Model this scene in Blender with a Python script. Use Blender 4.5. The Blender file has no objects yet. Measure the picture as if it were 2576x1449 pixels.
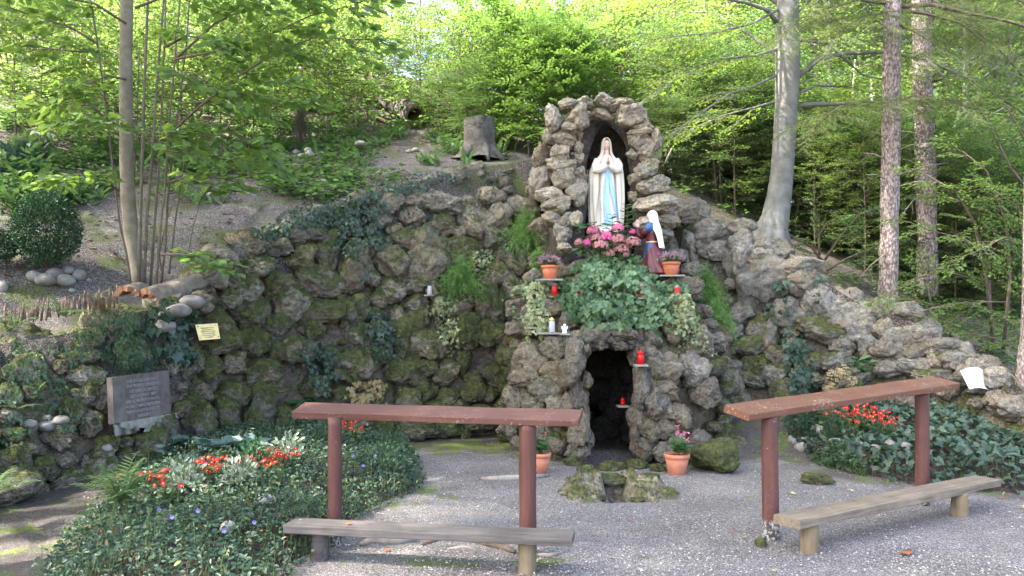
import bpy, math, random, zlib
import numpy as np
from mathutils import Vector, Matrix, noise, Quaternion
from mathutils.bvhtree import BVHTree

scene = bpy.context.scene
COL = scene.collection
rnd = random.Random(7)
npr = np.random.default_rng(7)
R = math.radians

# ------------------------------------------------------------------ camera
FPX, CU, HV, EYE = 2000.0, 1287.5, 790.0, 1.6      # focal length / centre / horizon of the photograph in its 2575-px view
cam_d = bpy.data.cameras.new('camera')
cam_d.sensor_width = 36.0
cam_d.lens = FPX / 2575 * 36
cam_d.shift_y = (HV - 724.5) / 2575
cam_d.clip_end = 600
cam = bpy.data.objects.new('camera', cam_d)
COL.objects.link(cam)
cam.location = (0, 0, EYE)
cam.rotation_euler = (R(90), 0, 0)
scene.camera = cam

# ------------------------------------------------------------------ light
SUN = Vector((-0.85, -0.30, 0.0)).normalized()
ELEV = R(50)
SUNV = Vector((SUN.x * math.cos(ELEV), SUN.y * math.cos(ELEV), math.sin(ELEV)))
world = bpy.data.worlds.new('World')
scene.world = world
world.use_nodes = True
wn = world.node_tree
bg = wn.nodes['Background']
sky = wn.nodes.new('ShaderNodeTexSky')
sky.sky_type = 'NISHITA'
sky.sun_disc = False
sky.sun_elevation = ELEV
sky.sun_rotation = math.atan2(SUN.x, SUN.y)
sky.air_density = 0.75
sky.dust_density = 4.0
sky.ozone_density = 1.0
wn.links.new(sky.outputs[0], bg.inputs[0])
bg.inputs[1].default_value = 0.15
sun_d = bpy.data.lights.new('sun', 'SUN')
sun_d.energy = 5.0
sun_d.angle = R(0.9)
sun_d.color = (1.0, 0.95, 0.87)
sun = bpy.data.objects.new('sun', sun_d)
COL.objects.link(sun)
sun.rotation_euler = (-SUNV).to_track_quat('-Z', 'Y').to_euler()
scene.view_settings.view_transform = 'Standard'
scene.view_settings.look = 'None'
scene.view_settings.gamma = 1.0
scene.view_settings.use_curve_mapping = False
scene.view_settings.exposure = 3.35
cy = scene.cycles
cy.max_bounces = 7
cy.diffuse_bounces = 3
cy.glossy_bounces = 2
cy.transmission_bounces = 4
cy.transparent_max_bounces = 4
cy.sample_clamp_indirect = 6.0
cy.use_denoising = True
cy.caustics_reflective = False
cy.caustics_refractive = False

# ------------------------------------------------------------------ helpers
def P(u, v, Y):
    return Vector(((u - CU) / FPX * Y, Y, EYE + (HV - v) / FPX * Y))

def PX(px, Y):
    return px / FPX * Y

def G(u, v, z=0.0):                       # a point of the ground seen at (u, v)
    Y = (EYE - z) * FPX / (v - HV)
    return P(u, v, Y)

def mesh(name, V, F, mats, smooth=True, midx=None):
    me = bpy.data.meshes.new(name)
    V = np.asarray(V, dtype=np.float32).reshape(-1, 3)
    if isinstance(F, np.ndarray):
        F = F.tolist()
    me.from_pydata(V.tolist(), [], F)
    if not isinstance(mats, (list, tuple)):
        mats = [mats]
    for m in mats:
        me.materials.append(m)
    if midx is not None:
        me.polygons.foreach_set('material_index', np.asarray(midx, dtype=np.int32))
    me.polygons.foreach_set('use_smooth', np.full(len(me.polygons), smooth, dtype=bool))
    me.update()
    return me

def link(name, data, parent=None, label=None, cat=None, group=None, kind=None, loc=None):
    o = bpy.data.objects.new(name, data)
    COL.objects.link(o)
    if parent is not None:
        o.parent = parent
    if loc is not None:
        o.location = loc
    if label: o['label'] = label
    if cat: o['category'] = cat
    if group: o['group'] = group
    if kind: o['kind'] = kind
    return o

def obj(name, V, F, mats, parent=None, smooth=True, midx=None, **kw):
    return link(name, mesh(name, V, F, mats, smooth, midx), parent, **kw)

def thing(name, label, cat, loc=(0, 0, 0), group=None):
    return link(name, None, None, label, cat, group, None, loc)

class MB:
    """collects vertices and faces of one mesh"""
    def __init__(s):
        s.V, s.F, s.n, s.M = [], [], 0, []
    def add(s, V, F, m=0):
        V = np.asarray(V, dtype=float).reshape(-1, 3)
        s.V.append(V)
        if isinstance(F, np.ndarray):
            F = F.tolist()
        n = s.n
        s.F.extend([[i + n for i in f] for f in F])
        s.M.extend([m] * len(F))
        s.n += len(V)
        return s
    def tube(s, pts, rad, k=8, m=0, cap=True, seed=None, rough=0.0):
        pts = [Vector(p) for p in pts]
        if not hasattr(rad, '__len__'):
            rad = [rad] * len(pts)
        V, F = [], []
        up = Vector((0.13, 0.27, 1)).normalized()
        last = None
        for i, p in enumerate(pts):
            d = (pts[min(i + 1, len(pts) - 1)] - pts[max(i - 1, 0)])
            if d.length < 1e-9: d = Vector((0, 0, 1))
            d.normalize()
            if last is None:
                a = d.cross(Vector((0, 1, 0)) if abs(d.z) > .8 else Vector((0, 0, 1))).normalized()
            else:
                a = (last - d * last.dot(d)).normalized()
            last = a
            b = d.cross(a)
            for j in range(k):
                t = 2 * math.pi * j / k
                r = rad[i]
                if rough:
                    r *= 1 + rough * noise.noise((p + (a * math.cos(t) + b * math.sin(t)) * r) * 6.0)
                V.append(p + a * (math.cos(t) * r) + b * (math.sin(t) * r))
        for i in range(len(pts) - 1):
            for j in range(k):
                F.append([i * k + j, i * k + (j + 1) % k, (i + 1) * k + (j + 1) % k, (i + 1) * k + j])
        if cap:
            F.append(list(range(k))[::-1])
            F.append([(len(pts) - 1) * k + j for j in range(k)])
        s.add([tuple(v) for v in V], F, m)
        return s
    def box(s, M, m=0):
        V = [M @ Vector((x, y, z)) for x in (-.5, .5) for y in (-.5, .5) for z in (-.5, .5)]
        F = [[0, 1, 3, 2], [4, 6, 7, 5], [0, 4, 5, 1], [2, 3, 7, 6], [0, 2, 6, 4], [1, 5, 7, 3]]
        s.add([tuple(v) for v in V], F, m)
        return s
    def lathe(s, prof, k=24, m=0, c=(0, 0, 0), flute=0.0, nfl=0):
        V, F = [], []
        for r, z in prof:
            for j in range(k):
                t = 2 * math.pi * j / k
                rr = r * (1 - (flute if (nfl and j % 2) else 0))
                V.append((c[0] + rr * math.cos(t), c[1] + rr * math.sin(t), c[2] + z))
        for i in range(len(prof) - 1):
            for j in range(k):
                F.append([i * k + j, i * k + (j + 1) % k, (i + 1) * k + (j + 1) % k, (i + 1) * k + j])
        if prof[0][0] > 1e-5: F.append(list(range(k))[::-1])
        if prof[-1][0] > 1e-5: F.append([(len(prof) - 1) * k + j for j in range(k)])
        s.add(V, F, m)
        return s
    def build(s, name, mats, parent=None, smooth=True, **kw):
        V = np.concatenate(s.V) if s.V else np.zeros((0, 3))
        return obj(name, V, s.F, mats, parent, smooth, s.M if isinstance(mats, (list, tuple)) and len(mats) > 1 else None, **kw)

def smooth01(a, b, x):
    t = np.clip((np.asarray(x, dtype=float) - a) / (b - a), 0, 1)
    return t * t * (3 - 2 * t)

# ------------------------------------------------------------------ materials
def newmat(name):
    m = bpy.data.materials.new(name)
    m.use_nodes = True
    nt = m.node_tree
    return m, nt, nt.nodes['Principled BSDF'], nt.nodes['Material Output']

class NT:
    def __init__(s, nt):
        s.nt = nt
    def n(s, t, **kw):
        nd = s.nt.nodes.new('ShaderNode' + t)
        for k, v in kw.items():
            if k.startswith('i_'):
                key = k[2:].replace('_', ' ')
                nd.inputs[key].default_value = v
            else:
                setattr(nd, k, v)
        return nd
    def l(s, a, b):
        s.nt.links.new(a, b)
    def pos(s):
        return s.n('NewGeometry').outputs['Position']
    def noise(s, vec, scale, detail=4, rough=.6):
        nd = s.n('TexNoise')
        nd.inputs['Scale'].default_value = scale
        nd.inputs['Detail'].default_value = detail
        nd.inputs['Roughness'].default_value = rough
        s.l(vec, nd.inputs['Vector'])
        return nd.outputs['Fac']
    def voro(s, vec, scale, feature='F1'):
        nd = s.n('TexVoronoi', feature=feature)
        nd.inputs['Scale'].default_value = scale
        s.l(vec, nd.inputs['Vector'])
        return nd
    def ramp(s, fac, stops):
        nd = s.n('ValToRGB')
        e = nd.color_ramp.elements
        while len(e) > 1: e.remove(e[-1])
        e[0].position, e[0].color = stops[0][0], (*stops[0][1], 1)
        for p, c in stops[1:]:
            q = e.new(p); q.color = (*c, 1)
        s.l(fac, nd.inputs[0])
        return nd.outputs[0]
    def mix(s, fac, a, b, typ='MIX'):
        nd = s.n('Mix', data_type='RGBA', blend_type=typ)
        for sock, val in ((nd.inputs[0], fac), (nd.inputs[6], a), (nd.inputs[7], b)):
            if isinstance(val, (int, float)): sock.default_value = val
            elif isinstance(val, tuple): sock.default_value = (*val, 1)
            else: s.l(val, sock)
        return nd.outputs[2]
    def math(s, op, a, b=None, clamp=False):
        nd = s.n('Math', operation=op, use_clamp=clamp)
        for sock, val in ((nd.inputs[0], a), (nd.inputs[1], b)):
            if val is None: continue
            if isinstance(val, (int, float)): sock.default_value = val
            else: s.l(val, sock)
        return nd.outputs[0]
    def bump(s, h, strength, dist, normal=None):
        nd = s.n('Bump')
        nd.inputs['Strength'].default_value = strength
        nd.inputs['Distance'].default_value = dist
        s.l(h, nd.inputs['Height'])
        if normal is not None: s.l(normal, nd.inputs['Normal'])
        return nd.outputs[0]

def plain(name, col, rough=.7, spec=.3, metal=0.0, var=0.0, vscale=12.0, bump=0.0, bscale=60.0, bdist=.004, col2=None):
    m, nt, b, out = newmat(name)
    t = NT(nt)
    b.inputs['Roughness'].default_value = rough
    b.inputs['Specular IOR Level'].default_value = spec
    b.inputs['Metallic'].default_value = metal
    p = t.pos()
    if var or col2:
        c2 = col2 or tuple(c * (1 - var) for c in col)
        c1 = col if col2 else tuple(min(1, c * (1 + var)) for c in col)
        f = t.ramp(t.noise(p, vscale, 5, .65), [(.35, (0, 0, 0)), (.65, (1, 1, 1))])
        t.l(t.mix(f, c1, c2), b.inputs['Base Color'])
    else:
        b.inputs['Base Color'].default_value = (*col, 1)
    if bump:
        t.l(t.bump(t.noise(p, bscale, 4, .6), bump, bdist), b.inputs['Normal'])
    return m

def leafmat(name, c1, c2, trans, tf=.4, rough=.5, spec=.35, rim=None):
    """c1..c2: colour range from leaf to leaf; trans: colour of the light that comes through"""
    m, nt, b, out = newmat(name)
    t = NT(nt)
    g = t.n('NewGeometry')
    rp = g.outputs['Random Per Island']
    col = t.mix(rp, c1, c2)
    big = t.ramp(t.noise(g.outputs['Position'], 1.3, 3, .5), [(.3, (.72, .72, .72)), (.7, (1.2, 1.2, 1.2))])
    col = t.mix(1.0, col, big, 'MULTIPLY')
    t.l(col, b.inputs['Base Color'])
    b.inputs['Roughness'].default_value = rough
    b.inputs['Specular IOR Level'].default_value = spec
    tr = t.n('BsdfTranslucent')
    tcol = t.mix(rp, trans, tuple(c * .7 for c in trans))
    t.l(tcol, tr.inputs[0])
    ms = t.n('MixShader')
    ms.inputs[0].default_value = tf
    t.l(b.outputs[0], ms.inputs[1])
    t.l(tr.outputs[0], ms.inputs[2])
    t.l(ms.outputs[0], out.inputs[0])
    return m

# ---- rock: tufa with pits; the object colour tints it and its alpha is how mossy it has grown
def rockmat(name, tint_obj=True, base=(.30, .275, .225), mossy=0.0):
    m, nt, b, out = newmat(name)
    t = NT(nt)
    geo = t.n('NewGeometry')
    p = geo.outputs['Position']
    n1 = t.noise(p, 3.2, 2, .6)
    n2 = t.noise(p, 17, 4, .75)
    n3 = t.noise(p, 75, 3, .65)
    col = t.ramp(n2, [(.25, (.10, .09, .075)), (.45, (.24, .22, .185)), (.60, (.36, .335, .285)), (.78, (.55, .52, .46))])
    warm = t.mix(t.ramp(n1, [(.42, (0, 0, 0)), (.66, (1, 1, 1))]), col, (.33, .245, .155))
    col = t.mix(.38, col, warm)
    # pale lichen with shapes of its own, darker colour in the pits
    lich = t.ramp(t.noise(p, 9.5, 3, .7), [(.60, (0, 0, 0)), (.68, (1, 1, 1))])
    col = t.mix(t.math('MULTIPLY', lich, .45), col, (.50, .50, .45))
    pits = t.ramp(t.voro(p, 42).outputs['Distance'], [(.12, (0, 0, 0)), (.34, (1, 1, 1))])
    col = t.mix(t.math('MULTIPLY', t.math('SUBTRACT', 1.0, pits), .45), col, (.07, .063, .05))
    if tint_obj:
        oi = t.n('ObjectInfo')
        col = t.mix(1.0, col, oi.outputs['Color'], 'MULTIPLY')
        col = t.mix(1.0, col, (.86, .85, .815), 'MULTIPLY')
        mossamt = oi.outputs['Alpha']
    else:
        col = t.mix(1.0, col, tuple(c / .3 for c in base), 'MULTIPLY')
        mossamt = mossy
    # moss
    sep = t.n('SeparateXYZ')
    t.l(geo.outputs['Normal'], sep.inputs[0])
    up = t.math('ADD', t.math('MULTIPLY', sep.outputs[2], .42), .30)
    mn = t.math('ADD', t.math('MULTIPLY', t.noise(p, 5.5, 3, .68), 1.1), -.55)
    mm = t.math('ADD', t.math('ADD', up, mn), t.math('SUBTRACT', t.math('MULTIPLY', mossamt, 1.15), 1.0))
    mask = t.math('MULTIPLY', t.ramp(mm, [(.0, (0, 0, 0)), (.22, (1, 1, 1))]), .92)
    mcol = t.ramp(t.noise(p, 14, 3, .7), [(.28, (.020, .023, .009)), (.5, (.052, .060, .017)), (.72, (.112, .132, .030))])
    col = t.mix(mask, col, mcol)
    t.l(col, b.inputs['Base Color'])
    b.inputs['Roughness'].default_value = .92
    b.inputs['Specular IOR Level'].default_value = .15
    h = t.math('ADD', t.math('MULTIPLY', n2, 1.0), t.math('ADD', t.math('MULTIPLY', pits, .55), t.math('MULTIPLY', n3, .35)))
    bn = t.bump(h, .9, .035)
    t.l(bn, b.inputs['Normal'])
    return m

ROCK = rockmat('tufa_rock')
CORE = rockmat('mortar_rock', False, (.14, .128, .11), .5)
CAVE = rockmat('cave_rock_shaded', False, (.07, .067, .068), 0.0)  # dark base colour stands in for the shade inside doorway and niche

def gravelmat():
    m, nt, b, out = newmat('gravel_ground')
    t = NT(nt)
    p = t.pos()
    v = t.voro(p, 105)
    v2 = t.voro(p, 230)
    sc = t.n('SeparateColor'); t.l(v.outputs['Color'], sc.inputs[0])
    sc2 = t.n('SeparateColor'); t.l(v2.outputs['Color'], sc2.inputs[0])
    c = t.ramp(sc.outputs[0], [(.0, (.09, .080, .073)), (.35, (.23, .209, .195)), (.7, (.34, .315, .296)), (.88, (.47, .44, .415)), (1, (.68, .64, .60))])
    c2 = t.ramp(sc2.outputs[1], [(.0, (.07, .06, .055)), (.6, (.24, .22, .203)), (1, (.48, .45, .42))])
    col = t.mix(.45, c, c2)
    edge = t.ramp(v.outputs['Distance'], [(.25, (1, 1, 1)), (.62, (.45, .43, .43))])
    col = t.mix(1.0, col, edge, 'MULTIPLY')
    # worn patches of bare soil, more of it towards the left slope and along the beds
    sx = t.n('SeparateXYZ'); t.l(p, sx.inputs[0])
    left = t.math('MULTIPLY', t.math('ADD', sx.outputs[0], 1.75), -1.2)
    far = t.math('MULTIPLY', t.math('ADD', sx.outputs[1], -9.1), 1.3)
    far = t.math('MINIMUM', far, .8)
    right = t.math('MULTIPLY', t.math('ADD', t.math('ADD', t.math('MULTIPLY', sx.outputs[1], .9), sx.outputs[0]), -10.0), .9)
    d = t.math('MAXIMUM', t.math('MAXIMUM', left, far), right)
    wear = t.math('ADD', d, t.math('MULTIPLY', t.math('ADD', t.noise(p, 1.6, 5, .65), -.5), 2.6))
    wmask = t.ramp(wear, [(.0, (0, 0, 0)), (.55, (1, 1, 1))])
    soil = t.ramp(t.noise(p, 28, 6, .75), [(.3, (.028, .022, .020)), (.55, (.075, .060, .054)), (.75, (.15, .125, .115))])
    speck = t.ramp(sc2.outputs[0], [(.90, (0, 0, 0)), (.94, (1, 1, 1))])
    soil = t.mix(t.math('MULTIPLY', speck, .7), soil, (.30, .29, .27))
    col = t.mix(t.math('MULTIPLY', wmask, .93), col, soil)
    damp = t.ramp(t.noise(p, 1.1, 5, .65), [(.32, (.72, .70, .68)), (.66, (1.06, 1.06, 1.05))])
    col = t.mix(1.0, col, damp, 'MULTIPLY')
    ms = t.math('ADD', t.math('MULTIPLY', wmask, .11), t.noise(p, 2.7, 5, .7))
    pm = None                              # damp mossy spots along the bed, the wall foot and the roots
    for cx_, cy_, rx_, ry_ in ((-.95, 7.1, .55, .75), (-.55, 9.5, 1.1, .55), (-.35, 5.15, 1.1, .16), (.25, 8.6, .5, .35), (2.1, 9.0, .5, .6)):
        ex_ = t.math('POWER', t.math('MULTIPLY', t.math('ADD', sx.outputs[0], -cx_), 1 / rx_), 2.0)
        ey_ = t.math('POWER', t.math('MULTIPLY', t.math('ADD', sx.outputs[1], -cy_), 1 / ry_), 2.0)
        e_ = t.math('SUBTRACT', 1.0, t.math('ADD', ex_, ey_))
        pm = e_ if pm is None else t.math('MAXIMUM', pm, e_)
    pm = t.math('MULTIPLY', t.math('MAXIMUM', pm, 0.0), .17)
    ms = t.math('ADD', ms, pm)
    moss = t.ramp(ms, [(.63, (0, 0, 0)), (.71, (1, 1, 1))])
    mcol = t.ramp(t.noise(p, 40, 3, .6), [(.3, (.045, .06, .012)), (.7, (.13, .165, .03))])
    col = t.mix(t.math('MULTIPLY', moss, .85), col, mcol)
    t.l(col, b.inputs['Base Color'])
    b.inputs['Roughness'].default_value = .85
    b.inputs['Specular IOR Level'].default_value = .25
    h = t.math('ADD', t.math('MULTIPLY', v.outputs['Distance'], -.6), t.math('MULTIPLY', t.noise(p, 60, 3, .6), .5))
    t.l(t.bump(h, .8, .010), b.inputs['Normal'])
    return m
GRAVEL = gravelmat()

def hillmat():
    m, nt, b, out = newmat('hillside_soil')
    t = NT(nt)
    geo = t.n('NewGeometry')
    p = geo.outputs['Position']
    v = t.voro(p, 46)
    v2 = t.voro(p, 120)
    sc = t.n('SeparateColor'); t.l(v.outputs['Color'], sc.inputs[0])
    sc2 = t.n('SeparateColor'); t.l(v2.outputs['Color'], sc2.inputs[0])
    soil = t.ramp(t.noise(p, 14, 6, .75), [(.28, (.018, .013, .011)), (.5, (.050, .037, .033)), (.72, (.10, .075, .066))])
    litter = t.ramp(sc.outputs[0], [(0, (.028, .02, .018)), (.5, (.075, .054, .048)), (.8, (.14, .10, .08)), (1, (.30, .25, .22))])
    col = t.mix(.55, soil, litter)
    peb = t.ramp(sc2.outputs[0], [(.72, (0, 0, 0)), (.76, (1, 1, 1))])
    # the trodden strip above the wall carries gravel
    sx = t.n('SeparateXYZ'); t.l(p, sx.inputs[0])
    band = t.math('SUBTRACT', 1.0, t.math('MULTIPLY', t.math('ABSOLUTE', t.math('ADD', t.math('ADD', sx.outputs[1], t.math('MULTIPLY', sx.outputs[0], -.85)), -13.0)), .42))
    gm = t.math('MULTIPLY', t.ramp(t.math('ADD', band, t.math('MULTIPLY', t.noise(p, 1.5, 4, .6), .7)), [(.35, (0, 0, 0)), (.75, (1, 1, 1))]), 1.0)
    grav = t.ramp(sc2.outputs[1], [(0, (.03, .025, .025)), (.5, (.10, .085, .083)), (.85, (.21, .19, .185)), (1, (.48, .45, .43))])
    col = t.mix(t.math('MULTIPLY', peb, .5), col, (.30, .28, .26))
    col = t.mix(t.math('MULTIPLY', gm, .6), col, grav)
    moss = t.ramp(t.noise(p, 1.9, 5, .68), [(.49, (0, 0, 0)), (.60, (1, 1, 1))])
    mcol = t.ramp(t.noise(p, 35, 3, .6), [(.3, (.04, .05, .012)), (.7, (.11, .14, .03))])
    col = t.mix(t.math('MULTIPLY', moss, .7), col, mcol)
    t.l(col, b.inputs['Base Color'])
    b.inputs['Roughness'].default_value = .9
    b.inputs['Specular IOR Level'].default_value = .2
    h = t.math('ADD', t.noise(p, 30, 5, .7), t.math('MULTIPLY', v2.outputs['Distance'], -.5))
    t.l(t.bump(h, .9, .03), b.inputs['Normal'])
    return m
HILL = hillmat()

BARK_BEECH = plain('beech_bark', (.19, .185, .165), .8, .2, col2=(.115, .112, .098), vscale=7, bump=.35, bscale=38, bdist=.012)
BARK_LIME = plain('lime_bark', (.24, .20, .15), .8, .2, col2=(.14, .125, .085), vscale=9, bump=.5, bscale=50, bdist=.008)
TWIG = plain('twig_bark', (.11, .085, .062), .8, .2, var=.3)
DEADTWIG = plain('dead_twig', (.25, .21, .175), .8, .2, var=.25)

def sprucebark():
    m, nt, b, out = newmat('spruce_bark')
    t = NT(nt)
    p = t.pos()
    mp = t.n('Mapping'); mp.inputs['Scale'].default_value = (1, 1, .45)
    t.l(p, mp.inputs[0])
    v = t.voro(mp.outputs[0], 38)
    n = t.noise(p, 24, 5, .7)
    col = t.ramp(n, [(.3, (.17, .13, .118)), (.55, (.38, .31, .28)), (.75, (.58, .50, .465))])
    e = t.ramp(v.outputs['Distance'], [(.3, (1, 1, 1)), (.7, (.42, .38, .36))])
    t.l(t.mix(1.0, col, e, 'MULTIPLY'), b.inputs['Base Color'])
    b.inputs['Roughness'].default_value = .9
    t.l(t.bump(t.math('ADD', t.math('MULTIPLY', v.outputs['Distance'], -1.0), n), 1.0, .02), b.inputs['Normal'])
    return m
BARK_SPRUCE = sprucebark()
# ------------------------------------------------------------------ ground
SPRING = (0.95, 7.0)
def ground_h(x, y):
    x = np.asarray(x, float); y = np.asarray(y, float)
    z = .30 * smooth01(8.3, 10.2, y) * smooth01(1.9, 2.9, x)
    z = z + .10 * smooth01(-1.9, -3.6, x) * smooth01(5, 8, y)
    q = ((x - SPRING[0]) / .40) ** 2 + ((y - 7.16) / .38) ** 2
    z = z - .5 * (1 - smooth01(.75, 1.15, q))
    dq = ((x - 1.06) / .42) ** 2 + ((y - 8.75) / .5) ** 2
    z = z - .22 * (1 - smooth01(.5, 1.3, dq))
    return z
def axis(parts):
    a = [np.arange(s, e, st) for s, e, st in parts]
    return np.concatenate(a + [np.array([parts[-1][1]])])
gx = axis([(-120, -20, 10), (-20, -6, .7), (-6, .55, .12), (.55, 1.5, .035), (1.5, 6, .12), (6, 20, .7), (20, 120, 10)])
gy = axis([(-40, -4, 4), (-4, 3.5, .4), (3.5, 6.4, .12), (6.4, 7.7, .035), (7.7, 11, .1), (11, 20, .6), (20, 200, 10)])
X, Yg = np.meshgrid(gx, gy)
Z = ground_h(X, Yg)
bumpy = np.array([noise.noise(Vector((a * 1.3, b * 1.3, 0))) * .018 + noise.noise(Vector((a * 5, b * 5, 3))) * .006 if abs(a) < 8 and 2 < b < 13 else 0 for a, b in zip(X.ravel(), Yg.ravel())])
Z = Z + bumpy.reshape(Z.shape)
def gridfaces(nr, nc):
    i = np.arange((nr - 1) * nc).reshape(nr - 1, nc)[:, :-1].ravel()
    return np.stack([i, i + 1, i + nc + 1, i + nc], 1)
obj('ground', np.stack([X.ravel(), Yg.ravel(), Z.ravel()], 1), gridfaces(*X.shape), GRAVEL, kind='structure')

# ------------------------------------------------------------------ wall cores
def wall_cols(cols):
    base = [((u - CU) / FPX * Y, Y, -.12) for u, Y, *_ in cols]
    top = [tuple(P(uc, vc, Yc)) for _, _, uc, vc, Yc in cols]
    return np.array(base), np.array(top)
LEFT = [(-420, 5.0, -480, 930, 5.9), (-300, 5.6, -350, 900, 6.5), (0, 6.3, -20, 865, 7.2), (150, 7.0, 170, 838, 7.6), (330, 7.6, 340, 790, 8.0),
        (450, 8.2, 470, 740, 8.5), (560, 8.7, 560, 620, 9.4), (700, 9.3, 690, 580, 10.0), (850, 9.7, 830, 515, 10.6),
        (1000, 10.0, 1000, 468, 11.0), (1150, 10.2, 1190, 425, 11.3), (1280, 10.5, 1350, 400, 11.4), (1400, 10.8, 1450, 400, 11.6)]
RIGHT = [(1650, 10.7, 1640, 530, 11.3), (1760, 10.4, 1740, 530, 11.1), (1880, 10.1, 1880, 605, 10.8), (2000, 9.95, 2000, 670, 10.45),
         (2150, 9.6, 2150, 760, 10.1), (2300, 9.1, 2320, 825, 9.7), (2430, 8.7, 2450, 905, 9.2), (2520, 8.3, 2530, 985, 8.7),
         (2620, 7.9, 2640, 1045, 8.2), (2800, 7.3, 2830, 1080, 7.5)]
def resample(A, n):
    s = np.linspace(0, len(A) - 1, n)
    i = np.clip(np.floor(s).astype(int), 0, len(A) - 2)
    f = (s - i)[:, None]
    return A[i] * (1 - f) + A[i + 1] * f
def wall_core(cols, n, rows, power=1.35):
    b, tp = wall_cols(cols)
    b, tp = resample(b, n), resample(tp, n)
    V = []
    for r in range(rows + 1):
        t = r / rows
        q = b + (tp - b) * np.array([t ** power, t ** power, t])[None, :]
        V.append(q)
    # the top is turned back so that the crest is round, not a knife edge
    V.append(tp + np.array([0, .35, -.03])); V.append(tp + np.array([0, .8, -.5]))
    V = np.array(V).reshape(-1, 3)
    for i in range(len(V)):
        p = Vector(V[i])
        V[i][1] += .10 * noise.noise(p * 1.7) + .06 * noise.noise(p * 4.5)
        V[i][2] += .05 * noise.noise(p * 3 + Vector((5, 5, 5)))
    return V, gridfaces(rows + 3, n)
LV, LF = wall_core(LEFT, 90, 22)
RV, RF = wall_core(RIGHT, 70, 20)

def mound_core():
    lev = [(-.15, 1.34, 8.50), (.5, 1.33, 8.50), (1.0, 1.30, 8.55), (1.35, 1.24, 8.64), (1.6, 1.13, 8.76), (1.82, 1.0, 8.92), (1.98, .90, 9.10), (2.05, .74, 9.35), (2.12, .45, 9.8), (2.14, .02, 10.3)]
    zz = np.array([l[0] for l in lev])
    zs = np.concatenate([np.linspace(-.15, 1.98, 26), [2.05, 2.12, 2.14]])
    N = 64
    V = []
    for z in zs:
        a = np.interp(z, zz, [l[1] for l in lev]); yf = np.interp(z, zz, [l[2] for l in lev])
        for k in range(N):
            th = math.pi + math.pi * k / (N - 1)
            c, s = math.cos(th), abs(math.sin(th))
            x = 1.26 + a * math.copysign(abs(c) ** .75, c)
            y = 10.5 - (10.5 - yf) * s ** .55
            p = Vector((x, y, z))
            d = .09 * noise.noise(p * 2.1) + .05 * noise.noise(p * 5)
            V.append((x + d * c, y - d, z + .03 * noise.noise(p * 3)))
    V = np.array(V)
    F = gridfaces(len(zs), N)
    cen = V[F].mean(1)
    door = (cen[:, 0] > .72) & (cen[:, 0] < 1.42) & (cen[:, 2] < 1.36) & (cen[:, 1] < 9.2)
    return V, F[~door]
MV, MF = mound_core()

def tunnel():
    V, F = [], []
    prof = [(.66, -.3), (.64, .2), (.66, .7), (.70, 1.15), (.85, 1.42), (1.08, 1.50), (1.29, 1.42), (1.44, 1.15), (1.48, .6), (1.49, .2), (1.49, -.3)]
    prof = resample(np.array(prof), 40)
    ys = np.linspace(8.80, 10.1, 18)
    for y in ys:
        for x, z in prof:
            p = Vector((x, y, z))
            V.append((x + .07 * noise.noise(p * 3.1), y, z + .06 * noise.noise(p * 3.3 + Vector((9, 0, 0)))))
    V = np.array(V)
    F = gridfaces(len(ys), len(prof)).tolist()
    n0 = len(V)
    back = V[-len(prof):]
    V = np.concatenate([V, [[1.07, 10.35, .5]]])
    off = n0 - len(prof)
    for k in range(len(prof) - 1):
        F.append([off + k, off + k + 1, n0])
    return V, F
TV, TF = tunnel()

def niche_core():
    lev = [(1.7, .95, .40), (2.3, .88, .40), (3.0, .74, .38), (3.6, .66, .36), (3.9, .58, .28), (4.05, .56, .16), (4.15, .45, .02), (4.28, .2, .01), (4.32, .01, .005)]
    zz = [l[0] for l in lev]
    zs = np.concatenate([np.linspace(1.7, 4.15, 24), [4.22, 4.28, 4.32]])
    cx, cyy = 1.27, 10.72
    V = []
    na = 26
    for z in zs:
        ro = np.interp(z, zz, [l[1] for l in lev]); ri = np.interp(z, zz, [l[2] for l in lev])
        ring = []
        for k in range(na):
            a = R(-42 + 264 * k / (na - 1))
            ring.append((cx + ro * math.cos(a) * 1.0, cyy + ro * math.sin(a) * .75))
        for k in range(na):
            a = R(222 - 264 * k / (na - 1))
            ring.append((cx + ri * math.cos(a), cyy + ri * math.sin(a) * 1.2))
        for x, y in ring:
            p = Vector((x, y, z))
            V.append((x + .06 * noise.noise(p * 3), y + .06 * noise.noise(p * 3 + Vector((4, 4, 0))), z))
    V = np.array(V)
    N = 2 * na
    F = []
    for r in range(len(zs) - 1):
        for k in range(N):
            F.append([r * N + k, r * N + (k + 1) % N, (r + 1) * N + (k + 1) % N, (r + 1) * N + k])
    return V, F
NV, NF = niche_core()

BACK = np.array([0, .155, 0])
wall_l = obj('rock_wall', LV + BACK, LF, CORE, label='tall mossy tufa rock retaining wall left of the grotto, carrying two plaques', cat='wall')
wall_r = obj('rock_wall', RV + BACK, RF, CORE, label='lower pale tufa rock wall sloping down right of the grotto', cat='wall')
grotto = obj('grotto', MV + BACK * 1.0, MF, CORE, label='rock grotto mound with dark doorway and ivy draped ledge', cat='grotto')
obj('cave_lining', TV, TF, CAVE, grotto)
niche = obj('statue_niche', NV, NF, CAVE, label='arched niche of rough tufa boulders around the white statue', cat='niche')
CORES = {wall_l: (LV, LF), wall_r: (RV, RF), grotto: (MV, MF), niche: (NV, NF)}
BVH = {}
for o, (V, F) in CORES.items():
    BVH[o] = BVHTree.FromPolygons([Vector(v) for v in V], [list(f) for f in (F.tolist() if isinstance(F, np.ndarray) else F)])
EYEV = Vector((0, 0, EYE))
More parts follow.
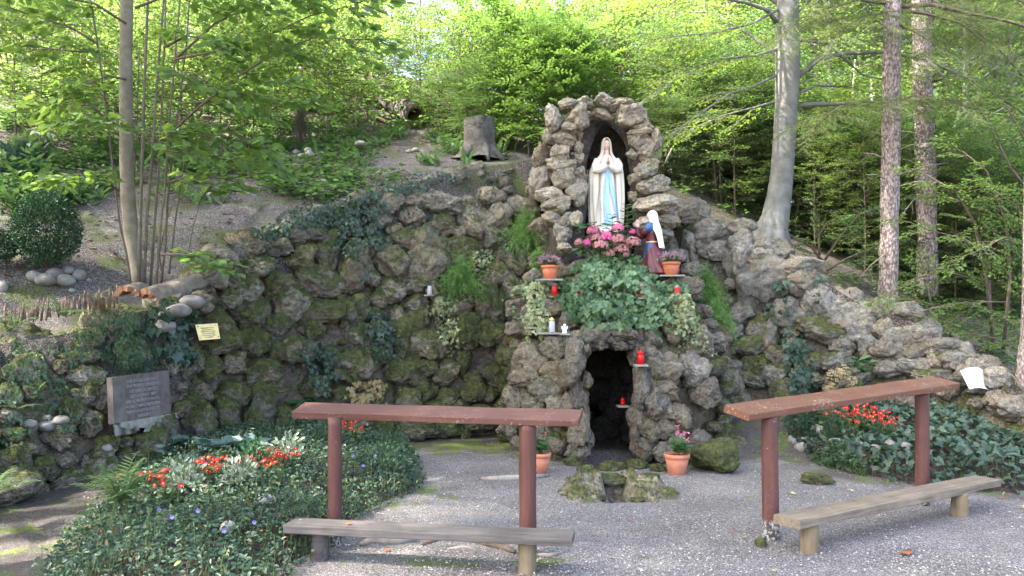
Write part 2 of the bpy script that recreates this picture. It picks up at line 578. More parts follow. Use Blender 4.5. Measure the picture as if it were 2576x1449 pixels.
def cast(u, v, owners=None):
    d = (P(u, v, 10) - EYEV).normalized()
    best = None
    for o in (owners or BVH):
        h = BVH[o].ray_cast(EYEV, d)
        if h[0] is not None and (best is None or h[3] < best[3]):
            best = (h[0], h[1], o, h[3])
    return best

# ------------------------------------------------------------------ hillside
CRX = []
for (V, cols) in ((None, LEFT), (None, RIGHT)):
    for _, _, uc, vc, Yc in cols:
        CRX.append(tuple(P(uc, vc, Yc)))
CRX = [c for c in CRX if not (.45 < c[0] < 2.2)] + [(.5, 11.7, 3.7), (1.3, 12.0, 3.6), (2.0, 11.7, 3.25)]
CRX += [(-30, 3.5, 2.0), (-12, 4.5, 1.5), (8, 7.0, .35), (14, 6, .4), (40, 5, .5)]
CRX = np.array(sorted(CRX))
def crest(x):
    return np.interp(x, CRX[:, 0], CRX[:, 1]), np.interp(x, CRX[:, 0], CRX[:, 2])
ctl = [tuple(c) for c in CRX]
for u, v, Y in [(350, 722, 7.95), (115, 668, 8.4), (-60, 660, 8.3), (250, 560, 9.6), (600, 480, 11), (750, 392, 13), (1000, 355, 14.5), (1205, 400, 13),
                (1030, 335, 15.5), (100, 300, 13), (400, 330, 14), (0, 110, 18), (400, 120, 20), (800, 190, 20), (1100, 260, 20), (1500, 330, 18),
                (1940, 610, 12), (1750, 470, 14), (2230, 760, 11), (2330, 720, 14), (2450, 860, 11), (2575, 900, 10.4), (2000, 620, 18), (2400, 660, 20), (2750, 850, 12)]:
    ctl.append(tuple(P(u, v, Y)))
ctl += [(-40, 20, 12), (-40, 60, 20), (-15, 40, 15), (0, 40, 12.5), (12, 40, 6), (30, 40, 4), (30, 20, 2.5), (60, 60, 5), (0, 80, 17), (-60, 100, 22), (60, 100, 7), (0, 110, 19), (-25, 10, 6.5), (-14, 10, 4.6)]
ctl = np.array(ctl)
def rbf_fit(ctl):
    d = np.linalg.norm(ctl[:, None, :2] - ctl[None, :, :2], axis=2)
    n = len(ctl)
    A = np.zeros((n + 3, n + 3))
    A[:n, :n] = d + np.eye(n) * -.12
    A[:n, n] = 1; A[:n, n + 1:] = ctl[:, :2]
    A[n, :n] = 1; A[n + 1:, :n] = ctl[:, :2].T
    return np.linalg.solve(A, np.concatenate([ctl[:, 2], np.zeros(3)]))
RW = rbf_fit(ctl)
def hill_h(x, y):
    x = np.asarray(x, float); y = np.asarray(y, float)
    d = np.sqrt((x[..., None] - ctl[:, 0]) ** 2 + (y[..., None] - ctl[:, 1]) ** 2)
    return d @ RW[:-3] + RW[-3] + RW[-2] * x + RW[-1] * y
hx = axis([(-90, -14, 4), (-14, -7, .5), (-7, 7, .14), (7, 14, .5), (14, 90, 4)])
ht = np.concatenate([np.arange(-.12, 5, .16), np.arange(5, 14, .4), np.arange(14, 30, 1.5), np.arange(30, 130, 8)])
cyy, czz = crest(hx)
HX = np.repeat(hx[None, :], len(ht), 0)
HY = cyy[None, :] + ht[:, None]
HZ = hill_h(HX, HY)
near = np.exp(-np.clip(ht, 0, None) / .5)[:, None]
HZ = HZ * (1 - near) + (czz[None, :] - .02) * near
jit = np.array([noise.noise(Vector((a * .9, b * .9, 1))) * .07 + noise.noise(Vector((a * 3, b * 3, 7))) * .03 for a, b in zip(HX.ravel(), HY.ravel())]).reshape(HZ.shape)
HZ = HZ + jit * np.minimum(1, np.clip(ht, 0, 1))[:, None]
HX = np.concatenate([HX[:1], HX]); HY = np.concatenate([HY[:1] - .03, HY]); HZ = np.concatenate([np.full_like(HZ[:1], -.2), HZ])   # a skirt down to the ground
HVt = np.stack([HX.ravel(), HY.ravel(), HZ.ravel()], 1)
HF = gridfaces(*HX.shape)
obj('hillside', HVt, HF, HILL, kind='structure')
HBVH = BVHTree.FromPolygons([Vector(v) for v in HVt], HF.tolist())
def hz(x, y):
    h = HBVH.ray_cast(Vector((x, y, 60)), Vector((0, 0, -1)))
    return h[0].z if h[0] is not None else 0.0
def on_hill(u, v):
    d = (P(u, v, 10) - EYEV).normalized()
    h = HBVH.ray_cast(EYEV, d)
    return h[0] if h[0] is not None else P(u, v, 14)

# ------------------------------------------------------------------ rocks
def ico(sub):
    import bmesh
    bm = bmesh.new()
    bmesh.ops.create_icosphere(bm, subdivisions=sub, radius=1)
    V = np.array([v.co[:] for v in bm.verts]); F = [[v.index for v in f.verts] for f in bm.faces]
    bm.free()
    return V, F
ICO4, ICO4F = ico(5)
ICO3, ICO3F = ico(4)
ICO2, ICO2F = ico(3)
def rock_mesh(name, seed, V0, F0, mat, rough=1.0, planes=8, dlo=.58, dhi=.86):
    r = random.Random(seed)
    off = Vector((r.uniform(-50, 50), r.uniform(-50, 50), r.uniform(-50, 50)))
    V = V0.copy()
    for _ in range(planes):
        n = np.array([r.gauss(0, 1), r.gauss(0, 1), r.gauss(0, 1)]); n /= np.linalg.norm(n)
        d = r.uniform(dlo, dhi)
        ex = np.maximum(0, V @ n - d)
        V -= n[None, :] * (ex * .82)[:, None]
    for i in range(len(V)):
        p = Vector(V[i])
        q = p + off
        dir_ = p.normalized()
        a = .17 * noise.noise(q * 1.35) + .11 * noise.noise(q * 2.9) + .055 * noise.noise(q * 6.1) + .030 * noise.noise(q * 12.5)
        f = noise.voronoi(q * 4.2)[0][0]
        a -= .10 * max(0, .28 - f) * 3
        f2 = noise.voronoi(q * 9.0)[0][0]
        a -= .05 * max(0, .26 - f2) * 3
        V[i] = p + dir_ * (a * rough)
    V -= (V.max(0) + V.min(0)) / 2
    V /= np.abs(V).max(0)
    return mesh(name, V, F0, mat, True)
NROCK = 18
ROCKS = [rock_mesh('stone', 100 + k, ICO4, ICO4F, ROCK, 1.25, 9, .52, .84) for k in range(NROCK)]
PERM = [Matrix(((1, 0, 0), (0, 1, 0), (0, 0, 1))), Matrix(((0, 1, 0), (0, 0, 1), (1, 0, 0))), Matrix(((0, 0, 1), (1, 0, 0), (0, 1, 0)))]
placed = []                                # (position, radius)
def stone(parent, pos, dims, tilt=0.0, col=(1, 1, 1), moss=.3, yaw=0.0, name='stone', data=None, **kw):
    o = link(name, data or rnd.choice(ROCKS), parent, **kw)
    P3 = rnd.choice(PERM)
    fl = Matrix.Diagonal((rnd.choice((-1, 1)), rnd.choice((-1, 1)), 1))
    S = Matrix.Diagonal((dims[0] / 2, dims[1] / 2, dims[2] / 2))
    rot = Matrix.Rotation(yaw, 3, 'Z') @ Matrix.Rotation(tilt, 3, 'Y')
    M = rot @ S @ P3 @ fl
    if M.determinant() < 0:
        M = M @ Matrix.Diagonal((1, 1, -1))
    o.matrix_world = Matrix.Translation(pos) @ M.to_4x4()
    o.color = (*col, moss)
    placed.append((Vector(pos), max(dims[0], dims[2]) / 2))
    return o
def rcol(warm=0.0, light=1.0):
    l = light * rnd.uniform(.78, 1.22)
    w = warm + rnd.uniform(-.06, .14)
    return (l * (1 + .28 * w), l * (1 + .02 * w), l * (1 - .42 * w))
T5 = (858.3, 483.2, .33345); T2 = (858.3, 966.4, .3332); T6 = (1716.7, 483.2, .33345); T4 = (0, 483.2, .33345); T1 = (0, 966.4, .3332); TN = (1330.4, 231.7, .32567)
L5 = [(560,60,330,120),(740,80,320,140),(1110,50,240,140),(960,100,150,120),(760,245,160,160),(880,300,100,80),(1010,250,220,260),(1190,210,190,210),(1350,110,240,150),
      (540,200,170,140),(400,290,120,100),(660,480,270,360),(370,530,250,220),(490,360,180,160),(90,560,220,330),(920,440,180,170),(840,400,95,100),(800,530,130,110),(1160,340,200,160),
      (520,680,240,180),(550,840,190,130),(370,740,190,160),(280,800,110,120),(80,900,210,210),(1150,620,230,180),(1290,720,150,190),(1320,560,170,150),(1120,830,210,320),(900,870,170,160),
      (930,1050,200,230),(1110,1060,210,170),(560,970,190,150),(430,960,120,170),(470,1090,210,260),(660,1150,240,190),(110,1080,160,190),(110,1290,220,210),(470,1330,260,190),(650,1320,130,110),
      (820,1330,120,110),(920,1290,100,150),(780,1390,140,120),(990,1400,120,90),(560,1410,160,90),(250,180,200,150),(60,260,180,150),(230,400,150,140),(700,730,130,130),(760,860,130,150),(230,650,110,110)]
G5 = [(1460,1290,310,260),(1640,1180,250,250),(1340,1040,190,110),(1200,1170,170,140),(1250,1240,160,150),(1400,1400,260,130),(1640,1370,250,190),(1580,860,190,160),(1900,1060,190,150),(2040,1060,170,150),
      (2170,1120,120,160),(2320,1060,190,190),(2190,1260,180,180),(2400,1330,340,270),(2500,1040,170,200),(2500,700,170,170),(1830,1230,95,150),(1440,640,130,110),(1650,590,110,100),(1370,760,150,110),
      (1330,870,170,120),(2550,860,150,180),(1450,900,160,140),(1700,1000,150,150),(2400,880,180,150),(1780,1120,110,140),(2150,950,150,120),(1950,900,180,140),(2280,760,170,130)]
G2 = [(1210,80,160,190),(1340,110,210,210),(1450,160,160,130),(1560,30,260,180),(1650,170,190,160),(1650,430,290,180),(1250,420,160,160),(1350,450,120,150),(1120,400,95,120),(1820,370,105,120),
      (1830,500,115,140),(2200,230,170,200),(2440,200,250,160),(2340,350,140,160),(2440,340,140,140),(2400,60,310,170),(2150,60,150,130),(2270,450,120,130),(1490,330,200,140),(2560,250,150,200),(2520,420,140,120)]
W2 = [(640,70,140,120),(800,120,150,150),(270,330,260,150),(420,390,200,120),(560,350,270,160),(800,340,200,100),(1050,290,250,110),(1060,190,210,70),(900,190,160,130),(500,120,180,150)]
L6 = [(80,150,210,180),(240,320,280,200),(430,270,200,120),(80,430,140,240),(250,440,210,130),(460,480,230,330),(670,430,280,160),(620,690,340,390),(900,550,260,130),(890,720,270,230),(820,910,220,190),
      (1040,840,220,280),(1250,820,250,160),(1060,1030,320,180),(1290,1020,270,330),(1410,890,125,120),(1520,930,190,200),(1700,910,230,140),(1580,1190,290,200),(1580,1050,250,180),(1800,1070,290,200),
      (1770,1220,180,160),(1970,1180,240,130),(1950,1300,170,150),(2120,1270,270,130),(1800,1320,260,130),(1590,1340,230,120),(430,920,170,150),(610,1060,210,250),(380,1050,190,160),(100,780,230,160),
      (240,1140,180,130),(500,1160,200,120),(580,1330,220,180),(350,1320,190,140),(730,1240,190,130),(1020,1290,230,130),(1170,1270,210,120),(1230,1150,180,130),(1420,1180,125,160),(90,1340,210,210),
      (520,1410,210,100),(2280,1320,190,150),(1900,1390,250,120),(700,1380,160,140),(860,1180,180,150),(960,1400,220,130),(1300,1400,220,130),(2120,1400,220,120),(2380,1400,180,130)]
L4 = [(1850,380,270,190),(2080,410,200,140),(2270,490,210,160),(2450,460,190,240),(1900,560,290,150),(1480,660,240,190),(1720,640,210,160),(1830,740,230,190),(2070,700,290,210),(2400,660,310,210),
      (2180,860,230,200),(1850,930,240,180),(1960,880,120,140),(2310,800,75,115),(2400,910,330,150),(1580,1060,370,260),(2080,1000,180,160),(2340,1040,180,120),(1880,1120,210,220),(1560,1230,140,100),
      (1410,1290,170,200),(1280,1260,130,210),(1560,1330,180,160),(1730,1280,190,150),(1950,1380,270,190),(2080,1200,170,140),(2190,1180,210,160),(600,1120,270,150),(570,1250,270,120),(640,1390,210,140),
      (450,1320,95,95),(60,1140,125,70),(140,1220,125,65),(1700,810,190,130),(2300,1180,170,140),(2330,300,200,130),(2500,350,150,140),(2150,300,170,110)]
L1 = [(540,200,160,160),(680,290,140,170),(640,90,150,190),(350,300,170,95),(420,400,280,180),(70,400,190,110),(280,620,230,160),(470,580,180,150),(60,590,200,210),(480,760,280,180),(1080,440,260,260),
      (1230,350,160,260),(1450,300,270,350),(1500,50,200,140),(1680,200,170,230),(1720,400,240,160),(1740,80,230,190),(1960,170,180,310),(1880,270,160,160),(2050,60,210,130),(1960,390,190,150),(200,330,110,110),
      (230,60,180,110),(60,100,170,180),(780,480,190,150),(900,560,160,130),(2150,260,200,150),(2200,420,180,130),(770,140,120,220),(60,250,150,120),(180,480,150,110)]
LN = [(160,200,140,210),(355,190,220,210),(290,95,180,80),(430,85,140,80),(585,75,180,95),(560,170,220,95),(740,85,170,70),(800,185,250,160),(900,270,240,110),(870,320,210,90),
      (880,385,230,140),(830,480,140,90),(940,470,210,140),(925,605,200,130),(840,680,120,100),(980,725,280,150),(830,800,120,110),(1000,865,370,150),(1080,990,260,140),(1075,1110,160,110),(930,1010,210,100),(1150,920,170,130),
      (245,370,230,140),(370,340,80,80),(370,430,90,100),(220,475,170,120),(75,490,180,190),(60,700,210,270),(230,560,260,130),(355,530,130,140),(240,660,190,180),(390,640,130,110),(130,800,240,120),(350,780,190,210),
      (190,880,270,120),(150,980,190,110),(230,935,90,50),(275,1000,140,140),(350,985,110,120),(240,1100,160,160),(260,1200,140,90),(960,560,150,90),(1000,370,120,160),(120,340,110,120),(300,280,150,90),(660,120,120,70)]
def moss_at(u, v):
    m = .24
    if u < 1300 and v > 560: m = .60 + .18 * min(1, (v - 560) / 250)
    if u < 520: m = .60
    if 1280 < u < 1480 and v > 1050: m = .5
    if 1780 < u < 2080 and v > 820: m = .62
    if u > 1800 and v < 820: m = .16
    if u > 2080: m = .34
    if 1300 < u < 1800 and v < 1000: m = .30
    return m + rnd.uniform(-.14, .14)
def place_list(L, T, owners, warm=0.0, light=1.0, mossf=None, depth=.85, grow=1.34):
    for X0, Y0, w, h in L:
        u, v = T[0] + X0 * T[2], T[1] + Y0 * T[2]
        if 272 < u < 438 and 918 < v < 1072: continue        # the inscribed tablet sits here
        hit, vv = None, v
        for _ in range(40):
            hit = cast(u, vv, owners)
            if hit: break
            vv += 12
        if hit is None: continue
        own = hit[2]
        Y = hit[0].y
        p = P(u, v, Y)
        w_, h_ = PX(w * T[2], Y) * grow, PX(h * T[2], Y) * grow
        dp = max(.10, (w_ + h_) / 2 * depth)
        n = hit[1]
        p = p + Vector((0, dp * .12, 0))
        m = moss_at(u, v) if mossf is None else mossf + rnd.uniform(-.1, .1)
        stone(own, p, (w_, dp, h_), R(rnd.uniform(-14, 14)), rcol(warm, light), m, R(rnd.uniform(-15, 15)))
# niche boulders stand at their own depth
for X0, Y0, w, h in LN:
    w *= .93
    u, v = TN[0] + (560 + (X0 - 560) * .94) * TN[2], TN[1] + Y0 * TN[2]
    Y = 10.36 + rnd.uniform(-.06, .06) - max(0, (v - 470)) * .0016
    if X0 < 110 or X0 > 1060: Y += .25
    if 330 < X0 < 420 and 300 < Y0 < 700: Y += .12
    if 780 < X0 < 850 and 300 < Y0 < 850: Y += .12
    p = P(u, v, Y)
    w_, h_ = PX(w * TN[2], Y) * 1.04, PX(h * TN[2], Y) * 1.12
    stone(niche, p, (w_, max(.3, (w_ + h_) * .55), h_), R(rnd.uniform(-10, 10)), rcol(.14, 1.22 if 110 < X0 < 1060 else .85), .06 + rnd.uniform(0, .12), R(rnd.uniform(-15, 15)))
# inner lining stones around the statue, niche shade put into their colour
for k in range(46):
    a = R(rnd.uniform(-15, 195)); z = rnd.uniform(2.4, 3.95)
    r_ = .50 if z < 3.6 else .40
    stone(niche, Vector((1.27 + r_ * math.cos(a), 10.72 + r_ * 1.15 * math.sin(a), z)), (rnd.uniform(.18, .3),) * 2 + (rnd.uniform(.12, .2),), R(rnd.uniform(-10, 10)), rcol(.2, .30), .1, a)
place_list(L5, T5, [wall_l], .12, .78)
place_list(W2, T2, [wall_l], .08, .68)
place_list(L4, T4, [wall_l], .10, .76)
place_list(L1, T1, [wall_l], .08, .62)
place_list(G5, T5, [grotto], .25, .66, depth=.8, grow=1.2)
place_list(G2, T2, [grotto], .2, .60, depth=.8, grow=1.2)
place_list(L6, T6, [wall_r, grotto], -.06, .70)
print('hand stones', len(placed))
# smaller stones close the joints
def fill(own, n, smin, smax, light, ymin=-1e9, front=True, test=None, warm=.05, mossf=None):
    V, F = CORES[own]
    F = F.tolist() if isinstance(F, np.ndarray) else F
    tri = np.array([f[:3] for f in F] + [[f[0], f[2], f[3]] for f in F if len(f) > 3])
    a = V[tri[:, 0]]; b = V[tri[:, 1]]; c = V[tri[:, 2]]
    cr = np.cross(b - a, c - a); ar = np.linalg.norm(cr, axis=1)
    idx = npr.choice(len(tri), size=n * 30, p=ar / ar.sum())
    cnt = 0
    for i in idx:
        if cnt >= n: break
        r1, r2 = npr.random(), npr.random()
        if r1 + r2 > 1: r1, r2 = 1 - r1, 1 - r2
        p = Vector(a[i] + (b[i] - a[i]) * r1 + (c[i] - a[i]) * r2)
        if p.z < -.05 or (test and not test(p)): continue
        s = rnd.uniform(smin, smax)
        uq = CU + p.x / p.y * FPX; vq = HV - (p.z - EYE) / p.y * FPX
        if 262 < uq < 448 and 908 < vq < 1075: continue
        if any((p - q).length < .62 * (rr + s / 2) for q, rr in placed): continue
        u = CU + p.x / p.y * FPX; v = HV - (p.z - EYE) / p.y * FPX
        m = moss_at(u, v) if mossf is None else mossf
        stone(own, p, (s * rnd.uniform(.9, 1.35), s * .9, s * rnd.uniform(.75, 1.1)), R(rnd.uniform(-25, 25)), rcol(warm, light), m, R(rnd.uniform(-30, 30)))
        cnt += 1
    print(own.name, 'fill', cnt)
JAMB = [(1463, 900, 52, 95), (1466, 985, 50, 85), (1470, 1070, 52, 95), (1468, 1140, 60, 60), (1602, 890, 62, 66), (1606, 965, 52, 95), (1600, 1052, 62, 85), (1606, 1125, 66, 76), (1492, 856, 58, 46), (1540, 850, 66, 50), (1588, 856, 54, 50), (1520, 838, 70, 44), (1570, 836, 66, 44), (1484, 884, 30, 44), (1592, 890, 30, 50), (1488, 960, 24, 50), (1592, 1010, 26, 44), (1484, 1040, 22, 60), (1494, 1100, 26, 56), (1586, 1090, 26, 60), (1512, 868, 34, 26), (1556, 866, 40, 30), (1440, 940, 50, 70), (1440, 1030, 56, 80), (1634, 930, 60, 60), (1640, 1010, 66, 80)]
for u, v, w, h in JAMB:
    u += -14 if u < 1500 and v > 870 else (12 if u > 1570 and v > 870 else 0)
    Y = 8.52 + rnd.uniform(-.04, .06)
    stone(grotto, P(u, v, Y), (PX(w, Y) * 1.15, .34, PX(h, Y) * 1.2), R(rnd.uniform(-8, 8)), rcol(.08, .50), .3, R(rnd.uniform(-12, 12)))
for k in range(26):                       # lumps of the cave lining, doorway shade put into their dark colour
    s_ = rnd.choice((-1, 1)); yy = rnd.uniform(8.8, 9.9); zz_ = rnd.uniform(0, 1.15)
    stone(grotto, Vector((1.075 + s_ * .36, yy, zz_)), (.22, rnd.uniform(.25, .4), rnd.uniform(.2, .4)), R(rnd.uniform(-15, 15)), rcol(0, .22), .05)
for k in range(10):  # back wall stones, darkened in colour like the side lumps
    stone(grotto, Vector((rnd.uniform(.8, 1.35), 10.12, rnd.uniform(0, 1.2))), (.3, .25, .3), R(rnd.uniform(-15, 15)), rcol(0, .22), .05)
# crest stones
for cols, own, l_, m_ in ((LEFT[5:], wall_l, .66, .35), (RIGHT, wall_r, .70, .22)):
    _, tpz = wall_cols(cols)
    pts_ = resample(tpz, 26 if own is wall_l else 20)
    for i, p in enumerate(pts_):
        w_ = rnd.uniform(.34, .52) if own is wall_l else rnd.uniform(.42, .68)
        stone(own, Vector(p) + Vector((rnd.uniform(-.06, .06), .06 + rnd.uniform(-.05, .1), -.10 + rnd.uniform(-.06, .05))), (w_, w_ * .8, w_ * rnd.uniform(.55, .8)), R(rnd.uniform(-18, 18)), rcol(.08, l_), m_ + rnd.uniform(-.1, .15), R(rnd.uniform(-30, 30)))
fill(wall_l, 70, .34, .5, .76)
fill(wall_l, 60, .18, .3, .58)
fill(wall_l, 90, .10, .19, .54)
fill(wall_r, 30, .32, .5, .66)
fill(wall_r, 40, .15, .28, .6)
fill(grotto, 25, .3, .45, .52, test=lambda p: not (.70 < p.x < 1.42 and p.z < 1.3 and p.y < 9.3))
fill(grotto, 55, .12, .26, .48, test=lambda p: not (.74 < p.x < 1.38 and p.z < 1.25 and p.y < 9.3))
fill(niche, 70, .25, .45, .9, test=lambda p: p.y > 10.75 and (abs(p.x - 1.27) > .5 or p.z > 4.1 or p.y > 11.2) and p.z > 2.2, mossf=.2)
# the boulder the statue stands on
stone(niche, Vector((1.25, 10.5, 2.42)), (.75, .62, .62), 0, rcol(.1, .6), .2)
stone(niche, Vector((1.25, 10.35, 2.1)), (1.0, .7, .5), 0, rcol(.1, .6), .3)
print('stones', len(placed))
# ------------------------------------------------------------------ leaf and twig library
def tpl(v, f):
    return np.array(v, float), np.array(f, int)
L_ROUND = tpl([(0, 0, 0), (-.36, .18, .05), (-.44, .58, .07), (0, 1, -.03), (.44, .58, .07), (.36, .18, .05)], [[0, 3, 2, 1], [0, 5, 4, 3]])
L_OVAL = tpl([(0, 0, 0), (-.22, .25, .03), (-.24, .62, .05), (0, 1, -.06), (.24, .62, .05), (.22, .25, .03)], [[0, 3, 2, 1], [0, 5, 4, 3]])
L_LANCE = tpl([(0, 0, 0), (-.12, .3, .03), (-.10, .65, .02), (0, 1, -.10), (.10, .65, .02), (.12, .3, .03)], [[0, 3, 2, 1], [0, 5, 4, 3]])
L_IVY = tpl([(0, .05, 0), (-.30, -.12, .03), (-.52, .28, .05), (-.26, .50, .04), (0, 1, -.05), (.26, .50, .04), (.52, .28, .05), (.30, -.12, .03)], [[0, 4, 3, 2, 1], [0, 7, 6, 5, 4]])
L_DIAM = tpl([(0, 0, 0), (-.30, .48, .05), (0, 1, -.03), (.30, .48, .05)], [[0, 3, 2, 1]])
L_NEED = tpl([(-.05, 0, 0), (.05, 0, 0), (.0, 1, -.05)], [[0, 1, 2]])
L_PETAL = tpl([(0, 0, 0), (-.42, .4, .06), (-.28, .9, .10), (.28, .9, .10), (.42, .4, .06)], [[0, 4, 3, 2, 1]])
L_STRAP = tpl([(-.03, 0, 0), (.03, 0, 0), (.10, .35, .10), (-.10, .35, .10), (.09, .7, .06), (-.09, .7, .06), (0, 1, -.12), (0, 1, -.12)], [[0, 1, 2, 3], [3, 2, 4, 5], [5, 4, 6, 7]])
def nrm(A):
    return A / np.maximum(np.linalg.norm(A, axis=-1, keepdims=True), 1e-9)
class Leaves:
    def __init__(s):
        s.P, s.D, s.N, s.S = [], [], [], []
    def add(s, p, d, n, sz):
        s.P.append(np.atleast_2d(p)); s.D.append(np.atleast_2d(d)); s.N.append(np.atleast_2d(n)); s.S.append(np.atleast_1d(sz))
    def arr(s):
        return np.concatenate(s.P), np.concatenate(s.D), np.concatenate(s.N), np.concatenate(s.S)
    def count(s):
        return sum(len(p) for p in s.P)
    def mesh(s, T):
        Pp, D, N, S = s.arr()
        return leafgeo(T, Pp, D, N, S)
def leafgeo(T, Pp, D, N, S):
    tv, tf = T
    D = nrm(D)
    X = nrm(np.cross(D, N))
    N = np.cross(X, D)
    V = Pp[:, None] + S[:, None, None] * (tv[None, :, 0:1] * X[:, None] + tv[None, :, 1:2] * D[:, None] + tv[None, :, 2:3] * N[:, None])
    F = tf[None] + (np.arange(len(Pp)) * len(tv))[:, None, None]
    return V.reshape(-1, 3), F.reshape(-1, tf.shape[1])
def seggeo(A, B, ra, rb):
    A, B = np.asarray(A, float), np.asarray(B, float)
    ra = np.broadcast_to(ra, (len(A),)); rb = np.broadcast_to(rb, (len(A),))
    d = nrm(B - A)
    ref = np.where(np.abs(d[:, 2:3]) > .8, np.array([[0, 1.0, 0]]), np.array([[0, 0, 1.0]]))
    x = nrm(np.cross(d, ref)); y = np.cross(d, x)
    V = []
    for k in range(3):
        a = 2 * math.pi * k / 3
        o = math.cos(a) * x + math.sin(a) * y
        V.append(A + o * ra[:, None]); V.append(B + o * rb[:, None])
    V = np.stack(V, 1).reshape(-1, 3)
    f = np.array([[0, 2, 3, 1], [2, 4, 5, 3], [4, 0, 1, 5]])
    F = f[None] + (np.arange(len(A)) * 6)[:, None, None]
    return V, F.reshape(-1, 4)
def make_spray(seed, L=.8, nside=7, leaf=.07, per=5, droop=.18, jit=.35, ang=48, flat=.06):
    r = random.Random(seed)
    lv, SA, SB, SR = Leaves(), [], [], []
    def axis_pt(t):
        return np.array([L * t, .05 * math.sin(3 * t + seed), -droop * L * t * t])
    def leafat(p, d, k):
        a = R(r.uniform(28, 62)) * (1 if k % 2 else -1)
        c, s_ = math.cos(a), math.sin(a)
        dd = np.array([d[0] * c - d[1] * s_, d[0] * s_ + d[1] * c, d[2] - r.uniform(.0, .35)])
        n = np.array([r.gauss(0, jit), r.gauss(0, jit), 1.0])
        lv.add(p + np.array([0, 0, r.gauss(0, flat * .3)]), dd, n, leaf * r.uniform(.62, 1.18))
    n = 6
    for i in range(n):
        SA.append(axis_pt(i / n)); SB.append(axis_pt((i + 1) / n)); SR.append(.006 * (1 - i / n) + .0015)
    for k in range(nside):
        t = .12 + .82 * k / nside + r.uniform(-.03, .03)
        side = 1 if k % 2 else -1
        a = R(ang + r.uniform(-12, 12)) * side
        d = np.array([math.cos(a), math.sin(a), r.uniform(-.25, .12)])
        ln = L * (.52 * (1 - t) + .14) * r.uniform(.8, 1.2)
        p0 = axis_pt(t)
        SA.append(p0); SB.append(p0 + d * ln); SR.append(.003)
        m = max(2, int(per * ln / (.35 * L) + .5))
        for j in range(m):
            leafat(p0 + d * ln * (j + .7) / m, d, j)
        lv.add(p0 + d * ln, d + np.array([0, 0, -.2]), np.array([r.gauss(0, jit), r.gauss(0, jit), 1]), leaf)
    for j in range(nside):
        leafat(axis_pt((j + .5) / nside), np.array([1, 0, -.1]), j)
    lv.add(axis_pt(1), np.array([1, 0, -.3]), np.array([0, 0, 1.0]), leaf * 1.1)
    Pp, D, N, S = lv.arr()
    return dict(P=Pp, D=D, N=N, S=S, A=np.array(SA), B=np.array(SB), r=np.array(SR), n=len(Pp))
def make_pinnate(seed, leaf=.09, n=5, L=.45, rad=6):
    """a whorl of pinnate leaves as on ash"""
    r = random.Random(seed)
    lv, SA, SB, SR = Leaves(), [], [], []
    for q in range(rad):
        az = 2 * math.pi * q / rad + r.uniform(-.4, .4)
        e = r.uniform(-.1, .6)
        d0 = np.array([math.cos(az) * math.cos(e), math.sin(az) * math.cos(e), math.sin(e)])
        side = nrm(np.cross(d0, [0, 0, 1]))
        prev = np.zeros(3)
        for i in range(1, n + 2):
            t = i / (n + 1)
            p = d0 * L * t + np.array([0, 0, -.35 * L * t * t])
            SA.append(prev); SB.append(p); SR.append(.002)
            prev = p
            if i <= n:
                for s_ in (-1, 1):
                    lv.add(p, side * s_ + d0 * .5 + np.array([0, 0, -.15]), np.array([r.gauss(0, .2), r.gauss(0, .2), 1]), leaf * r.uniform(.8, 1.1))
        lv.add(prev, d0 + np.array([0, 0, -.5]), np.array([0, 0, 1.0]), leaf)
    Pp, D, N, S = lv.arr()
    return dict(P=Pp, D=D, N=N, S=S, A=np.array(SA), B=np.array(SB), r=np.array(SR), n=len(Pp))
def make_conifer_spray(seed, L=.9, nside=18, need=.055):
    r = random.Random(seed)
    lv, SA, SB, SR = Leaves(), [], [], []
    for k in range(nside):
        t = .05 + .95 * k / nside
        s_ = 1 if k % 2 else -1
        p0 = np.array([L * t, 0, -.25 * L * t * t])
        if k: SA.append(last); SB.append(p0); SR.append(.004)
        last = p0
        ln = L * (.42 * (1 - t) + .10) * r.uniform(.7, 1.2)
        a = R(r.uniform(38, 62)) * s_
        d = np.array([math.cos(a), math.sin(a), r.uniform(-.55, -.1)])
        SA.append(p0); SB.append(p0 + d * ln + np.array([0, 0, -.1 * ln])); SR.append(.0022)
        m = int(ln / .011)
        for j in range(m):
            q = p0 + (d * ln + np.array([0, 0, -.1 * ln])) * (j + .5) / m
            for z in (-1, 1):
                aa = R(r.uniform(35, 70)) * z
                dd = np.array([d[0] * math.cos(aa) - d[1] * math.sin(aa), d[0] * math.sin(aa) + d[1] * math.cos(aa), d[2] + r.uniform(-.2, .5)])
                lv.add(q, dd, np.array([r.gauss(0, .4), r.gauss(0, .4), 1]), need * r.uniform(.6, 1.1))
    Pp, D, N, S = lv.arr()
    return dict(P=Pp, D=D, N=N, S=S, A=np.array(SA), B=np.array(SB), r=np.array(SR), n=len(Pp))
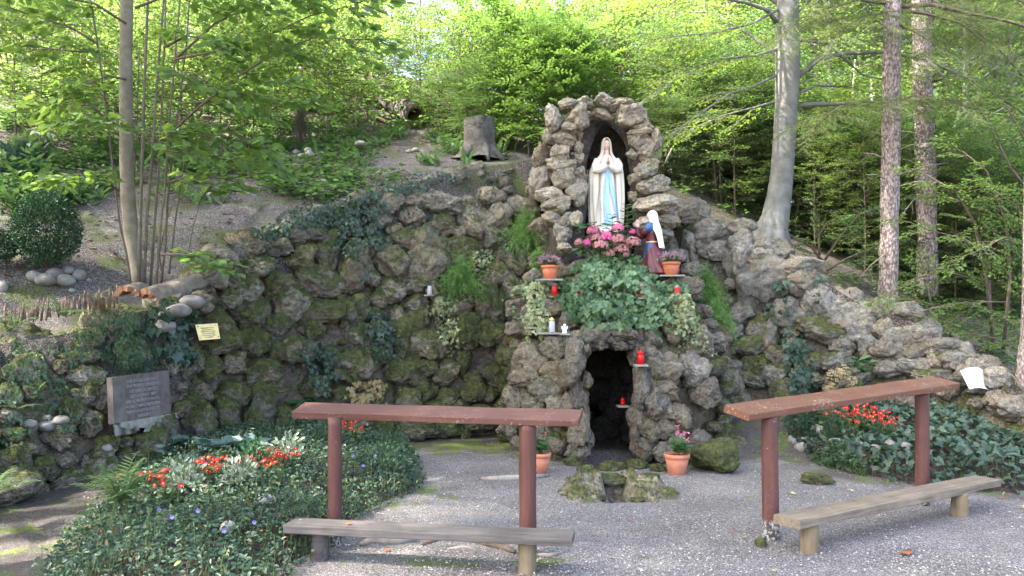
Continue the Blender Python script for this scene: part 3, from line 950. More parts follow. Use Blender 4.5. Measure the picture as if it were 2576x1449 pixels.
class Foliage:
    """sprays placed on limbs, then turned into one leaf mesh and one twig mesh"""
    def __init__(s, tpls, rng):
        s.t, s.rng, s.items = tpls, rng, []
    def spray(s, o, d, scale=1.0, roll=0.0, up=(0, 0, 1)):
        d = Vector(d).normalized()
        u = Vector(up)
        side = u.cross(d)
        if side.length < 1e-3: side = Vector((1, 0, 0)).cross(d)
        side.normalize()
        w = d.cross(side)
        if roll:
            q = Quaternion(d, roll); side = q @ side; w = q @ w
        s.items.append((s.rng.randrange(len(s.t)), np.array(o), np.array([d, side, w]).T, scale))
    def along(s, pts, step=.28, t0=.2, scale=1.0, spread=55, tip=True, vert=.1):
        pts = [Vector(p) for p in pts]
        lens = [(b - a).length for a, b in zip(pts, pts[1:])]
        tot = sum(lens); dpos = tot * t0; k = s.rng.randrange(2)
        while dpos < tot:
            acc = 0
            for a, b, l in zip(pts, pts[1:], lens):
                if acc + l >= dpos:
                    p = a.lerp(b, (dpos - acc) / l); d = (b - a).normalized(); break
                acc += l
            a_ = R(spread + s.rng.uniform(-18, 18)) * (1 if k % 2 else -1)
            dd = Quaternion((0, 0, 1), a_) @ d
            dd.z = dd.z * .4 + s.rng.uniform(-vert, vert * 1.5)
            s.spray(p, dd, scale * s.rng.uniform(.7, 1.15), s.rng.uniform(-.35, .35))
            k += 1
            dpos += step * s.rng.uniform(.7, 1.3)
        if tip:
            s.spray(pts[-1], (pts[-1] - pts[-2]).normalized(), scale, s.rng.uniform(-.2, .2))
    def geo(s, T):
        lv = Leaves(); A, B, Ra = [], [], []
        for ti, o, M, sc in s.items:
            t = s.t[ti]
            lv.add(o + (t['P'] @ M.T) * sc, t['D'] @ M.T, t['N'] @ M.T, t['S'] * (.4 + .6 * sc))
            A.append(o + (t['A'] @ M.T) * sc); B.append(o + (t['B'] @ M.T) * sc); Ra.append(t['r'])
        lg = lv.mesh(T)
        sg = seggeo(np.concatenate(A), np.concatenate(B), np.concatenate(Ra), np.concatenate(Ra) * .6)
        return lg, sg
def grow_tree(seed, H, tr, base, nl, reach, tpls, T, mats, step=.30, scale=1.0, upang=(5, 40), lean=.03, stems=1, bare=0.0, taper=.85):
    """returns the meshes wood, twigs, crown in the tree's own space"""
    r = random.Random(seed)
    wood = MB(); fol = Foliage(tpls, r)
    for st in range(stems):
        ox, oy = (0, 0) if stems == 1 else (r.uniform(-.15, .15), r.uniform(-.15, .15))
        lx, ly = r.uniform(-lean, lean) * H + (ox * 3 if stems > 1 else 0), r.uniform(-lean, lean) * H + (oy * 3 if stems > 1 else 0)
        h_ = H * (1 if stems == 1 else r.uniform(.7, 1))
        tp = [Vector((ox + lx * t * t + .04 * math.sin(5 * t + seed), oy + ly * t * t, h_ * t - .15)) for t in [i / 10 for i in range(11)]]
        wood.tube(tp, [tr * (1 - taper * t / 10) * (1.35 if t == 0 else 1) for t in range(11)], 8 if tr > .05 else 5, rough=.12)
        n_ = max(2, nl // stems)
        for k in range(n_):
            t = base / H + (1 - base / H) * (k + r.random()) / n_
            t = min(.99, t)
            i = min(9, int(t * 10)); p0 = tp[i].lerp(tp[i + 1], t * 10 - i)
            az = k * 2.4 + r.uniform(-.5, .5)
            ln = reach * (math.sin(math.pi * min(1, .25 + .8 * (1 - t))) * .75 + .25) * r.uniform(.7, 1.2)
            e = R(r.uniform(*upang) + 25 * t)
            d = Vector((math.cos(az) * math.cos(e), math.sin(az) * math.cos(e), math.sin(e)))
            pts = [p0 + d * ln * q + Vector((0, 0, -.10 * ln * q * q)) + Vector((r.gauss(0, .03), r.gauss(0, .03), 0)) * ln * q for q in (0, .25, .5, .75, 1)]
            r0 = max(.006, tr * .28 * (1 - .6 * t))
            wood.tube(pts, [r0 * (1 - .8 * q) for q in (0, .25, .5, .75, 1)], 4, cap=False)
            fol.along(pts, step, .18 + bare, scale)
        fol.spray(tp[-1], (r.uniform(-.3, .3), r.uniform(-.3, .3), 1), scale)
    (lv, lf), (sv, sf) = fol.geo(T)
    wood.add(sv, sf)
    V = np.concatenate(wood.V)
    print('tree', seed, len(lf))
    return mesh('trunk', V, wood.F, mats[0]), mesh('crown', lv, lf, mats[1], False)
def plant_tree(pair, name, label, cat, loc, rz=0, s=1.0, group=None, sz=None):
    t = thing(name, label, cat, loc, group)
    t.rotation_euler = (0, 0, rz)
    t.scale = (s, s, sz or s)
    link('trunk', pair[0], t)
    link('crown', pair[1], t)
    return t

BEECH_LEAF = leafmat('beech_leaf', (.075, .125, .032), (.14, .20, .05), (.34, .48, .06), .5, .5, .3)
WOOD_LEAF = leafmat('woodland_leaf', (.06, .115, .038), (.12, .185, .055), (.27, .43, .07), .48, .5, .3)
DARK_LEAF = leafmat('shade_leaf', (.048, .098, .038), (.10, .17, .06), (.2, .36, .08), .45, .45, .35)
ASH_LEAF = leafmat('ash_leaf', (.07, .13, .04), (.12, .19, .055), (.28, .48, .08), .48, .5, .3)
LIME_LEAF = leafmat('lime_leaf', (.075, .14, .04), (.125, .20, .058), (.30, .46, .08), .45, .5, .3)
CONIFER = leafmat('conifer_needles', (.075, .125, .04), (.15, .20, .07), (.24, .33, .09), .42, .6, .2)

SP_BEECH = [make_spray(10 + k, .95, 8, .075, 5) for k in range(5)]
SP_WOOD = [make_spray(20 + k, .75, 7, .07, 5, .22, .45) for k in range(5)]
SP_SMALL = [make_spray(30 + k, .5, 6, .05, 4, .15, .5) for k in range(4)]
SP_LIME = [make_spray(40 + k, .62, 5, .118, 3, .2, .42, 42) for k in range(6)]
SP_ASH = [make_pinnate(50 + k) for k in range(4)]
SP_CON = [make_conifer_spray(60 + k) for k in range(4)]

# ------------------------------------------------------------------ plants on the wall, the ledges and in the beds
bpy.context.view_layer.update()
DG = bpy.context.evaluated_depsgraph_get()
def hit(u, v):
    d = (P(u, v, 10) - EYEV).normalized()
    ok, loc, n, *_ = scene.ray_cast(DG, EYEV, d)
    if not ok: return None
    if n.dot(d) > 0: n = -n
    return loc, n
IVY_DARK = leafmat('ivy_leaf_dark', (.020, .045, .028), (.045, .085, .045), (.06, .12, .03), .2, .38, .5)
IVY_BLUE = leafmat('ivy_leaf_greyish', (.024, .052, .032), (.066, .108, .068), (.06, .11, .035), .18, .46, .4)
IVY_PALE = leafmat('ivy_leaf_pale', (.060, .13, .055), (.20, .31, .15), (.16, .30, .07), .25, .42, .45)
IVY_MID = leafmat('ivy_leaf_mid', (.032, .082, .03), (.11, .20, .08), (.14, .27, .06), .28, .42, .45)
IVY_VAR = leafmat('ivy_leaf_variegated', (.13, .20, .06), (.46, .46, .24), (.2, .25, .07), .3, .45, .4)
IVY_RED = leafmat('autumn_leaf', (.22, .24, .07), (.42, .27, .15), (.3, .25, .08), .3, .5, .3)
VINCA = leafmat('periwinkle_leaf', (.013, .036, .020), (.042, .085, .045), (.05, .11, .03), .2, .42, .4)
SMALLV = leafmat('small_vine_leaf', (.03, .07, .035), (.07, .13, .06), (.09, .18, .04), .25, .4, .4)
FERN = leafmat('fern_leaf', (.08, .145, .055), (.15, .23, .085), (.2, .33, .08), .4, .5, .3)
FENNEL = leafmat('feathery_leaf', (.12, .25, .07), (.24, .40, .12), (.26, .5, .1), .45, .5, .3)
BOX = leafmat('boxwood_leaf', (.010, .042, .018), (.032, .088, .030), (.04, .11, .03), .2, .4, .4)
HYD_LEAF = leafmat('hydrangea_leaf', (.03, .085, .03), (.075, .16, .05), (.1, .22, .04), .25, .4, .45)
PINK = leafmat('hydrangea_petal', (.55, .12, .22), (.72, .26, .32), (.5, .15, .2), .25, .6, .2)
PINK_OLD = leafmat('faded_petal', (.40, .15, .15), (.60, .32, .28), (.35, .15, .12), .25, .6, .2)
PINK_HOT = leafmat('fresh_petal', (.72, .10, .30), (.85, .22, .42), (.6, .12, .25), .25, .6, .2)
RED = leafmat('begonia_petal', (.30, .004, .008), (.50, .012, .014), (.3, .005, .006), .25, .5, .3)
YELLOW = plain('flower_centre', (.75, .45, .03), .6)
BEG_LEAF = leafmat('begonia_leaf', (.03, .07, .025), (.07, .12, .035), (.08, .16, .03), .25, .35, .45)
EUON = leafmat('variegated_leaf', (.10, .16, .08), (.58, .60, .46), (.2, .25, .1), .25, .4, .4)
HEATH = leafmat('heather_green', (.06, .10, .035), (.12, .17, .06), (.12, .17, .05), .3, .6, .2)
HEATHP = leafmat('heather_bloom', (.36, .18, .25), (.58, .36, .42), (.3, .15, .2), .3, .6, .2)
HOSTA = leafmat('bluish_leaf', (.025, .055, .055), (.06, .105, .095), (.05, .1, .05), .2, .4, .45)
LILAC = leafmat('periwinkle_flower', (.14, .13, .34), (.22, .2, .45), (.2, .2, .5), .3)
WEED = leafmat('weed_leaf', (.06, .12, .045), (.14, .22, .085), (.14, .26, .06), .35, .45, .4)
STEM_G = plain('green_stem', (.10, .13, .04), .7)
STEM_B = plain('vine_stem', (.13, .085, .055), .8)

def towards_eye(p):
    return nrm(np.array([0, 0, EYE]) - np.asarray(p))
def ivy(name, label, blobs, strands, size, mat, T=L_IVY, lift=(.02, .09), group=None, stems=True, seed=1, tail=1.0, cat='ivy', up=.25):
    """blobs: (u, v, ru, rv, leaves); strands: (u0, v0, u1, v1, leaves) trailing shoots"""
    r = random.Random(seed)
    lv = Leaves(); A, B = [], []
    first = None
    def leaf(u, v, big=1.0, lo=lift):
        nonlocal first
        h = hit(u, v)
        if h is None: return None
        if h[0].y > 16: return None
        p = np.array(h[0]); n = np.array(h[1])
        te = towards_eye(p)
        nn = nrm(n * .55 + te * .55 + np.array([r.gauss(0, .38), r.gauss(0, .38), up + r.gauss(0, .30)]))
        d = np.array([r.gauss(0, .55), r.gauss(0, .25), -1 + r.gauss(0, .4)])
        q = p + te * r.uniform(*lo)
        lv.add(q, d, nn, size * big * r.choice((.55, .75, .9, 1.0, 1.15)))
        if first is None or q[2] < first[2]: first = q
        return q
    for u, v, ru, rv, n in blobs:
        for _ in range(n):
            a = r.uniform(0, 6.28); rr = math.sqrt(r.random()) * (1 + .15 * math.sin(3 * a + seed))
            leaf(u + ru * rr * math.cos(a), v + rv * rr * math.sin(a))
    for u0, v0, u1, v1, n in strands:
        last = None
        wob = r.uniform(-1, 1)
        for k in range(n):
            t = k / max(1, n - 1)
            u = u0 + (u1 - u0) * t + 14 * wob * math.sin(t * 4) ; v = v0 + (v1 - v0) * t
            q = leaf(u + r.gauss(0, 6), v + r.gauss(0, 5), 1 - .35 * t * tail, (.015, .06))
            h = hit(u, v)
            if h is None: continue
            s_ = np.array(h[0]) + towards_eye(h[0]) * .025
            if last is not None and np.linalg.norm(last - s_) < .35:
                A.append(last); B.append(s_)
            last = s_
    if first is None: return None
    t = thing(name, label, cat, Vector(first), group)
    V, F = lv.mesh(T)
    obj('leaves', into(t, V), F, mat, t, False)
    if A and stems:
        V, F = seggeo(np.array(A), np.array(B), .0035, .0025)
        obj('stems', into(t, V), F, STEM_B, t)
    return t
def into(root, V):
    return np.asarray(V, float) - np.array(root.location)
def sub(root, name, mb, mat, smooth=True, **kw):
    V = into(root, np.concatenate(mb.V))
    return obj(name, V, mb.F, mat, root, smooth, mb.M if isinstance(mat, (list, tuple)) else None, **kw)

# the big ivy over the grotto ledge: a cushion hanging over the lip
ivy('ivy', 'dense pale green ivy cushion hanging over the grotto doorway', [(1555, 688, 110, 44, 560), (1560, 742, 145, 46, 620), (1480, 775, 55, 38, 170), (1640, 775, 75, 40, 240), (1550, 795, 110, 26, 180), (1690, 735, 40, 40, 90), (1430, 735, 40, 45, 110), (1545, 655, 65, 18, 160)],
    [(1480, 770, 1462, 845, 14), (1530, 790, 1525, 838, 10), (1590, 790, 1600, 838, 10), (1640, 790, 1665, 860, 14), (1450, 755, 1425, 825, 12), (1690, 770, 1720, 850, 14), (1570, 790, 1575, 835, 8)], .066, IVY_MID, lift=(.02, .22), seed=3)
ivy('ivy', 'paler ivy shoots over the top of the grotto ledge cushion', [(1555, 678, 105, 38, 330), (1560, 735, 140, 42, 300), (1640, 765, 70, 35, 110), (1470, 760, 50, 35, 90), (1545, 652, 55, 14, 80)], [(1500, 780, 1490, 825, 8), (1620, 780, 1640, 835, 10)], .066, IVY_PALE, lift=(.10, .30), seed=33)
ivy('ivy', 'trailing pale ivy shoots left of the red candles on the ledge', [(1330, 720, 35, 25, 60), (1350, 735, 30, 30, 60)], [(1330, 730, 1280, 790, 18), (1310, 720, 1265, 755, 14), (1345, 760, 1300, 800, 14), (1390, 700, 1350, 705, 10)], .05, IVY_PALE, lift=(.02, .10), seed=4)
ivy('ivy', 'yellowing variegated ivy trailing down right of the doorway', [(1715, 790, 32, 35, 120), (1735, 820, 30, 40, 90)], [(1720, 780, 1790, 885, 26), (1710, 800, 1715, 900, 22), (1690, 790, 1675, 850, 14), (1740, 800, 1760, 880, 16), (1730, 770, 1690, 815, 12), (1750, 840, 1785, 890, 14)], .048, IVY_VAR, lift=(.02, .09), seed=5)
ivy('ivy', 'dark trailing ivy high on the left wall', [(850, 530, 60, 45, 340), (900, 560, 55, 50, 260), (930, 510, 45, 30, 170), (880, 610, 35, 45, 150), (760, 545, 60, 30, 220), (690, 580, 45, 20, 110), (1000, 470, 70, 16, 150), (1080, 445, 70, 14, 120), (950, 600, 30, 30, 70)],
    [(900, 560, 905, 720, 26), (930, 560, 935, 680, 20), (860, 560, 865, 640, 16), (880, 590, 925, 700, 22)], .05, IVY_DARK, seed=6, lift=(.02, .12))
ivy('ivy', 'greyish ivy column hanging down the middle of the left wall', [(950, 820, 35, 40, 110), (970, 870, 38, 40, 90)], [(930, 780, 960, 920, 24), (950, 790, 985, 900, 20), (985, 800, 985, 900, 18)], .055, IVY_BLUE, seed=7)
ivy('ivy', 'greyish ivy patch low on the left wall near the autumn leaves', [(800, 900, 45, 45, 120), (810, 955, 38, 40, 80)], [(770, 870, 740, 930, 14), (800, 880, 830, 990, 20), (790, 900, 770, 980, 16)], .055, IVY_BLUE, seed=8)
ivy('ivy', 'big-leaved ivy strand trailing down the pale right wall', [(2000, 870, 35, 40, 60), (2010, 920, 40, 40, 55), (2020, 960, 40, 30, 50), (1970, 720, 25, 20, 16), (2060, 700, 20, 14, 10), (1940, 780, 20, 20, 10)],
    [(1970, 700, 1990, 900, 20), (2060, 690, 2030, 800, 9), (1930, 770, 2000, 860, 9), (2000, 900, 2030, 990, 16)], .078, IVY_BLUE, seed=9, tail=.2)
ivy('ivy', 'yellow-green variegated creeper left of the arm rail on the wall foot', [(925, 985, 48, 32, 200), (905, 1010, 35, 25, 80)], [], .05, IVY_RED, seed=10, lift=(.04, .16))
ivy('vine', 'dense small-leaved vine spilling over the low wall above the stone tablet', [(330, 820, 60, 40, 420), (310, 880, 60, 45, 420), (280, 790, 80, 25, 260), (350, 900, 55, 35, 260), (330, 935, 50, 18, 110), (230, 830, 50, 25, 140), (390, 850, 35, 45, 90)], [(300, 900, 300, 950, 10), (350, 910, 360, 950, 10)], .042, SMALLV, L_LANCE, lift=(.02, .14), seed=11, cat='vine')
ivy('ivy', 'broad-leaved ivy beside the brass plate and cobbles', [(430, 820, 55, 40, 60), (470, 800, 40, 35, 40), (450, 880, 50, 30, 50), (420, 780, 40, 30, 30)], [(440, 860, 480, 890, 8), (470, 840, 470, 900, 8)], .085, IVY_DARK, seed=12)
ivy('ivy', 'thin ivy sprigs creeping over the stone tablet', [], [(285, 950, 420, 945, 9), (280, 1010, 310, 1040, 5), (390, 960, 420, 1000, 6), (330, 1010, 350, 1060, 5), (432, 1000, 440, 1110, 8)], .035, SMALLV, L_IVY, seed=13, stems=False)
ivy('ivy', 'scattered ivy sprigs on the mossy left rockery', [(60, 930, 60, 40, 90), (130, 990, 60, 60, 110), (40, 1080, 40, 40, 60), (180, 1060, 40, 30, 50), (90, 880, 80, 20, 80), (200, 880, 30, 40, 50), (30, 1000, 30, 40, 40)], [], .045, SMALLV, L_OVAL, seed=14)
ivy('ivy', 'small leafy ferns and ivy hanging beneath the lower feathery plant', [(1120, 800, 30, 50, 110), (1135, 850, 25, 40, 60), (1100, 770, 25, 30, 50)], [(1120, 820, 1160, 890, 14), (1130, 840, 1140, 880, 8)], .045, IVY_VAR, seed=15)
ivy('ivy', 'little variegated ivy around the red candle on the wall', [(1215, 645, 26, 22, 100)], [(1195, 650, 1190, 690, 10), (1230, 650, 1240, 680, 8)], .042, IVY_VAR, seed=16)
ivy('ivy', 'sparse ivy on the crest stones left of the niche', [(1180, 500, 90, 60, 60), (1240, 440, 40, 30, 20), (1060, 540, 60, 40, 50), (700, 640, 80, 60, 50), (1040, 620, 60, 60, 40)], [], .04, IVY_DARK, seed=17)

# feathery hanging plants: many fine threads on arching plumes
def feathery(label, u, v, ru, rv, n, hang=.5, group='feathery hanging plants', Yoff=0.0, dark=1.0, seed=0):
    r = random.Random(seed)
    h = hit(u, v + rv * .3)
    c = P(u, v, h[0].y - .12)
    Y = c.y
    t = thing('feathery_plant', label, 'plant', c + Vector((0, .05, -PX(rv * .5, Y))), group)
    lv = Leaves(); A, B = [], []
    for k in range(n):
        az = r.uniform(0, 2 * math.pi); e = r.uniform(-.35, 1.45)
        L = r.choice((.45, .65, .8, .95, 1.1, 1.3)) * r.uniform(.85, 1.1)
        d = Vector((math.cos(az) * math.cos(e) * PX(ru, Y), math.sin(az) * math.cos(e) * PX(ru, Y) * .7 - .05, math.sin(e) * PX(rv, Y)))
        pts = []
        for q in range(6):
            s_ = q / 5
            p = c + d * L * s_ + Vector((0, 0, -PX(rv, Y) * hang * 1.5 * s_ * s_ * math.cos(e)))
            pts.append(p)
        for a, b in zip(pts, pts[1:]):
            A.append(a[:]); B.append(b[:])
        for q in range(1, 6):
            base = np.array(pts[q - 1]); dd = np.array(pts[q] - pts[q - 1])
            m = 7
            f = np.random.default_rng(seed * 1000 + k * 7 + q)
            pp = base + dd * f.random((m, 1))
            dr = nrm(f.normal(0, 1, (m, 3)) + nrm(dd[None]) * .8)
            lv.add(pp, dr, f.normal(0, 1, (m, 3)), f.uniform(.03, .095, m))
    V, F = lv.mesh(L_NEED)
    obj('foliage', into(t, V), F, FENNEL, t, False)
    V, F = seggeo(np.array(A), np.array(B), .0016, .0012)
    obj('stems', into(t, V), F, STEM_G, t)
    return t
feathery('larger feathery green plant hanging left of the niche above the heather pot', 1332, 595, 78, 62, 300, seed=1)
feathery('feathery green plant low on the left wall beside the clear candle', 1160, 705, 60, 60, 240, seed=2)
feathery('drooping feathery green plant on the right shoulder of the grotto', 1775, 725, 58, 62, 230, .9, seed=3)
feathery('feathery green plant hanging lowest on the grotto right shoulder', 1800, 790, 40, 48, 120, .9, seed=4)
feathery('small drooping tuft under the larger feathery plant by the niche', 1355, 655, 26, 40, 70, .9, seed=5)

# ferns
def frond_geo(lv, A, B, base, d, L, r, npin=17, arch=.45, pin=.24):
    d = Vector(d).normalized()
    side = d.cross(Vector((0, 0, 1))).normalized()
    prev = Vector(base)
    for i in range(1, npin + 1):
        t = i / npin
        p = Vector(base) + d * L * t + Vector((0, 0, -arch * L * t * t))
        A.append(prev[:]); B.append(p[:])
        tang = (p - prev).normalized()
        w = L * pin * math.sin(math.pi * min(1, .12 + .9 * t) ) ** .7 * (1.05 - .5 * t)
        for s_ in (-1, 1):
            dd = side * s_ + tang * .35 + Vector((0, 0, -.12 + r.gauss(0, .06)))
            lv.add(np.array(p), np.array(dd), np.array([r.gauss(0, .12), r.gauss(0, .12), 1.0]), max(.012, w))
        prev = p
L_PIN = tpl([(-.07, 0, 0), (.07, 0, 0), (.09, .45, 0), (-.09, .45, 0), (0, 1, -.05), (0, 1, -.05)], [[0, 1, 2, 3], [3, 2, 4, 5]])
def fern(label, base, n, L, seed, group='ferns', e=(.5, 1.25), mat=None, azr=(0, 6.28)):
    r = random.Random(seed)
    t = thing('fern', label, 'fern', base, group)
    for k in range(n):
        lv = Leaves(); A, B = [], []
        az = azr[0] + (azr[1] - azr[0]) * (k + r.uniform(.2, .8)) / n
        el = r.uniform(*e)
        frond_geo(lv, A, B, base, (math.cos(az) * math.cos(el), math.sin(az) * math.cos(el), math.sin(el)), L * r.uniform(.75, 1.1), r)
        V, F = lv.mesh(L_PIN)
        V2, F2 = seggeo(np.array(A), np.array(B), .003, .002)
        mb = MB(); mb.add(V, F); mb.add(V2, F2)
        sub(t, 'frond', mb, mat or FERN, False)
    return t
fern('fern reaching in at the lower left edge', P(-25, 1250, 5.7), 9, .5, 2)
fern('fern on the low wall at the far left edge', P(25, 835, 6.95), 9, .42, 3)
fern('dark fern in front of the stake fence', P(160, 795, 7.3), 9, .40, 4)
fern('fern just left of the bark slabs', P(240, 760, 7.7), 6, .3, 5)
fern('small fern among white stones in the left rockery', P(95, 985, 7.0), 6, .22, 6)
fern('tiny fern below the left rockery stones', P(45, 1030, 6.8), 6, .22, 7)
fern('tiny fern on the wall under the feathery plant', P(1095, 790, 9.75), 5, .16, 8)

# ------------------------------------------------------------------ flower beds
def poly_dist(px, py, poly):
    n = len(poly)
    d = np.full(px.shape, 1e9); inside = np.zeros(px.shape, bool)
    for i in range(n):
        x1, y1 = poly[i]; x2, y2 = poly[(i + 1) % n]
        vx, vy = x2 - x1, y2 - y1
        t = np.clip(((px - x1) * vx + (py - y1) * vy) / (vx * vx + vy * vy), 0, 1)
        d = np.minimum(d, np.hypot(px - x1 - t * vx, py - y1 - t * vy))
        c = ((y1 > py) != (y2 > py)) & (px < (x2 - x1) * (py - y1) / (y2 - y1 + 1e-12) + x1)
        inside ^= c
    return np.where(inside, d, -d)
SOIL = plain('bed_soil', (.045, .034, .030), .95, .1, var=.5, vscale=25, bump=.8, bscale=45, bdist=.02)
class Bed:
    def __init__(s, uv, hmax, slope, name, label):
        s.poly = [(G(u, v).x, G(u, v).y) for u, v in uv]
        s.h, s.sl = hmax, slope
        xs = [p[0] for p in s.poly]; ys = [p[1] for p in s.poly]
        s.bb = (min(xs), max(xs), min(ys), max(ys))
        gx = np.arange(s.bb[0] - .1, s.bb[1] + .1, .06); gy = np.arange(s.bb[2] - .1, s.bb[3] + .1, .06)
        X, Y = np.meshgrid(gx, gy)
        Z = s.z(X, Y)
        D = poly_dist(X, Y, s.poly)
        F = gridfaces(*X.shape)
        keep = (D.ravel()[F] > -.12).all(1)
        V = np.stack([X.ravel(), Y.ravel(), Z.ravel()], 1)
        used = np.unique(F[keep]); remap = np.full(len(V), -1); remap[used] = np.arange(len(used))
        s.o = obj(name, V[used], remap[F[keep]], SOIL, kind='structure')
    def z(s, x, y):
        d = poly_dist(x, y, s.poly)
        b = s.h * (1 - np.exp(-np.clip(d, 0, None) * s.sl)) 
        return ground_h(x, y) + b - .03 * (d < 0) - .02 + .03 * np.sin(x * 5) * np.cos(y * 4) * (d > .1)
    def sample(s, n, rng, margin=0.0, test=None):
        out = []
        while sum(len(o) for o in out) < n:
            x = rng.uniform(s.bb[0], s.bb[1], n * 2); y = rng.uniform(s.bb[2], s.bb[3], n * 2)
            m = poly_dist(x, y, s.poly) > margin
            if test is not None: m &= test(x, y)
            out.append(np.stack([x[m], y[m]], 1))
        xy = np.concatenate(out)[:n]
        return np.concatenate([xy, s.z(xy[:, 0], xy[:, 1])[:, None]], 1)
bedL = Bed([(620, 1560), (735, 1425), (800, 1385), (865, 1322), (965, 1268), (1062, 1222), (1040, 1160), (985, 1118), (760, 1112), (560, 1138), (430, 1168), (330, 1235), (215, 1340), (130, 1450), (60, 1560)], .27, 2.2, 'flower_bed', 'l')
bedR = Bed([(1985, 1108), (1992, 1140), (2080, 1172), (2180, 1196), (2330, 1222), (2450, 1236), (2600, 1250), (2760, 1200), (2650, 1110), (2400, 1070), (2150, 1045), (2000, 1055)], .42, 1.6, 'flower_bed', 'r')
def cover(bed, name, label, n, size, mat, T, height, seed, cat, margin=0.0, test=None, stems=.25, up=1.0, clump=None):
    g = np.random.default_rng(seed)
    p = bed.sample(n, g, margin, test)
    hh = height * (.25 + .75 * g.random(n) ** .7)
    nz = np.array([noise.noise(Vector((a * 1.8, b * 1.8, seed))) for a, b in p[:, :2]])
    hh = hh * (1 + .8 * nz)
    q = p.copy(); q[:, 2] += hh
    # shoots lean outwards and over the edge
    d = np.stack([g.normal(0, 1, n), g.normal(0, 1, n) - .35, g.normal(-.25, .5, n)], 1)
    nn = np.stack([g.normal(0, .55, n), g.normal(-.35, .5, n), np.full(n, up)], 1)
    V, F = leafgeo(T, q, d, nn, size * g.uniform(.55, 1.2, n))
    t = obj(name, V, F, mat, None, False, label=label, cat=cat, kind='stuff')
    k = int(n * stems)
    if k:
        A = p[:k]; B = q[:k] + g.normal(0, .025, (k, 3))
        M = (A + B) / 2 + g.normal(0, .02, (k, 3))
        V, F = seggeo(np.concatenate([A, M]), np.concatenate([M, B]), .002, .0014)
        obj('stems', V, F, STEM_G, t)
    return t
cover(bedL, 'periwinkle', 'dark glossy periwinkle carpet filling the bed left of the front bench', 21000, .042, VINCA, L_OVAL, .14, 5, 'ground cover', -.06)
cover(bedL, 'young_shoots', 'fresh lighter shoots rising through the periwinkle of the left bed', 2600, .034, SMALLV, L_OVAL, .20, 25, 'ground cover', -.08, None, .5)
cover(bedL, 'dead_leaves', 'few brown dead leaves caught in the left bed', 260, .045, IVY_RED, L_OVAL, .15, 26, 'leaf litter', -.1, None, 0)
cover(bedR, 'dead_leaves', 'few brown dead leaves caught in the right bed', 160, .05, IVY_RED, L_OVAL, .12, 27, 'leaf litter', -.1, None, 0)
cover(bedR, 'ground_ivy', 'broad grey-green ivy carpet in the bed behind the right bench', 5600, .085, IVY_BLUE, L_IVY, .14, 6, 'ground cover', -.06, lambda x, y: (x > 3.25 + .3 * np.sin(y * 3)) | ((x > 2.9) & (y > 8.6)), .4, .7)
cover(bedR, 'periwinkle', 'small-leaved periwinkle along the cobble edge of the right bed', 4200, .042, VINCA, L_OVAL, .12, 7, 'ground cover', -.05, lambda x, y: (x < 3.5) & ((y < 8.6) | (x < 2.95)), .4)
def flowers(name, label, centres, n, spread, bed, seed, petal=.026, leaves=60, mat=RED, group='red begonias', height=.16, cat='begonia'):
    """a begonia clump: leaves and red flowers with yellow centres"""
    g = np.random.default_rng(seed)
    c0 = centres[0]
    t = thing(name, label, cat, Vector(c0), group)
    lv = Leaves()
    A, B = [], []
    for c in centres:
        c = np.array(c)
        for _ in range(leaves):
            p = c + np.array([g.normal(0, spread), g.normal(0, spread * .8), g.uniform(.02, height * .85)])
            lv.add(p, g.normal(0, 1, 3) * [1, 1, .4], np.array([g.normal(0, .5), g.normal(-.3, .5), 1]), g.uniform(.03, .06))
        for _ in range(n):
            p = c + np.array([g.normal(0, spread), g.normal(0, spread * .7), height * g.uniform(.95, 1.45)])
            n0 = nrm(np.array([g.normal(0, .5), -.7 + g.normal(0, .4), .6]))
            x = nrm(np.cross(n0, [0, 0, 1])); y = np.cross(n0, x)
            a0 = g.uniform(0, 6)
            fl, ce = Leaves(), Leaves()
            for k in range(4):
                a = a0 + k * math.pi / 2
                fl.add(p, x * math.cos(a) + y * math.sin(a), n0, petal * (1.0 if k % 2 else .72) * g.uniform(.85, 1.15))
            ce.add(p + n0 * .006 - y * .004, y, n0, .011)
            V1, F1 = fl.mesh(L_PETAL); V2, F2 = ce.mesh(L_PETAL)
            mb = MB(); mb.add(V1, F1, 0); mb.add(V2, F2, 1)
            sub(t, 'flower', mb, [mat, YELLOW], False)
            A.append(c + np.array([g.normal(0, spread * .6), g.normal(0, spread * .5), 0])); B.append(p)
    V, F = lv.mesh(L_ROUND); obj('leaves', into(t, V), F, BEG_LEAF, t, False)
    V, F = seggeo(np.array(A), np.array(B), .003, .002); obj('stems', into(t, V), F, STEM_G, t)
    return t
def at(u, v, Y):
    p = P(u, v, Y); return (p.x, p.y, p.z)
def onbed(bed, u, v, hgt=.0):
    """where the sight line meets the bed"""
    d = (P(u, v, 10) - EYEV)
    for k in range(400):
        p = EYEV + d * (.4 + k * .002)
        if p.z <= float(bed.z(np.array([p.x]), np.array([p.y]))[0]) + hgt: return (p.x, p.y, float(bed.z(np.array([p.x]), np.array([p.y]))[0]))
    p = P(u, v, 7.5); return (p.x, p.y, p.z)
fern('pale green fern with arching fronds at the left of the flower bed', Vector(onbed(bedL, 300, 1285, .1)) + Vector((0, 0, .14)), 13, .62, 1, e=(.75, 1.4))
flowers('begonia', 'red begonias beside the pale fern', [onbed(bedL, 355, 1230, .1), onbed(bedL, 395, 1222, .1), onbed(bedL, 420, 1240, .1)], 9, .07, bedL, 1)
flowers('begonia', 'red begonia clump in the middle of the left bed', [onbed(bedL, 530, 1205, .1), onbed(bedL, 545, 1190, .1)], 13, .06, bedL, 2)
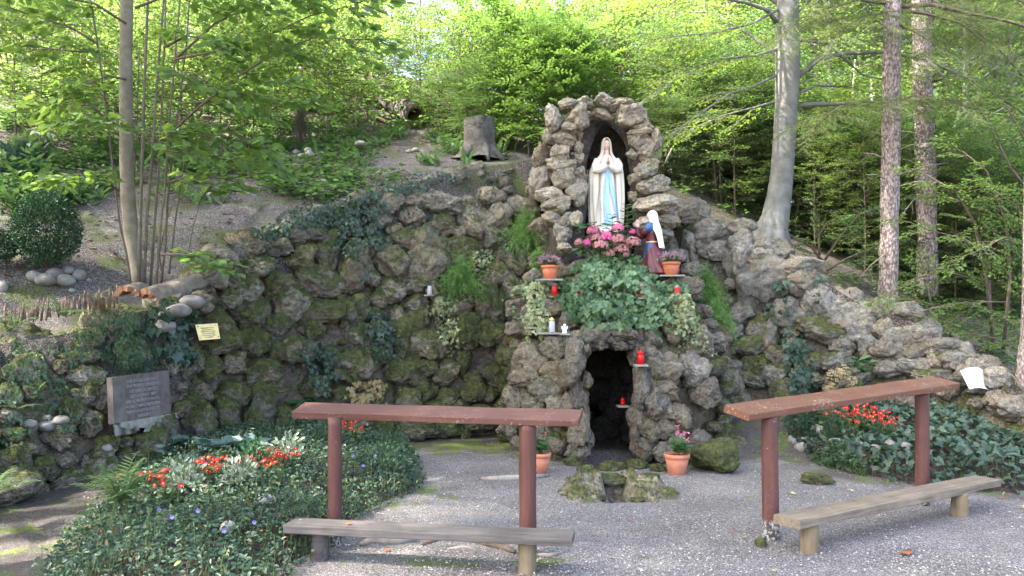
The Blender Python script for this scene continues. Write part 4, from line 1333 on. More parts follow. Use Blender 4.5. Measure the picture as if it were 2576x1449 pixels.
flowers('begonia', 'wide red begonia patch left of the rail post', [onbed(bedL, 660, 1190, .1), onbed(bedL, 690, 1172, .1), onbed(bedL, 725, 1165, .1)], 12, .08, bedL, 3)
flowers('begonia', 'red begonias seen just right of the left rail post', [onbed(bedL, 872, 1090, .15), onbed(bedL, 895, 1100, .15)], 11, .07, bedL, 4, height=.22)
flowers('begonia', 'sprawling red begonias in the right bed under the rail', [onbed(bedR, 2085 + k * 28, 1050 + (k % 3) * 12 + k * 3, .1) for k in range(5)], 18, .11, bedR, 5, height=.2)
flowers('begonia', 'small red begonia clump right of the big red patch', [onbed(bedR, 2215, 1082, .1), onbed(bedR, 2235, 1088, .1)], 10, .06, bedR, 6, height=.18)
def bushlet(name, label, c, rad, hgt, n, size, T, mat, seed, cat, group=None, shape=1.0, twig=40, core=None):
    g = np.random.default_rng(seed)
    t = thing(name, label, cat, Vector(c), group)
    c = np.array(c)
    d = nrm(g.normal(0, 1, (n, 3))); d[:, 2] = np.abs(d[:, 2])* 1.0
    rr = g.random(n) ** .45
    lump = np.array([1 + .22 * noise.noise(Vector(x) * 2.6 + Vector((seed, 0, 0))) + .12 * noise.noise(Vector(x) * 6) for x in d])
    lo = g.random(n) < .45
    zf = np.where(lo, g.uniform(-.0, .5, n), 1.0)
    p = c + np.stack([d[:, 0] * rad * rr * lump, d[:, 1] * rad * rr * lump, hgt * (.18 + .82 * d[:, 2] * rr * lump * zf)], 1)
    dd = d + g.normal(0, .6, (n, 3)) + [0, 0, .3]
    nn = d * .6 + g.normal(0, .5, (n, 3)) + [0, 0, .5]
    V, F = leafgeo(T, p, dd, nn, size * g.uniform(.6, 1.25, n))
    obj('foliage', into(t, V), F, mat, t, False)
    k = min(n, twig)
    V, F = seggeo(np.repeat(c[None], k, 0) + g.normal(0, rad * .08, (k, 3)) * [1, 1, 0], p[:k], .005, .0015)
    obj('twigs', into(t, V), F, TWIG, t)
    return t
for i, (u, v) in enumerate([(465, 1212), (600, 1200), (725, 1142), (640, 1150)]):
    bushlet('euonymus', ['white-edged variegated shrublet between the red begonias and the fern', 'white-edged shrublet with pale bloom right of the middle begonias', 'white-edged shrublet behind the wide begonia patch', 'pale green shrublet at the back of the left bed'][i], tuple(np.array(onbed(bedL, u, v, .14)) + [0, 0, .06]), .14, .26, 260, .05, L_OVAL, (EUON, EUON, EUON, HYD_LEAF)[i], 30 + i, 'shrub', 'variegated shrublets in the left bed')
for i, (u, v) in enumerate([(820, 1112), (960, 1165), (980, 1130)]):
    bushlet('leafy_clump', ['fresh green clump behind the left rail post', 'leafy green clump near the gravel edge of the left bed', 'leafy clump at the back corner of the left bed'][i], onbed(bedL, u, v, .08), .22, .3, 500, .045, L_OVAL, SMALLV, 36 + i, 'plant', 'leafy clumps in the left bed')
for i in range(9):
    u = 425 + i * 27
    c = onbed(bedL, u, 1160 - (i % 3) * 8, .05)
    g = np.random.default_rng(60 + i)
    t = thing('hellebore', 'bluish broad-leaved plant along the back of the left bed', 'plant', Vector(c), 'bluish broad-leaved plants at the wall foot')
    lv = Leaves()
    for k in range(12):
        a = g.uniform(0, 6.28)
        lv.add(np.array(c) + [0, 0, g.uniform(.08, .2)], np.array([math.cos(a), math.sin(a), g.uniform(-.1, .5)]), np.array([g.normal(0, .3), g.normal(-.2, .3), 1]), g.uniform(.12, .2))
    V, F = lv.mesh(L_OVAL); obj('leaves', into(t, V), F, HOSTA, t, False)
    mb = MB().tube([c, (c[0], c[1], c[2] + .16)], [.006, .004], 5); sub(t, 'stem', mb, STEM_G)
for i, (u, v) in enumerate([(745, 1010), (790, 1000)]):
    h = hit(u, v + 10); c = np.array(h[0]) + [0, -.12, 0]
    g = np.random.default_rng(80 + i)
    t = thing('hydrangea_shoot', ['bright green leafy shoot left of the rail end at the wall foot', 'second bright green leafy shoot at the wall foot behind the rail'][i], 'plant', Vector(c), 'bright green shoots behind the rail end')
    lv = Leaves()
    for k in range(11):
        a = g.uniform(0, 6.28)
        lv.add(c + [0, 0, g.uniform(-.02, .06)], np.array([math.cos(a), math.sin(a), g.uniform(0, .6)]), np.array([g.normal(0, .3), -.3, 1]), g.uniform(.1, .19))
    V, F = lv.mesh(L_OVAL); obj('leaves', into(t, V), F, HYD_LEAF, t, False)
    mb = MB().tube([c + [0, .02, -.25], c + [0, 0, 0]], [.008, .005], 5); sub(t, 'stem', mb, STEM_G)
for i, (u, v, hh) in enumerate([(2012, 1085, .34), (2095, 1095, .42), (2040, 1060, .25)]):
    bushlet('box_seedling', ['small dark bushy shrub at the left corner of the right bed', 'taller small dark shrub left of the right bed begonias', 'low shrublet behind the two small dark shrubs'][i], onbed(bedR, u, v + 20), .13, hh, 900, .022, L_OVAL, BOX, 44 + i, 'shrub', 'small dark shrubs in the right bed')
# periwinkle flowers
g = np.random.default_rng(91)
for i, (u, v) in enumerate([(505, 1290), (440, 1305), (645, 1320), (408, 1285), (945, 1150), (120, 1470), (890, 1150), (915, 1175), (570, 1340)]):
    c = np.array(onbed(bedL, u, v, .15)) + [0, -.04, .17]
    lv = Leaves()
    for k in range(5):
        a = k * 1.2566
        lv.add(c, np.array([math.cos(a), -.3, math.sin(a)]), np.array([0, -1, .4]), .017)
    V, F = lv.mesh(L_PETAL)
    obj('periwinkle_flower', V, F, LILAC, None, False, label='single lilac periwinkle flower among the dark leaves', cat='flower', group='lilac periwinkle flowers')

# ------------------------------------------------------------------ boxwoods and conifers on the slope
c = on_hill(115, 690)
def boxwood(label, c, rad, hgt, n, seed, mat=BOX, T=L_OVAL, size=.024):
    g = np.random.default_rng(seed)
    t = thing('boxwood', label, 'bush', Vector(c), 'clipped dark bushes on the terrace')
    d = nrm(g.normal(0, 1, (n, 3)))
    rr = g.random(n) ** .22
    lump = np.array([1 + .10 * noise.noise(Vector(x) * 2.2 + Vector((seed, 0, 0))) + .16 * noise.noise(Vector(x) * 6.5) for x in d])
    rr = rr * (1 + .10 * (g.random(n) > .93) * g.random(n) * 2)
    sx = rad * (1 - .18 * np.clip(d[:, 2], -1, 1))
    p = np.array(c) + np.stack([d[:, 0] * sx * rr * lump, d[:, 1] * sx * rr * lump, hgt * (.53 + .48 * d[:, 2] * rr * lump)], 1)
    V, F = leafgeo(T, p, d + g.normal(0, .6, (n, 3)), d * .5 + g.normal(0, .5, (n, 3)) + [0, 0, .6], size * g.uniform(.6, 1.3, n))
    obj('foliage', into(t, V), F, mat, t, False)
    mb = MB()
    for k in range(6):
        a = k * 1.05
        mb.tube([c, Vector(c) + Vector((math.cos(a) * rad * .3, math.sin(a) * rad * .3, hgt * .35)), Vector(c) + Vector((math.cos(a) * rad * .6, math.sin(a) * rad * .6, hgt * .75))], [.014, .009, .004], 5)
    sub(t, 'stems', mb, TWIG)
    return t
boxwood('round dark green boxwood bush above the pale cobbles', P(115, 672, 8.3), PX(80, 8.3), PX(188, 8.3), 15000, 3)
boxwood('dark boxwood bush cut off by the left picture edge', P(-30, 670, 8.1), PX(62, 8.1), PX(100, 8.1), 6000, 4)
c = on_hill(757, 378)
t = thing('juniper', 'small bluish juniper standing on the hillside gravel', 'conifer', c)
fo = Foliage([make_conifer_spray(70 + k, .22, 10, .022) for k in range(3)], random.Random(2))
hJ = PX(110, c.y)
for k in range(90):
    z = (k / 90) ** .8; a = k * 2.4
    fo.spray(Vector(c) + Vector((0, 0, .03 + hJ * .8 * z)), (math.cos(a) * .5, math.sin(a) * .5, .9), 1.25 - .65 * z, 0)
(lv_, lf_), (sv_, sf_) = fo.geo(L_NEED)
mb = MB().tube([c, Vector(c) + Vector((0, 0, hJ * .8))], [.012, .004], 5); mb.add(sv_, sf_)
sub(t, 'stem', mb, TWIG)
obj('needles', into(t, lv_), lf_, leafmat('juniper_needles', (.02, .05, .03), (.045, .085, .05), (.04, .08, .03), .2), t, False)

# ------------------------------------------------------------------ ground cover on the slopes
def scatter_hill(name, label, regions, T, size, mat, seed, per=(5, 9), height=.1, patch=.0, kind='strap'):
    r = random.Random(seed); g = np.random.default_rng(seed)
    lv = Leaves()
    for u0, u1, v0, v1, n in regions:
        for _ in range(n):
            u, v = r.uniform(u0, u1), r.uniform(v0, v1)
            h = hit(u, v)
            if h is None or h[1].z < .4: continue
            p = np.array(h[0])
            if abs(p[2] - hz(p[0], p[1])) > .08: continue
            if noise.noise(Vector((p[0] * .9, p[1] * .9, seed))) < patch: continue
            m = r.randint(*per)
            a = g.uniform(0, 6.28, m); e = g.uniform(.15, 1.1, m)
            q = p + np.stack([g.normal(0, height * .5, m), g.normal(0, height * .5, m), g.uniform(0, height, m) if kind != 'strap' else np.zeros(m)], 1)
            d = np.stack([np.cos(a) * np.cos(e), np.sin(a) * np.cos(e), np.sin(e) if kind == 'strap' else np.sin(e) * .3], 1)
            nn = np.stack([-np.cos(a) * .5 + g.normal(0, .3, m), -np.sin(a) * .5 + g.normal(0, .3, m), np.ones(m)], 1)
            lv.add(q, d, nn, size * g.uniform(.5, 1.25, m))
    V, F = lv.mesh(T)
    print(name, lv.count())
    return obj(name, V, F, mat, None, False, label=label, cat='ground cover', kind='stuff')
scatter_hill('broad_leaf_weeds', 'broad-leaved weeds sprouting on the left hillside', [(0, 600, 330, 520, 150), (300, 1250, 300, 420, 190), (0, 300, 420, 560, 90), (850, 1300, 330, 400, 60)], L_STRAP, .26, WEED, 1, (4, 8), .1, -.1)
scatter_hill('hillside_plants', 'low leafy seedlings covering the left hillside', [(0, 900, 120, 420, 1700), (0, 300, 300, 520, 420), (600, 1350, 180, 390, 1100), (400, 900, 400, 520, 260), (650, 1000, 440, 520, 240)], L_ROUND, .085, WEED, 2, (4, 8), .16, -.08, 'bush')
scatter_hill('hillside_plants', 'bright leafy seedlings on the upper slope', [(0, 1000, 60, 260, 1600), (900, 1700, 120, 320, 900)], L_ROUND, .09, ASH_LEAF, 3, (5, 10), .35, -.15, 'bush')
scatter_hill('wood_floor_plants', 'dark leafy plants on the shaded wood floor at the right', [(1680, 2575, 430, 800, 1800), (2250, 2575, 700, 950, 500)], L_OVAL, .08, DARK_LEAF, 4, (5, 9), .22, -.25, 'bush')
scatter_hill('blue_weeds', 'bluish leafy plants left of the lime tree', [(0, 100, 370, 460, 60)], L_LANCE, .18, HOSTA, 5, (6, 10), .08, -.5)
# dead leaves
g = np.random.default_rng(12)
lv = Leaves()
for u0, u1, v0, v1, n in [(0, 1300, 250, 700, 900), (1680, 2575, 450, 900, 400)]:
    for _ in range(n):
        h = hit(g.uniform(u0, u1), g.uniform(v0, v1))
        if h is None or h[1].z < .4 or abs(h[0].z - hz(h[0].x, h[0].y)) > .08: continue
        lv.add(np.array(h[0]) + [0, 0, .012], g.normal(0, 1, 3) * [1, 1, .2], np.array([g.normal(0, .25), g.normal(0, .25), 1]), g.uniform(.05, .09))
V, F = lv.mesh(L_OVAL)
obj('leaf_litter', V, F, leafmat('dead_leaf', (.13, .06, .03), (.30, .17, .09), (.15, .07, .03), .2, .7, .2), None, False, kind='stuff', label='brown dead leaves scattered over the slope', cat='leaf litter')
# ------------------------------------------------------------------ wood, paint, terracotta, metal
def woodmat(name, c1, c2, rough=.75, spec=.25, sc=(2.5, 45, 45), bump=.5, chips=None, chipamt=.0, base=None):
    m, nt, b, out = newmat(name)
    t = NT(nt)
    tc = t.n('TexCoord')
    mp = t.n('Mapping'); mp.inputs['Scale'].default_value = sc
    t.l(tc.outputs['Object'], mp.inputs[0])
    g1 = t.noise(mp.outputs[0], 1.0, 6, .7)
    p = t.pos()
    n2 = t.noise(p, 5, 4, .6)
    col = t.mix(t.ramp(t.math('ADD', t.math('MULTIPLY', g1, .7), t.math('MULTIPLY', n2, .3)), [(.36, (0, 0, 0)), (.64, (1, 1, 1))]), c1, c2)
    h = g1
    if chips:
        ch = t.ramp(t.math('ADD', t.noise(p, 55, 4, .7), t.math('MULTIPLY', t.noise(p, 3.5, 3, .6), .35)), [(.86 - chipamt, (0, 0, 0)), (.89 - chipamt, (1, 1, 1))])
        col = t.mix(ch, col, chips)
    if base:                               # bare, rotting foot of the post: a band with a ragged edge near the ground
        sx = t.n('SeparateXYZ'); t.l(p, sx.inputs[0])
        bm_ = t.ramp(t.math('ADD', sx.outputs[2], t.math('MULTIPLY', t.noise(p, 28, 4, .7), .10)), [(.17, (1, 1, 1)), (.20, (0, 0, 0))])
        flak = t.ramp(t.noise(p, 40, 4, .7), [(.46, (.045, .035, .028)), (.62, (.36, .36, .34))])
        col = t.mix(bm_, col, flak)
    t.l(col, b.inputs['Base Color'])
    b.inputs['Roughness'].default_value = rough
    b.inputs['Specular IOR Level'].default_value = spec
    t.l(t.bump(h, bump, .004), b.inputs['Normal'])
    return m
PAINT_L = woodmat('maroon_paint', (.086, .036, .027), (.125, .057, .043), .55, .25, bump=.7, chips=(.24, .17, .145), chipamt=.06)
PAINT_R = woodmat('rust_paint', (.115, .048, .027), (.17, .076, .043), .55, .28, bump=.7, chips=(.40, .32, .26), chipamt=.06)
PAINT_P = woodmat('post_paint', (.068, .027, .021), (.110, .044, .033), .55, .28, sc=(30, 30, 2), bump=.9, chips=(.25, .16, .12), chipamt=.03, base=True)
GREYWOOD = woodmat('weathered_wood', (.055, .047, .043), (.15, .13, .115), .8, .2, bump=.8)
BROWNWOOD = woodmat('weathered_brown_wood', (.10, .078, .055), (.24, .19, .135), .8, .2, bump=.8, chips=(.40, .34, .26), chipamt=.00)
LOGWOOD = woodmat('log_wood', (.115, .085, .05), (.23, .175, .105), .8, .2, sc=(28, 28, 2.2), bump=.8)
TERRA = plain('terracotta_plastic', (.42, .125, .055), .55, .35, var=.10, vscale=9)
TERRA2 = plain('terracotta_pot', (.44, .17, .095), .7, .25, var=.16, vscale=7, bump=.2, bscale=50)
DARKPOT = plain('dark_pot', (.05, .042, .042), .6)
POTSOIL = plain('potting_soil', (.025, .018, .014), .95, .1, var=.5, vscale=60, bump=.8, bscale=90)
BRASS = plain('brass_plate', (.62, .43, .16), .34, .5, .9, var=.08, vscale=14)
SCREW = plain('screw_bronze', (.16, .10, .05), .5, .4, .6)
PRINT = plain('print_ink', (.14, .10, .05), .7)
TABLET = plain('red_stone_tablet', (.125, .102, .088), .8, .2, var=.35, vscale=7, bump=.25, bscale=80)
LETTER = plain('faded_lettering', (.23, .205, .195), .8, .2, var=.25, vscale=30)
MORTAR = plain('mortar', (.22, .205, .165), .9, .15, var=.25, vscale=12, bump=.7, bscale=40, bdist=.01)
PAPER = plain('paper', (.82, .82, .85), .6, .3)
INK = plain('grey_print', (.46, .46, .52), .8)
GOLD = plain('gold_lid', (.75, .50, .14), .35, .5, .8)
SLAB = plain('stone_slab', (.26, .24, .20), .9, .15, var=.25, vscale=15, bump=.5, bscale=60)
def glassy(name, col, trans, tf=.5, rough=.2):
    m, nt, b, out = newmat(name)
    t = NT(nt)
    b.inputs['Base Color'].default_value = (*col, 1)
    b.inputs['Roughness'].default_value = rough
    b.inputs['Specular IOR Level'].default_value = .5
    tr = t.n('BsdfTranslucent'); tr.inputs[0].default_value = (*trans, 1)
    ms = t.n('MixShader'); ms.inputs[0].default_value = tf
    t.l(b.outputs[0], ms.inputs[1]); t.l(tr.outputs[0], ms.inputs[2]); t.l(ms.outputs[0], out.inputs[0])
    return m
REDGLASS = glassy('red_candle_cup', (.62, .012, .014), (.9, .03, .02))
CLEARCUP = glassy('clear_candle_cup', (.62, .62, .62), (.7, .7, .7), .4, .1)
def litmat():
    m, nt, b, out = newmat('lit_red_candle')
    b.inputs['Base Color'].default_value = (.6, .01, .012, 1)
    b.inputs['Emission Color'].default_value = (1, .03, .02, 1)
    b.inputs['Emission Strength'].default_value = .35
    return m
LITRED = litmat()
CUTWOOD = plain('cut_wood', (.30, .155, .085), .8, .2, col2=(.20, .10, .06), vscale=20)
OLDCUT = plain('old_cut_wood', (.24, .17, .12), .85, .2, col2=(.13, .09, .065), vscale=16)
STUMPBARK = plain('stump_bark', (.135, .12, .105), .9, .15, col2=(.06, .056, .046), vscale=9, bump=.9, bscale=22, bdist=.03)
LOGBARK = woodmat('log_bark', (.09, .075, .06), (.19, .16, .13), .9, .15, sc=(26, 26, 2), bump=1.0)
STICK = plain('dry_stick', (.34, .25, .15), .8, .2, var=.3, vscale=20)
HAZEL = plain('hazel_stake', (.16, .10, .065), .8, .2, var=.35, vscale=20)
COBBLE = plain('river_cobble', (.25, .235, .215), .75, .25, col2=(.15, .132, .108), vscale=9, bump=.2, bscale=40)

def board(parent, A, B, width, thick, mat, roll=0.0, name='board', seed=0, wear=.008, n=40):
    """a sawn plank from A to B (centre line of its top face), its own X along the grain"""
    A, B = Vector(A), Vector(B)
    L = (B - A).length
    r = .006
    sec = []
    hw, ht = width / 2, thick / 2
    for cx, cz, a0 in ((hw - r, ht - r, 0), (-hw + r, ht - r, 90), (-hw + r, -ht + r, 180), (hw - r, -ht + r, 270)):
        for a in (0, 45, 90):
            sec.append((cx + r * math.cos(R(a0 + a)), cz + r * math.sin(R(a0 + a))))
    # extra points on the long faces so that wear shows
    V, F = [], []
    k = len(sec)
    for i in range(n + 1):
        x = -L / 2 + L * i / n
        for y, z in sec:
            q = Vector((x * 2.0, y * 9, z * 9 + seed))
            V.append((x, y + wear * noise.noise(q), z + wear * noise.noise(q + Vector((7, 3, 1)))))
    for i in range(n):
        for j in range(k):
            F.append([i * k + j, (i + 1) * k + j, (i + 1) * k + (j + 1) % k, i * k + (j + 1) % k])
    F.append(list(range(k))); F.append([n * k + j for j in range(k)][::-1])
    x = (B - A).normalized()
    y = Vector((0, 0, 1)).cross(x).normalized()
    z = x.cross(y)
    rot = Matrix((x, y, z)).transposed() @ Matrix.Rotation(roll, 3, 'X')
    o = obj(name, V, F, mat, parent, False)
    c = (A + B) / 2 - (rot @ Vector((0, 0, ht)))
    o.matrix_basis = Matrix.Translation(c - Vector(parent.location)) @ rot.to_4x4()
    return o
def post(parent, base, top, r0, r1, mat, name='post', seed=0, k=12):
    base, top = Vector(base), Vector(top)
    H = (top - base).length
    V, F = [], []
    n = 16
    for i in range(n + 1):
        t = i / n
        for j in range(k):
            a = 2 * math.pi * j / k
            rr = (r0 + (r1 - r0) * t) * (1 + .05 * noise.noise(Vector((math.cos(a) * 1.6, math.sin(a) * 1.6, t * 3 + seed))))
            V.append((rr * math.cos(a), rr * math.sin(a), H * t))
    for i in range(n):
        for j in range(k):
            F.append([i * k + j, i * k + (j + 1) % k, (i + 1) * k + (j + 1) % k, (i + 1) * k + j])
    F.append(list(range(k))[::-1]); F.append([n * k + j for j in range(k)])
    o = obj(name, V, F, mat, parent, True)
    o.location = base - Vector(parent.location)
    o.rotation_euler = (top - base).to_track_quat('Z', 'Y').to_euler()
    return o
# arm rails
t = thing('prayer_rail', 'maroon painted arm rail on two posts at the left front', 'rail', (-.5, 5.45, 0))
board(t, (-1.525, 5.69, .935), (.452, 5.265, .935), .215, .050, PAINT_L, R(12), 'arm_board', 1)
post(t, P(842, 790, 5.52).xy.to_3d() + Vector((0, 0, -.05)), P(842, 790, 5.52).xy.to_3d() + Vector((0, 0, .885)), .050, .049, PAINT_P, seed=1)
post(t, P(1327, 790, 5.30).xy.to_3d() + Vector((0, 0, -.05)), P(1327, 790, 5.30).xy.to_3d() + Vector((0, 0, .885)), .058, .057, PAINT_P, seed=2)
t = thing('prayer_rail', 'rust-brown arm rail with flaking paint at the right', 'rail', (2.6, 6.1, 0))
board(t, (1.575, 5.575, .933), (3.775, 6.905, 1.031), .235, .052, PAINT_R, R(11), 'arm_board', 3)
post(t, (1.845, 5.66, -.05), (1.835, 5.68, .885), .062, .057, PAINT_P, seed=3)
post(t, (3.455, 6.70, -.05), (3.455, 6.70, .955), .058, .056, PAINT_P, seed=4)
# kneeling benches
t = thing('kneeling_bench', 'low grey weathered kneeling bench in front of the maroon rail', 'bench', (-.5, 5.05, 0))
board(t, (-1.45, 5.20, .245), (.378, 4.90, .245), .21, .052, GREYWOOD, 0, 'seat', 5, .006)
post(t, (-1.25, 5.18, -.04), (-1.25, 5.18, .195), .060, .058, GREYWOOD, 'leg', 5)
post(t, (.095, 4.96, -.04), (.095, 4.96, .195), .056, .056, LOGWOOD, 'leg', 6)
t = thing('kneeling_bench', 'low brown weathered kneeling bench in front of the rust-brown rail', 'bench', (2.9, 5.9, 0))
board(t, (1.828, 5.297, .245), (3.955, 6.612, .245), .215, .060, BROWNWOOD, 0, 'seat', 8, .008)
post(t, (2.005, 5.36, -.04), (2.005, 5.36, .19), .062, .058, LOGWOOD, 'leg', 7)
post(t, (3.535, 6.28, -.04), (3.535, 6.28, .19), .064, .060, LOGWOOD, 'leg', 8)

# ------------------------------------------------------------------ pots
def pot(label, c, rt, h, mat, plant=None, flute=True, group='flower pots', name='flower_pot'):
    t = thing(name, label, 'flower pot', Vector(c), group)
    rb = rt * .68
    pr = [(rb * .95, 0), (rb, .004), (rb + (rt * .93 - rb) * .5, h * .42), (rt * .93, h * .80)]
    mb = MB()
    if flute: mb.lathe(pr, 48, 0, (0, 0, 0), .035, 1)
    else: mb.lathe(pr, 32)
    body = mb.build('pot_body', mat, t)
    mb = MB().lathe([(rt * .93, h * .78), (rt, h * .80), (rt * 1.015, h * .90), (rt, h), (rt * .90, h), (rt * .88, h * .80)], 32)
    mb.build('rim', mat, body)
    mb = MB().lathe([(rt * .885, h * .86), (rt * .5, h * .89), (.001, h * .90)], 20)
    mb.build('soil', POTSOIL, body)
    if plant: plant(t, rt, h)
    return t
def heather(t, rt, h):
    g = np.random.default_rng(int(t.location.x * 1000) % 999)
    gr, fl = Leaves(), Leaves(); A, B = [], []
    for k in range(260):
        a = g.uniform(0, 6.28); e = g.uniform(.25, 1.4)
        b = np.array([g.normal(0, rt * .3), g.normal(0, rt * .3), h * .9])
        d = np.array([math.cos(a) * math.cos(e), math.sin(a) * math.cos(e), math.sin(e)])
        L = rt * g.uniform(1.05, 1.6) * (1.0 if e < 1 else .85)
        A.append(b); B.append(b + d * L)
        for q in range(9):
            s_ = .25 + .75 * q / 9
            (fl if q > 5 else gr).add(b + d * L * s_, d + g.normal(0, .6, 3), g.normal(0, 1, 3), g.uniform(.014, .026))
    V, F = gr.mesh(L_OVAL); obj('foliage', V, F, HEATH, t, False)
    V, F = fl.mesh(L_OVAL); obj('flowers', V, F, HEATHP, t, False)
    V, F = seggeo(np.array(A), np.array(B), .0016, .001); obj('stems', V, F, STEM_G, t)
def leafy(t, rt, h):
    g = np.random.default_rng(int(t.location.x * 1000) % 997)
    lv, fl = Leaves(), Leaves(); A, B = [], []
    for k in range(16):
        a = g.uniform(0, 6.28)
        b = np.array([g.normal(0, rt * .25), g.normal(0, rt * .25), h * .88])
        top = b + np.array([math.cos(a) * rt * .6, math.sin(a) * rt * .6, g.uniform(.10, .24)])
        A.append(b); B.append(top)
        for q in range(7):
            s_ = .3 + .7 * q / 7
            lv.add(b + (top - b) * s_, np.array([math.cos(a + q * 2.4), math.sin(a + q * 2.4), .15]), np.array([g.normal(0, .3), -.3, 1]), g.uniform(.05, .085))
        if k < 6:
            tt = top + np.array([0, 0, g.uniform(.05, .10)])
            A.append(top); B.append(tt)
            for q in range(12):
                fl.add(tt + g.normal(0, .012, 3), g.normal(0, 1, 3), g.normal(0, 1, 3), .02)
    V, F = lv.mesh(L_LANCE if False else L_OVAL); obj('foliage', V, F, HYD_LEAF, t, False)
    V, F = fl.mesh(L_PETAL); obj('flowers', V, F, PINK, t, False)
    V, F = seggeo(np.array(A), np.array(B), .003, .002); obj('stems', V, F, STEM_G, t)
def slab(c, w, d, seed=0, th=.018):
    M = Matrix.Translation(Vector(c) + Vector((0, 0, -th / 2 - .002))) @ Matrix.Rotation(R(seed * 13 % 20 - 10), 4, 'Z') @ Matrix.Diagonal((w, d, th, 1))
    MB().box(M).build('ledge_slab', SLAB, grotto, False)
p1 = P(1383, 702, 9.02); slab(p1, .26, .24, 1); pot('terracotta coloured heather pot at the left end of the ivy ledge', p1, .102, .155, TERRA, heather)
p2 = P(1687.5, 692, 9.15); slab(p2, .28, .26, 2); pot('terracotta coloured heather pot beside the kneeling figure', p2, .107, .150, TERRA, heather)
p3 = G(1702, 1192); pot('terracotta pot with leafy pink-flowered plant right of the spring', p3, .128, .205, TERRA2, leafy, False)
p4 = G(1358, 1187); pot('terracotta pot half hidden behind the left rail post', p4, .112, .195, TERRA2, leafy, False)
def ivypot(t, rt, h):
    g = np.random.default_rng(int(t.location.x * 1000) % 991)
    lv = Leaves(); A, B = [], []
    for k in range(26):
        a = g.uniform(3.4, 6.0) if k < 18 else g.uniform(0, 6.28)
        b = np.array([0, 0, h * .92]); prev = b
        L = g.uniform(.15, .55)
        for q in range(1, 9):
            s_ = q / 8
            r_ = rt * (1.25 * min(1, s_ * 2.2)) + .02
            p = np.array([math.cos(a) * r_ + g.normal(0, .012), math.sin(a) * r_ * 1.0 - .02 * s_, h + .06 * math.sin(min(1, s_ * 2) * 2.6) - L * max(0, s_ - .3)])
            A.append(prev); B.append(p); prev = p
            for _ in range(2):
                lv.add(p + g.normal(0, .014, 3), np.array([g.normal(0, .6), g.normal(-.3, .4), -1 + g.normal(0, .4)]), np.array([math.cos(a) + g.normal(0, .4), math.sin(a) - .5, .5]), g.uniform(.025, .05))
    V, F = lv.mesh(L_IVY); obj('foliage', V, F, IVY_VAR, t, False)
    V, F = seggeo(np.array(A), np.array(B), .002, .0014); obj('stems', V, F, STEM_B, t)
def clearance(u, v, off=.14):
    h = hit(u, v)
    return h[0].y - off
y5 = clearance(1354, 800); p5 = P(1354, 822, y5); slab(p5, .3, .26, 3); pot('small terracotta pot overflowing with variegated ivy left of the white candle', p5, .085, .13, TERRA, ivypot, False)
y6 = clearance(1352, 735); p6 = P(1352, 758, y6); slab(p6, .24, .22, 4); pot('dark plastic pot with ivy at the left of the first red candle', p6, .075, .14, DARKPOT, ivypot, False)
y7 = clearance(1712, 760); p7 = P(1712, 790, y7); slab(p7, .24, .24, 5); pot('terracotta pot hidden under yellowing ivy at the right of the ledge', p7, .085, .14, TERRA, ivypot, False)

# ------------------------------------------------------------------ candles
def candle(label, c, r=.034, h=.115, mat=REDGLASS, lid=GOLD, name='grave_candle'):
    t = thing(name, label, 'candle', Vector(c), 'grave candles')
    MB().lathe([(r * .90, 0), (r, .006), (r, h * .86), (r * .86, h * .97), (r * .8, h)], 20).build('cup', mat, t)
    MB().lathe([(r * .82, h), (r * .9, h + .004), (r * .88, h + .022), (r * .5, h + .03), (r * .42, h + .038), (.001, h + .040)], 18).build('lid', lid, t)
    return t
LIDS = plain('clear_lid', (.20, .13, .09), .3, .5)
for i, (u, vb, lab, dy) in enumerate([(1394.6, 744, 'red candle beside the dark pot, leftmost on the ivy ledge', .17), (1455, 748, 'second red candle from the left peeking out of the ledge ivy', .26), (1512, 733, 'red candle with clear lid in the middle of the ledge ivy', .26), (1581, 740, 'red candle almost hidden in the ivy right of the middle one', .24),
                                  (1613, 748, 'red candle deep in the ivy below the kneeling figure', .26), (1703, 752, 'red candle at the right end of the ledge above the yellowing ivy', .26)]):
    y = min(9.0, clearance(u, vb - 8, dy - .12)); c = P(u, vb, y); slab(c, .085, .085, i); candle(lab, c, mat=REDGLASS, lid=LIDS)
y = clearance(1193, 668, .08); c = P(1193, 676, y); slab(c, .12, .12, 6); candle('red candle on the left wall between the two feathery plants', c, .030, .11, REDGLASS, LIDS)
y = clearance(1611, 915, .10); c = P(1611, 916, y); slab(c, .14, .14, 7); candle('bright red candle on a stone right of the doorway', c, .036, .105, REDGLASS, REDGLASS)
c = P(1460, 1025, 8.62); slab(c, .13, .13, 8); candle('lit red candle at the left jamb of the doorway', c, .034, .12, LITRED, REDGLASS)
c = P(1566, 1019, 8.72); slab(c, .12, .12, 9); candle('small red candle at the right jamb inside the doorway', c, .028, .045, REDGLASS, REDGLASS)
y = clearance(1388, 835, .12); c = P(1388, 836, y); slab(c, .32, .16, 10); candle('white candle with gold lid on the stone shelf left of the doorway', c, .034, .125, CLEARCUP, GOLD)
y = clearance(1080, 735, .10); c = P(1080, 741, y); slab(c, .12, .12, 11); candle('clear glass candle with dark lid on the left wall', c, .030, .115, CLEARCUP, DARKPOT)
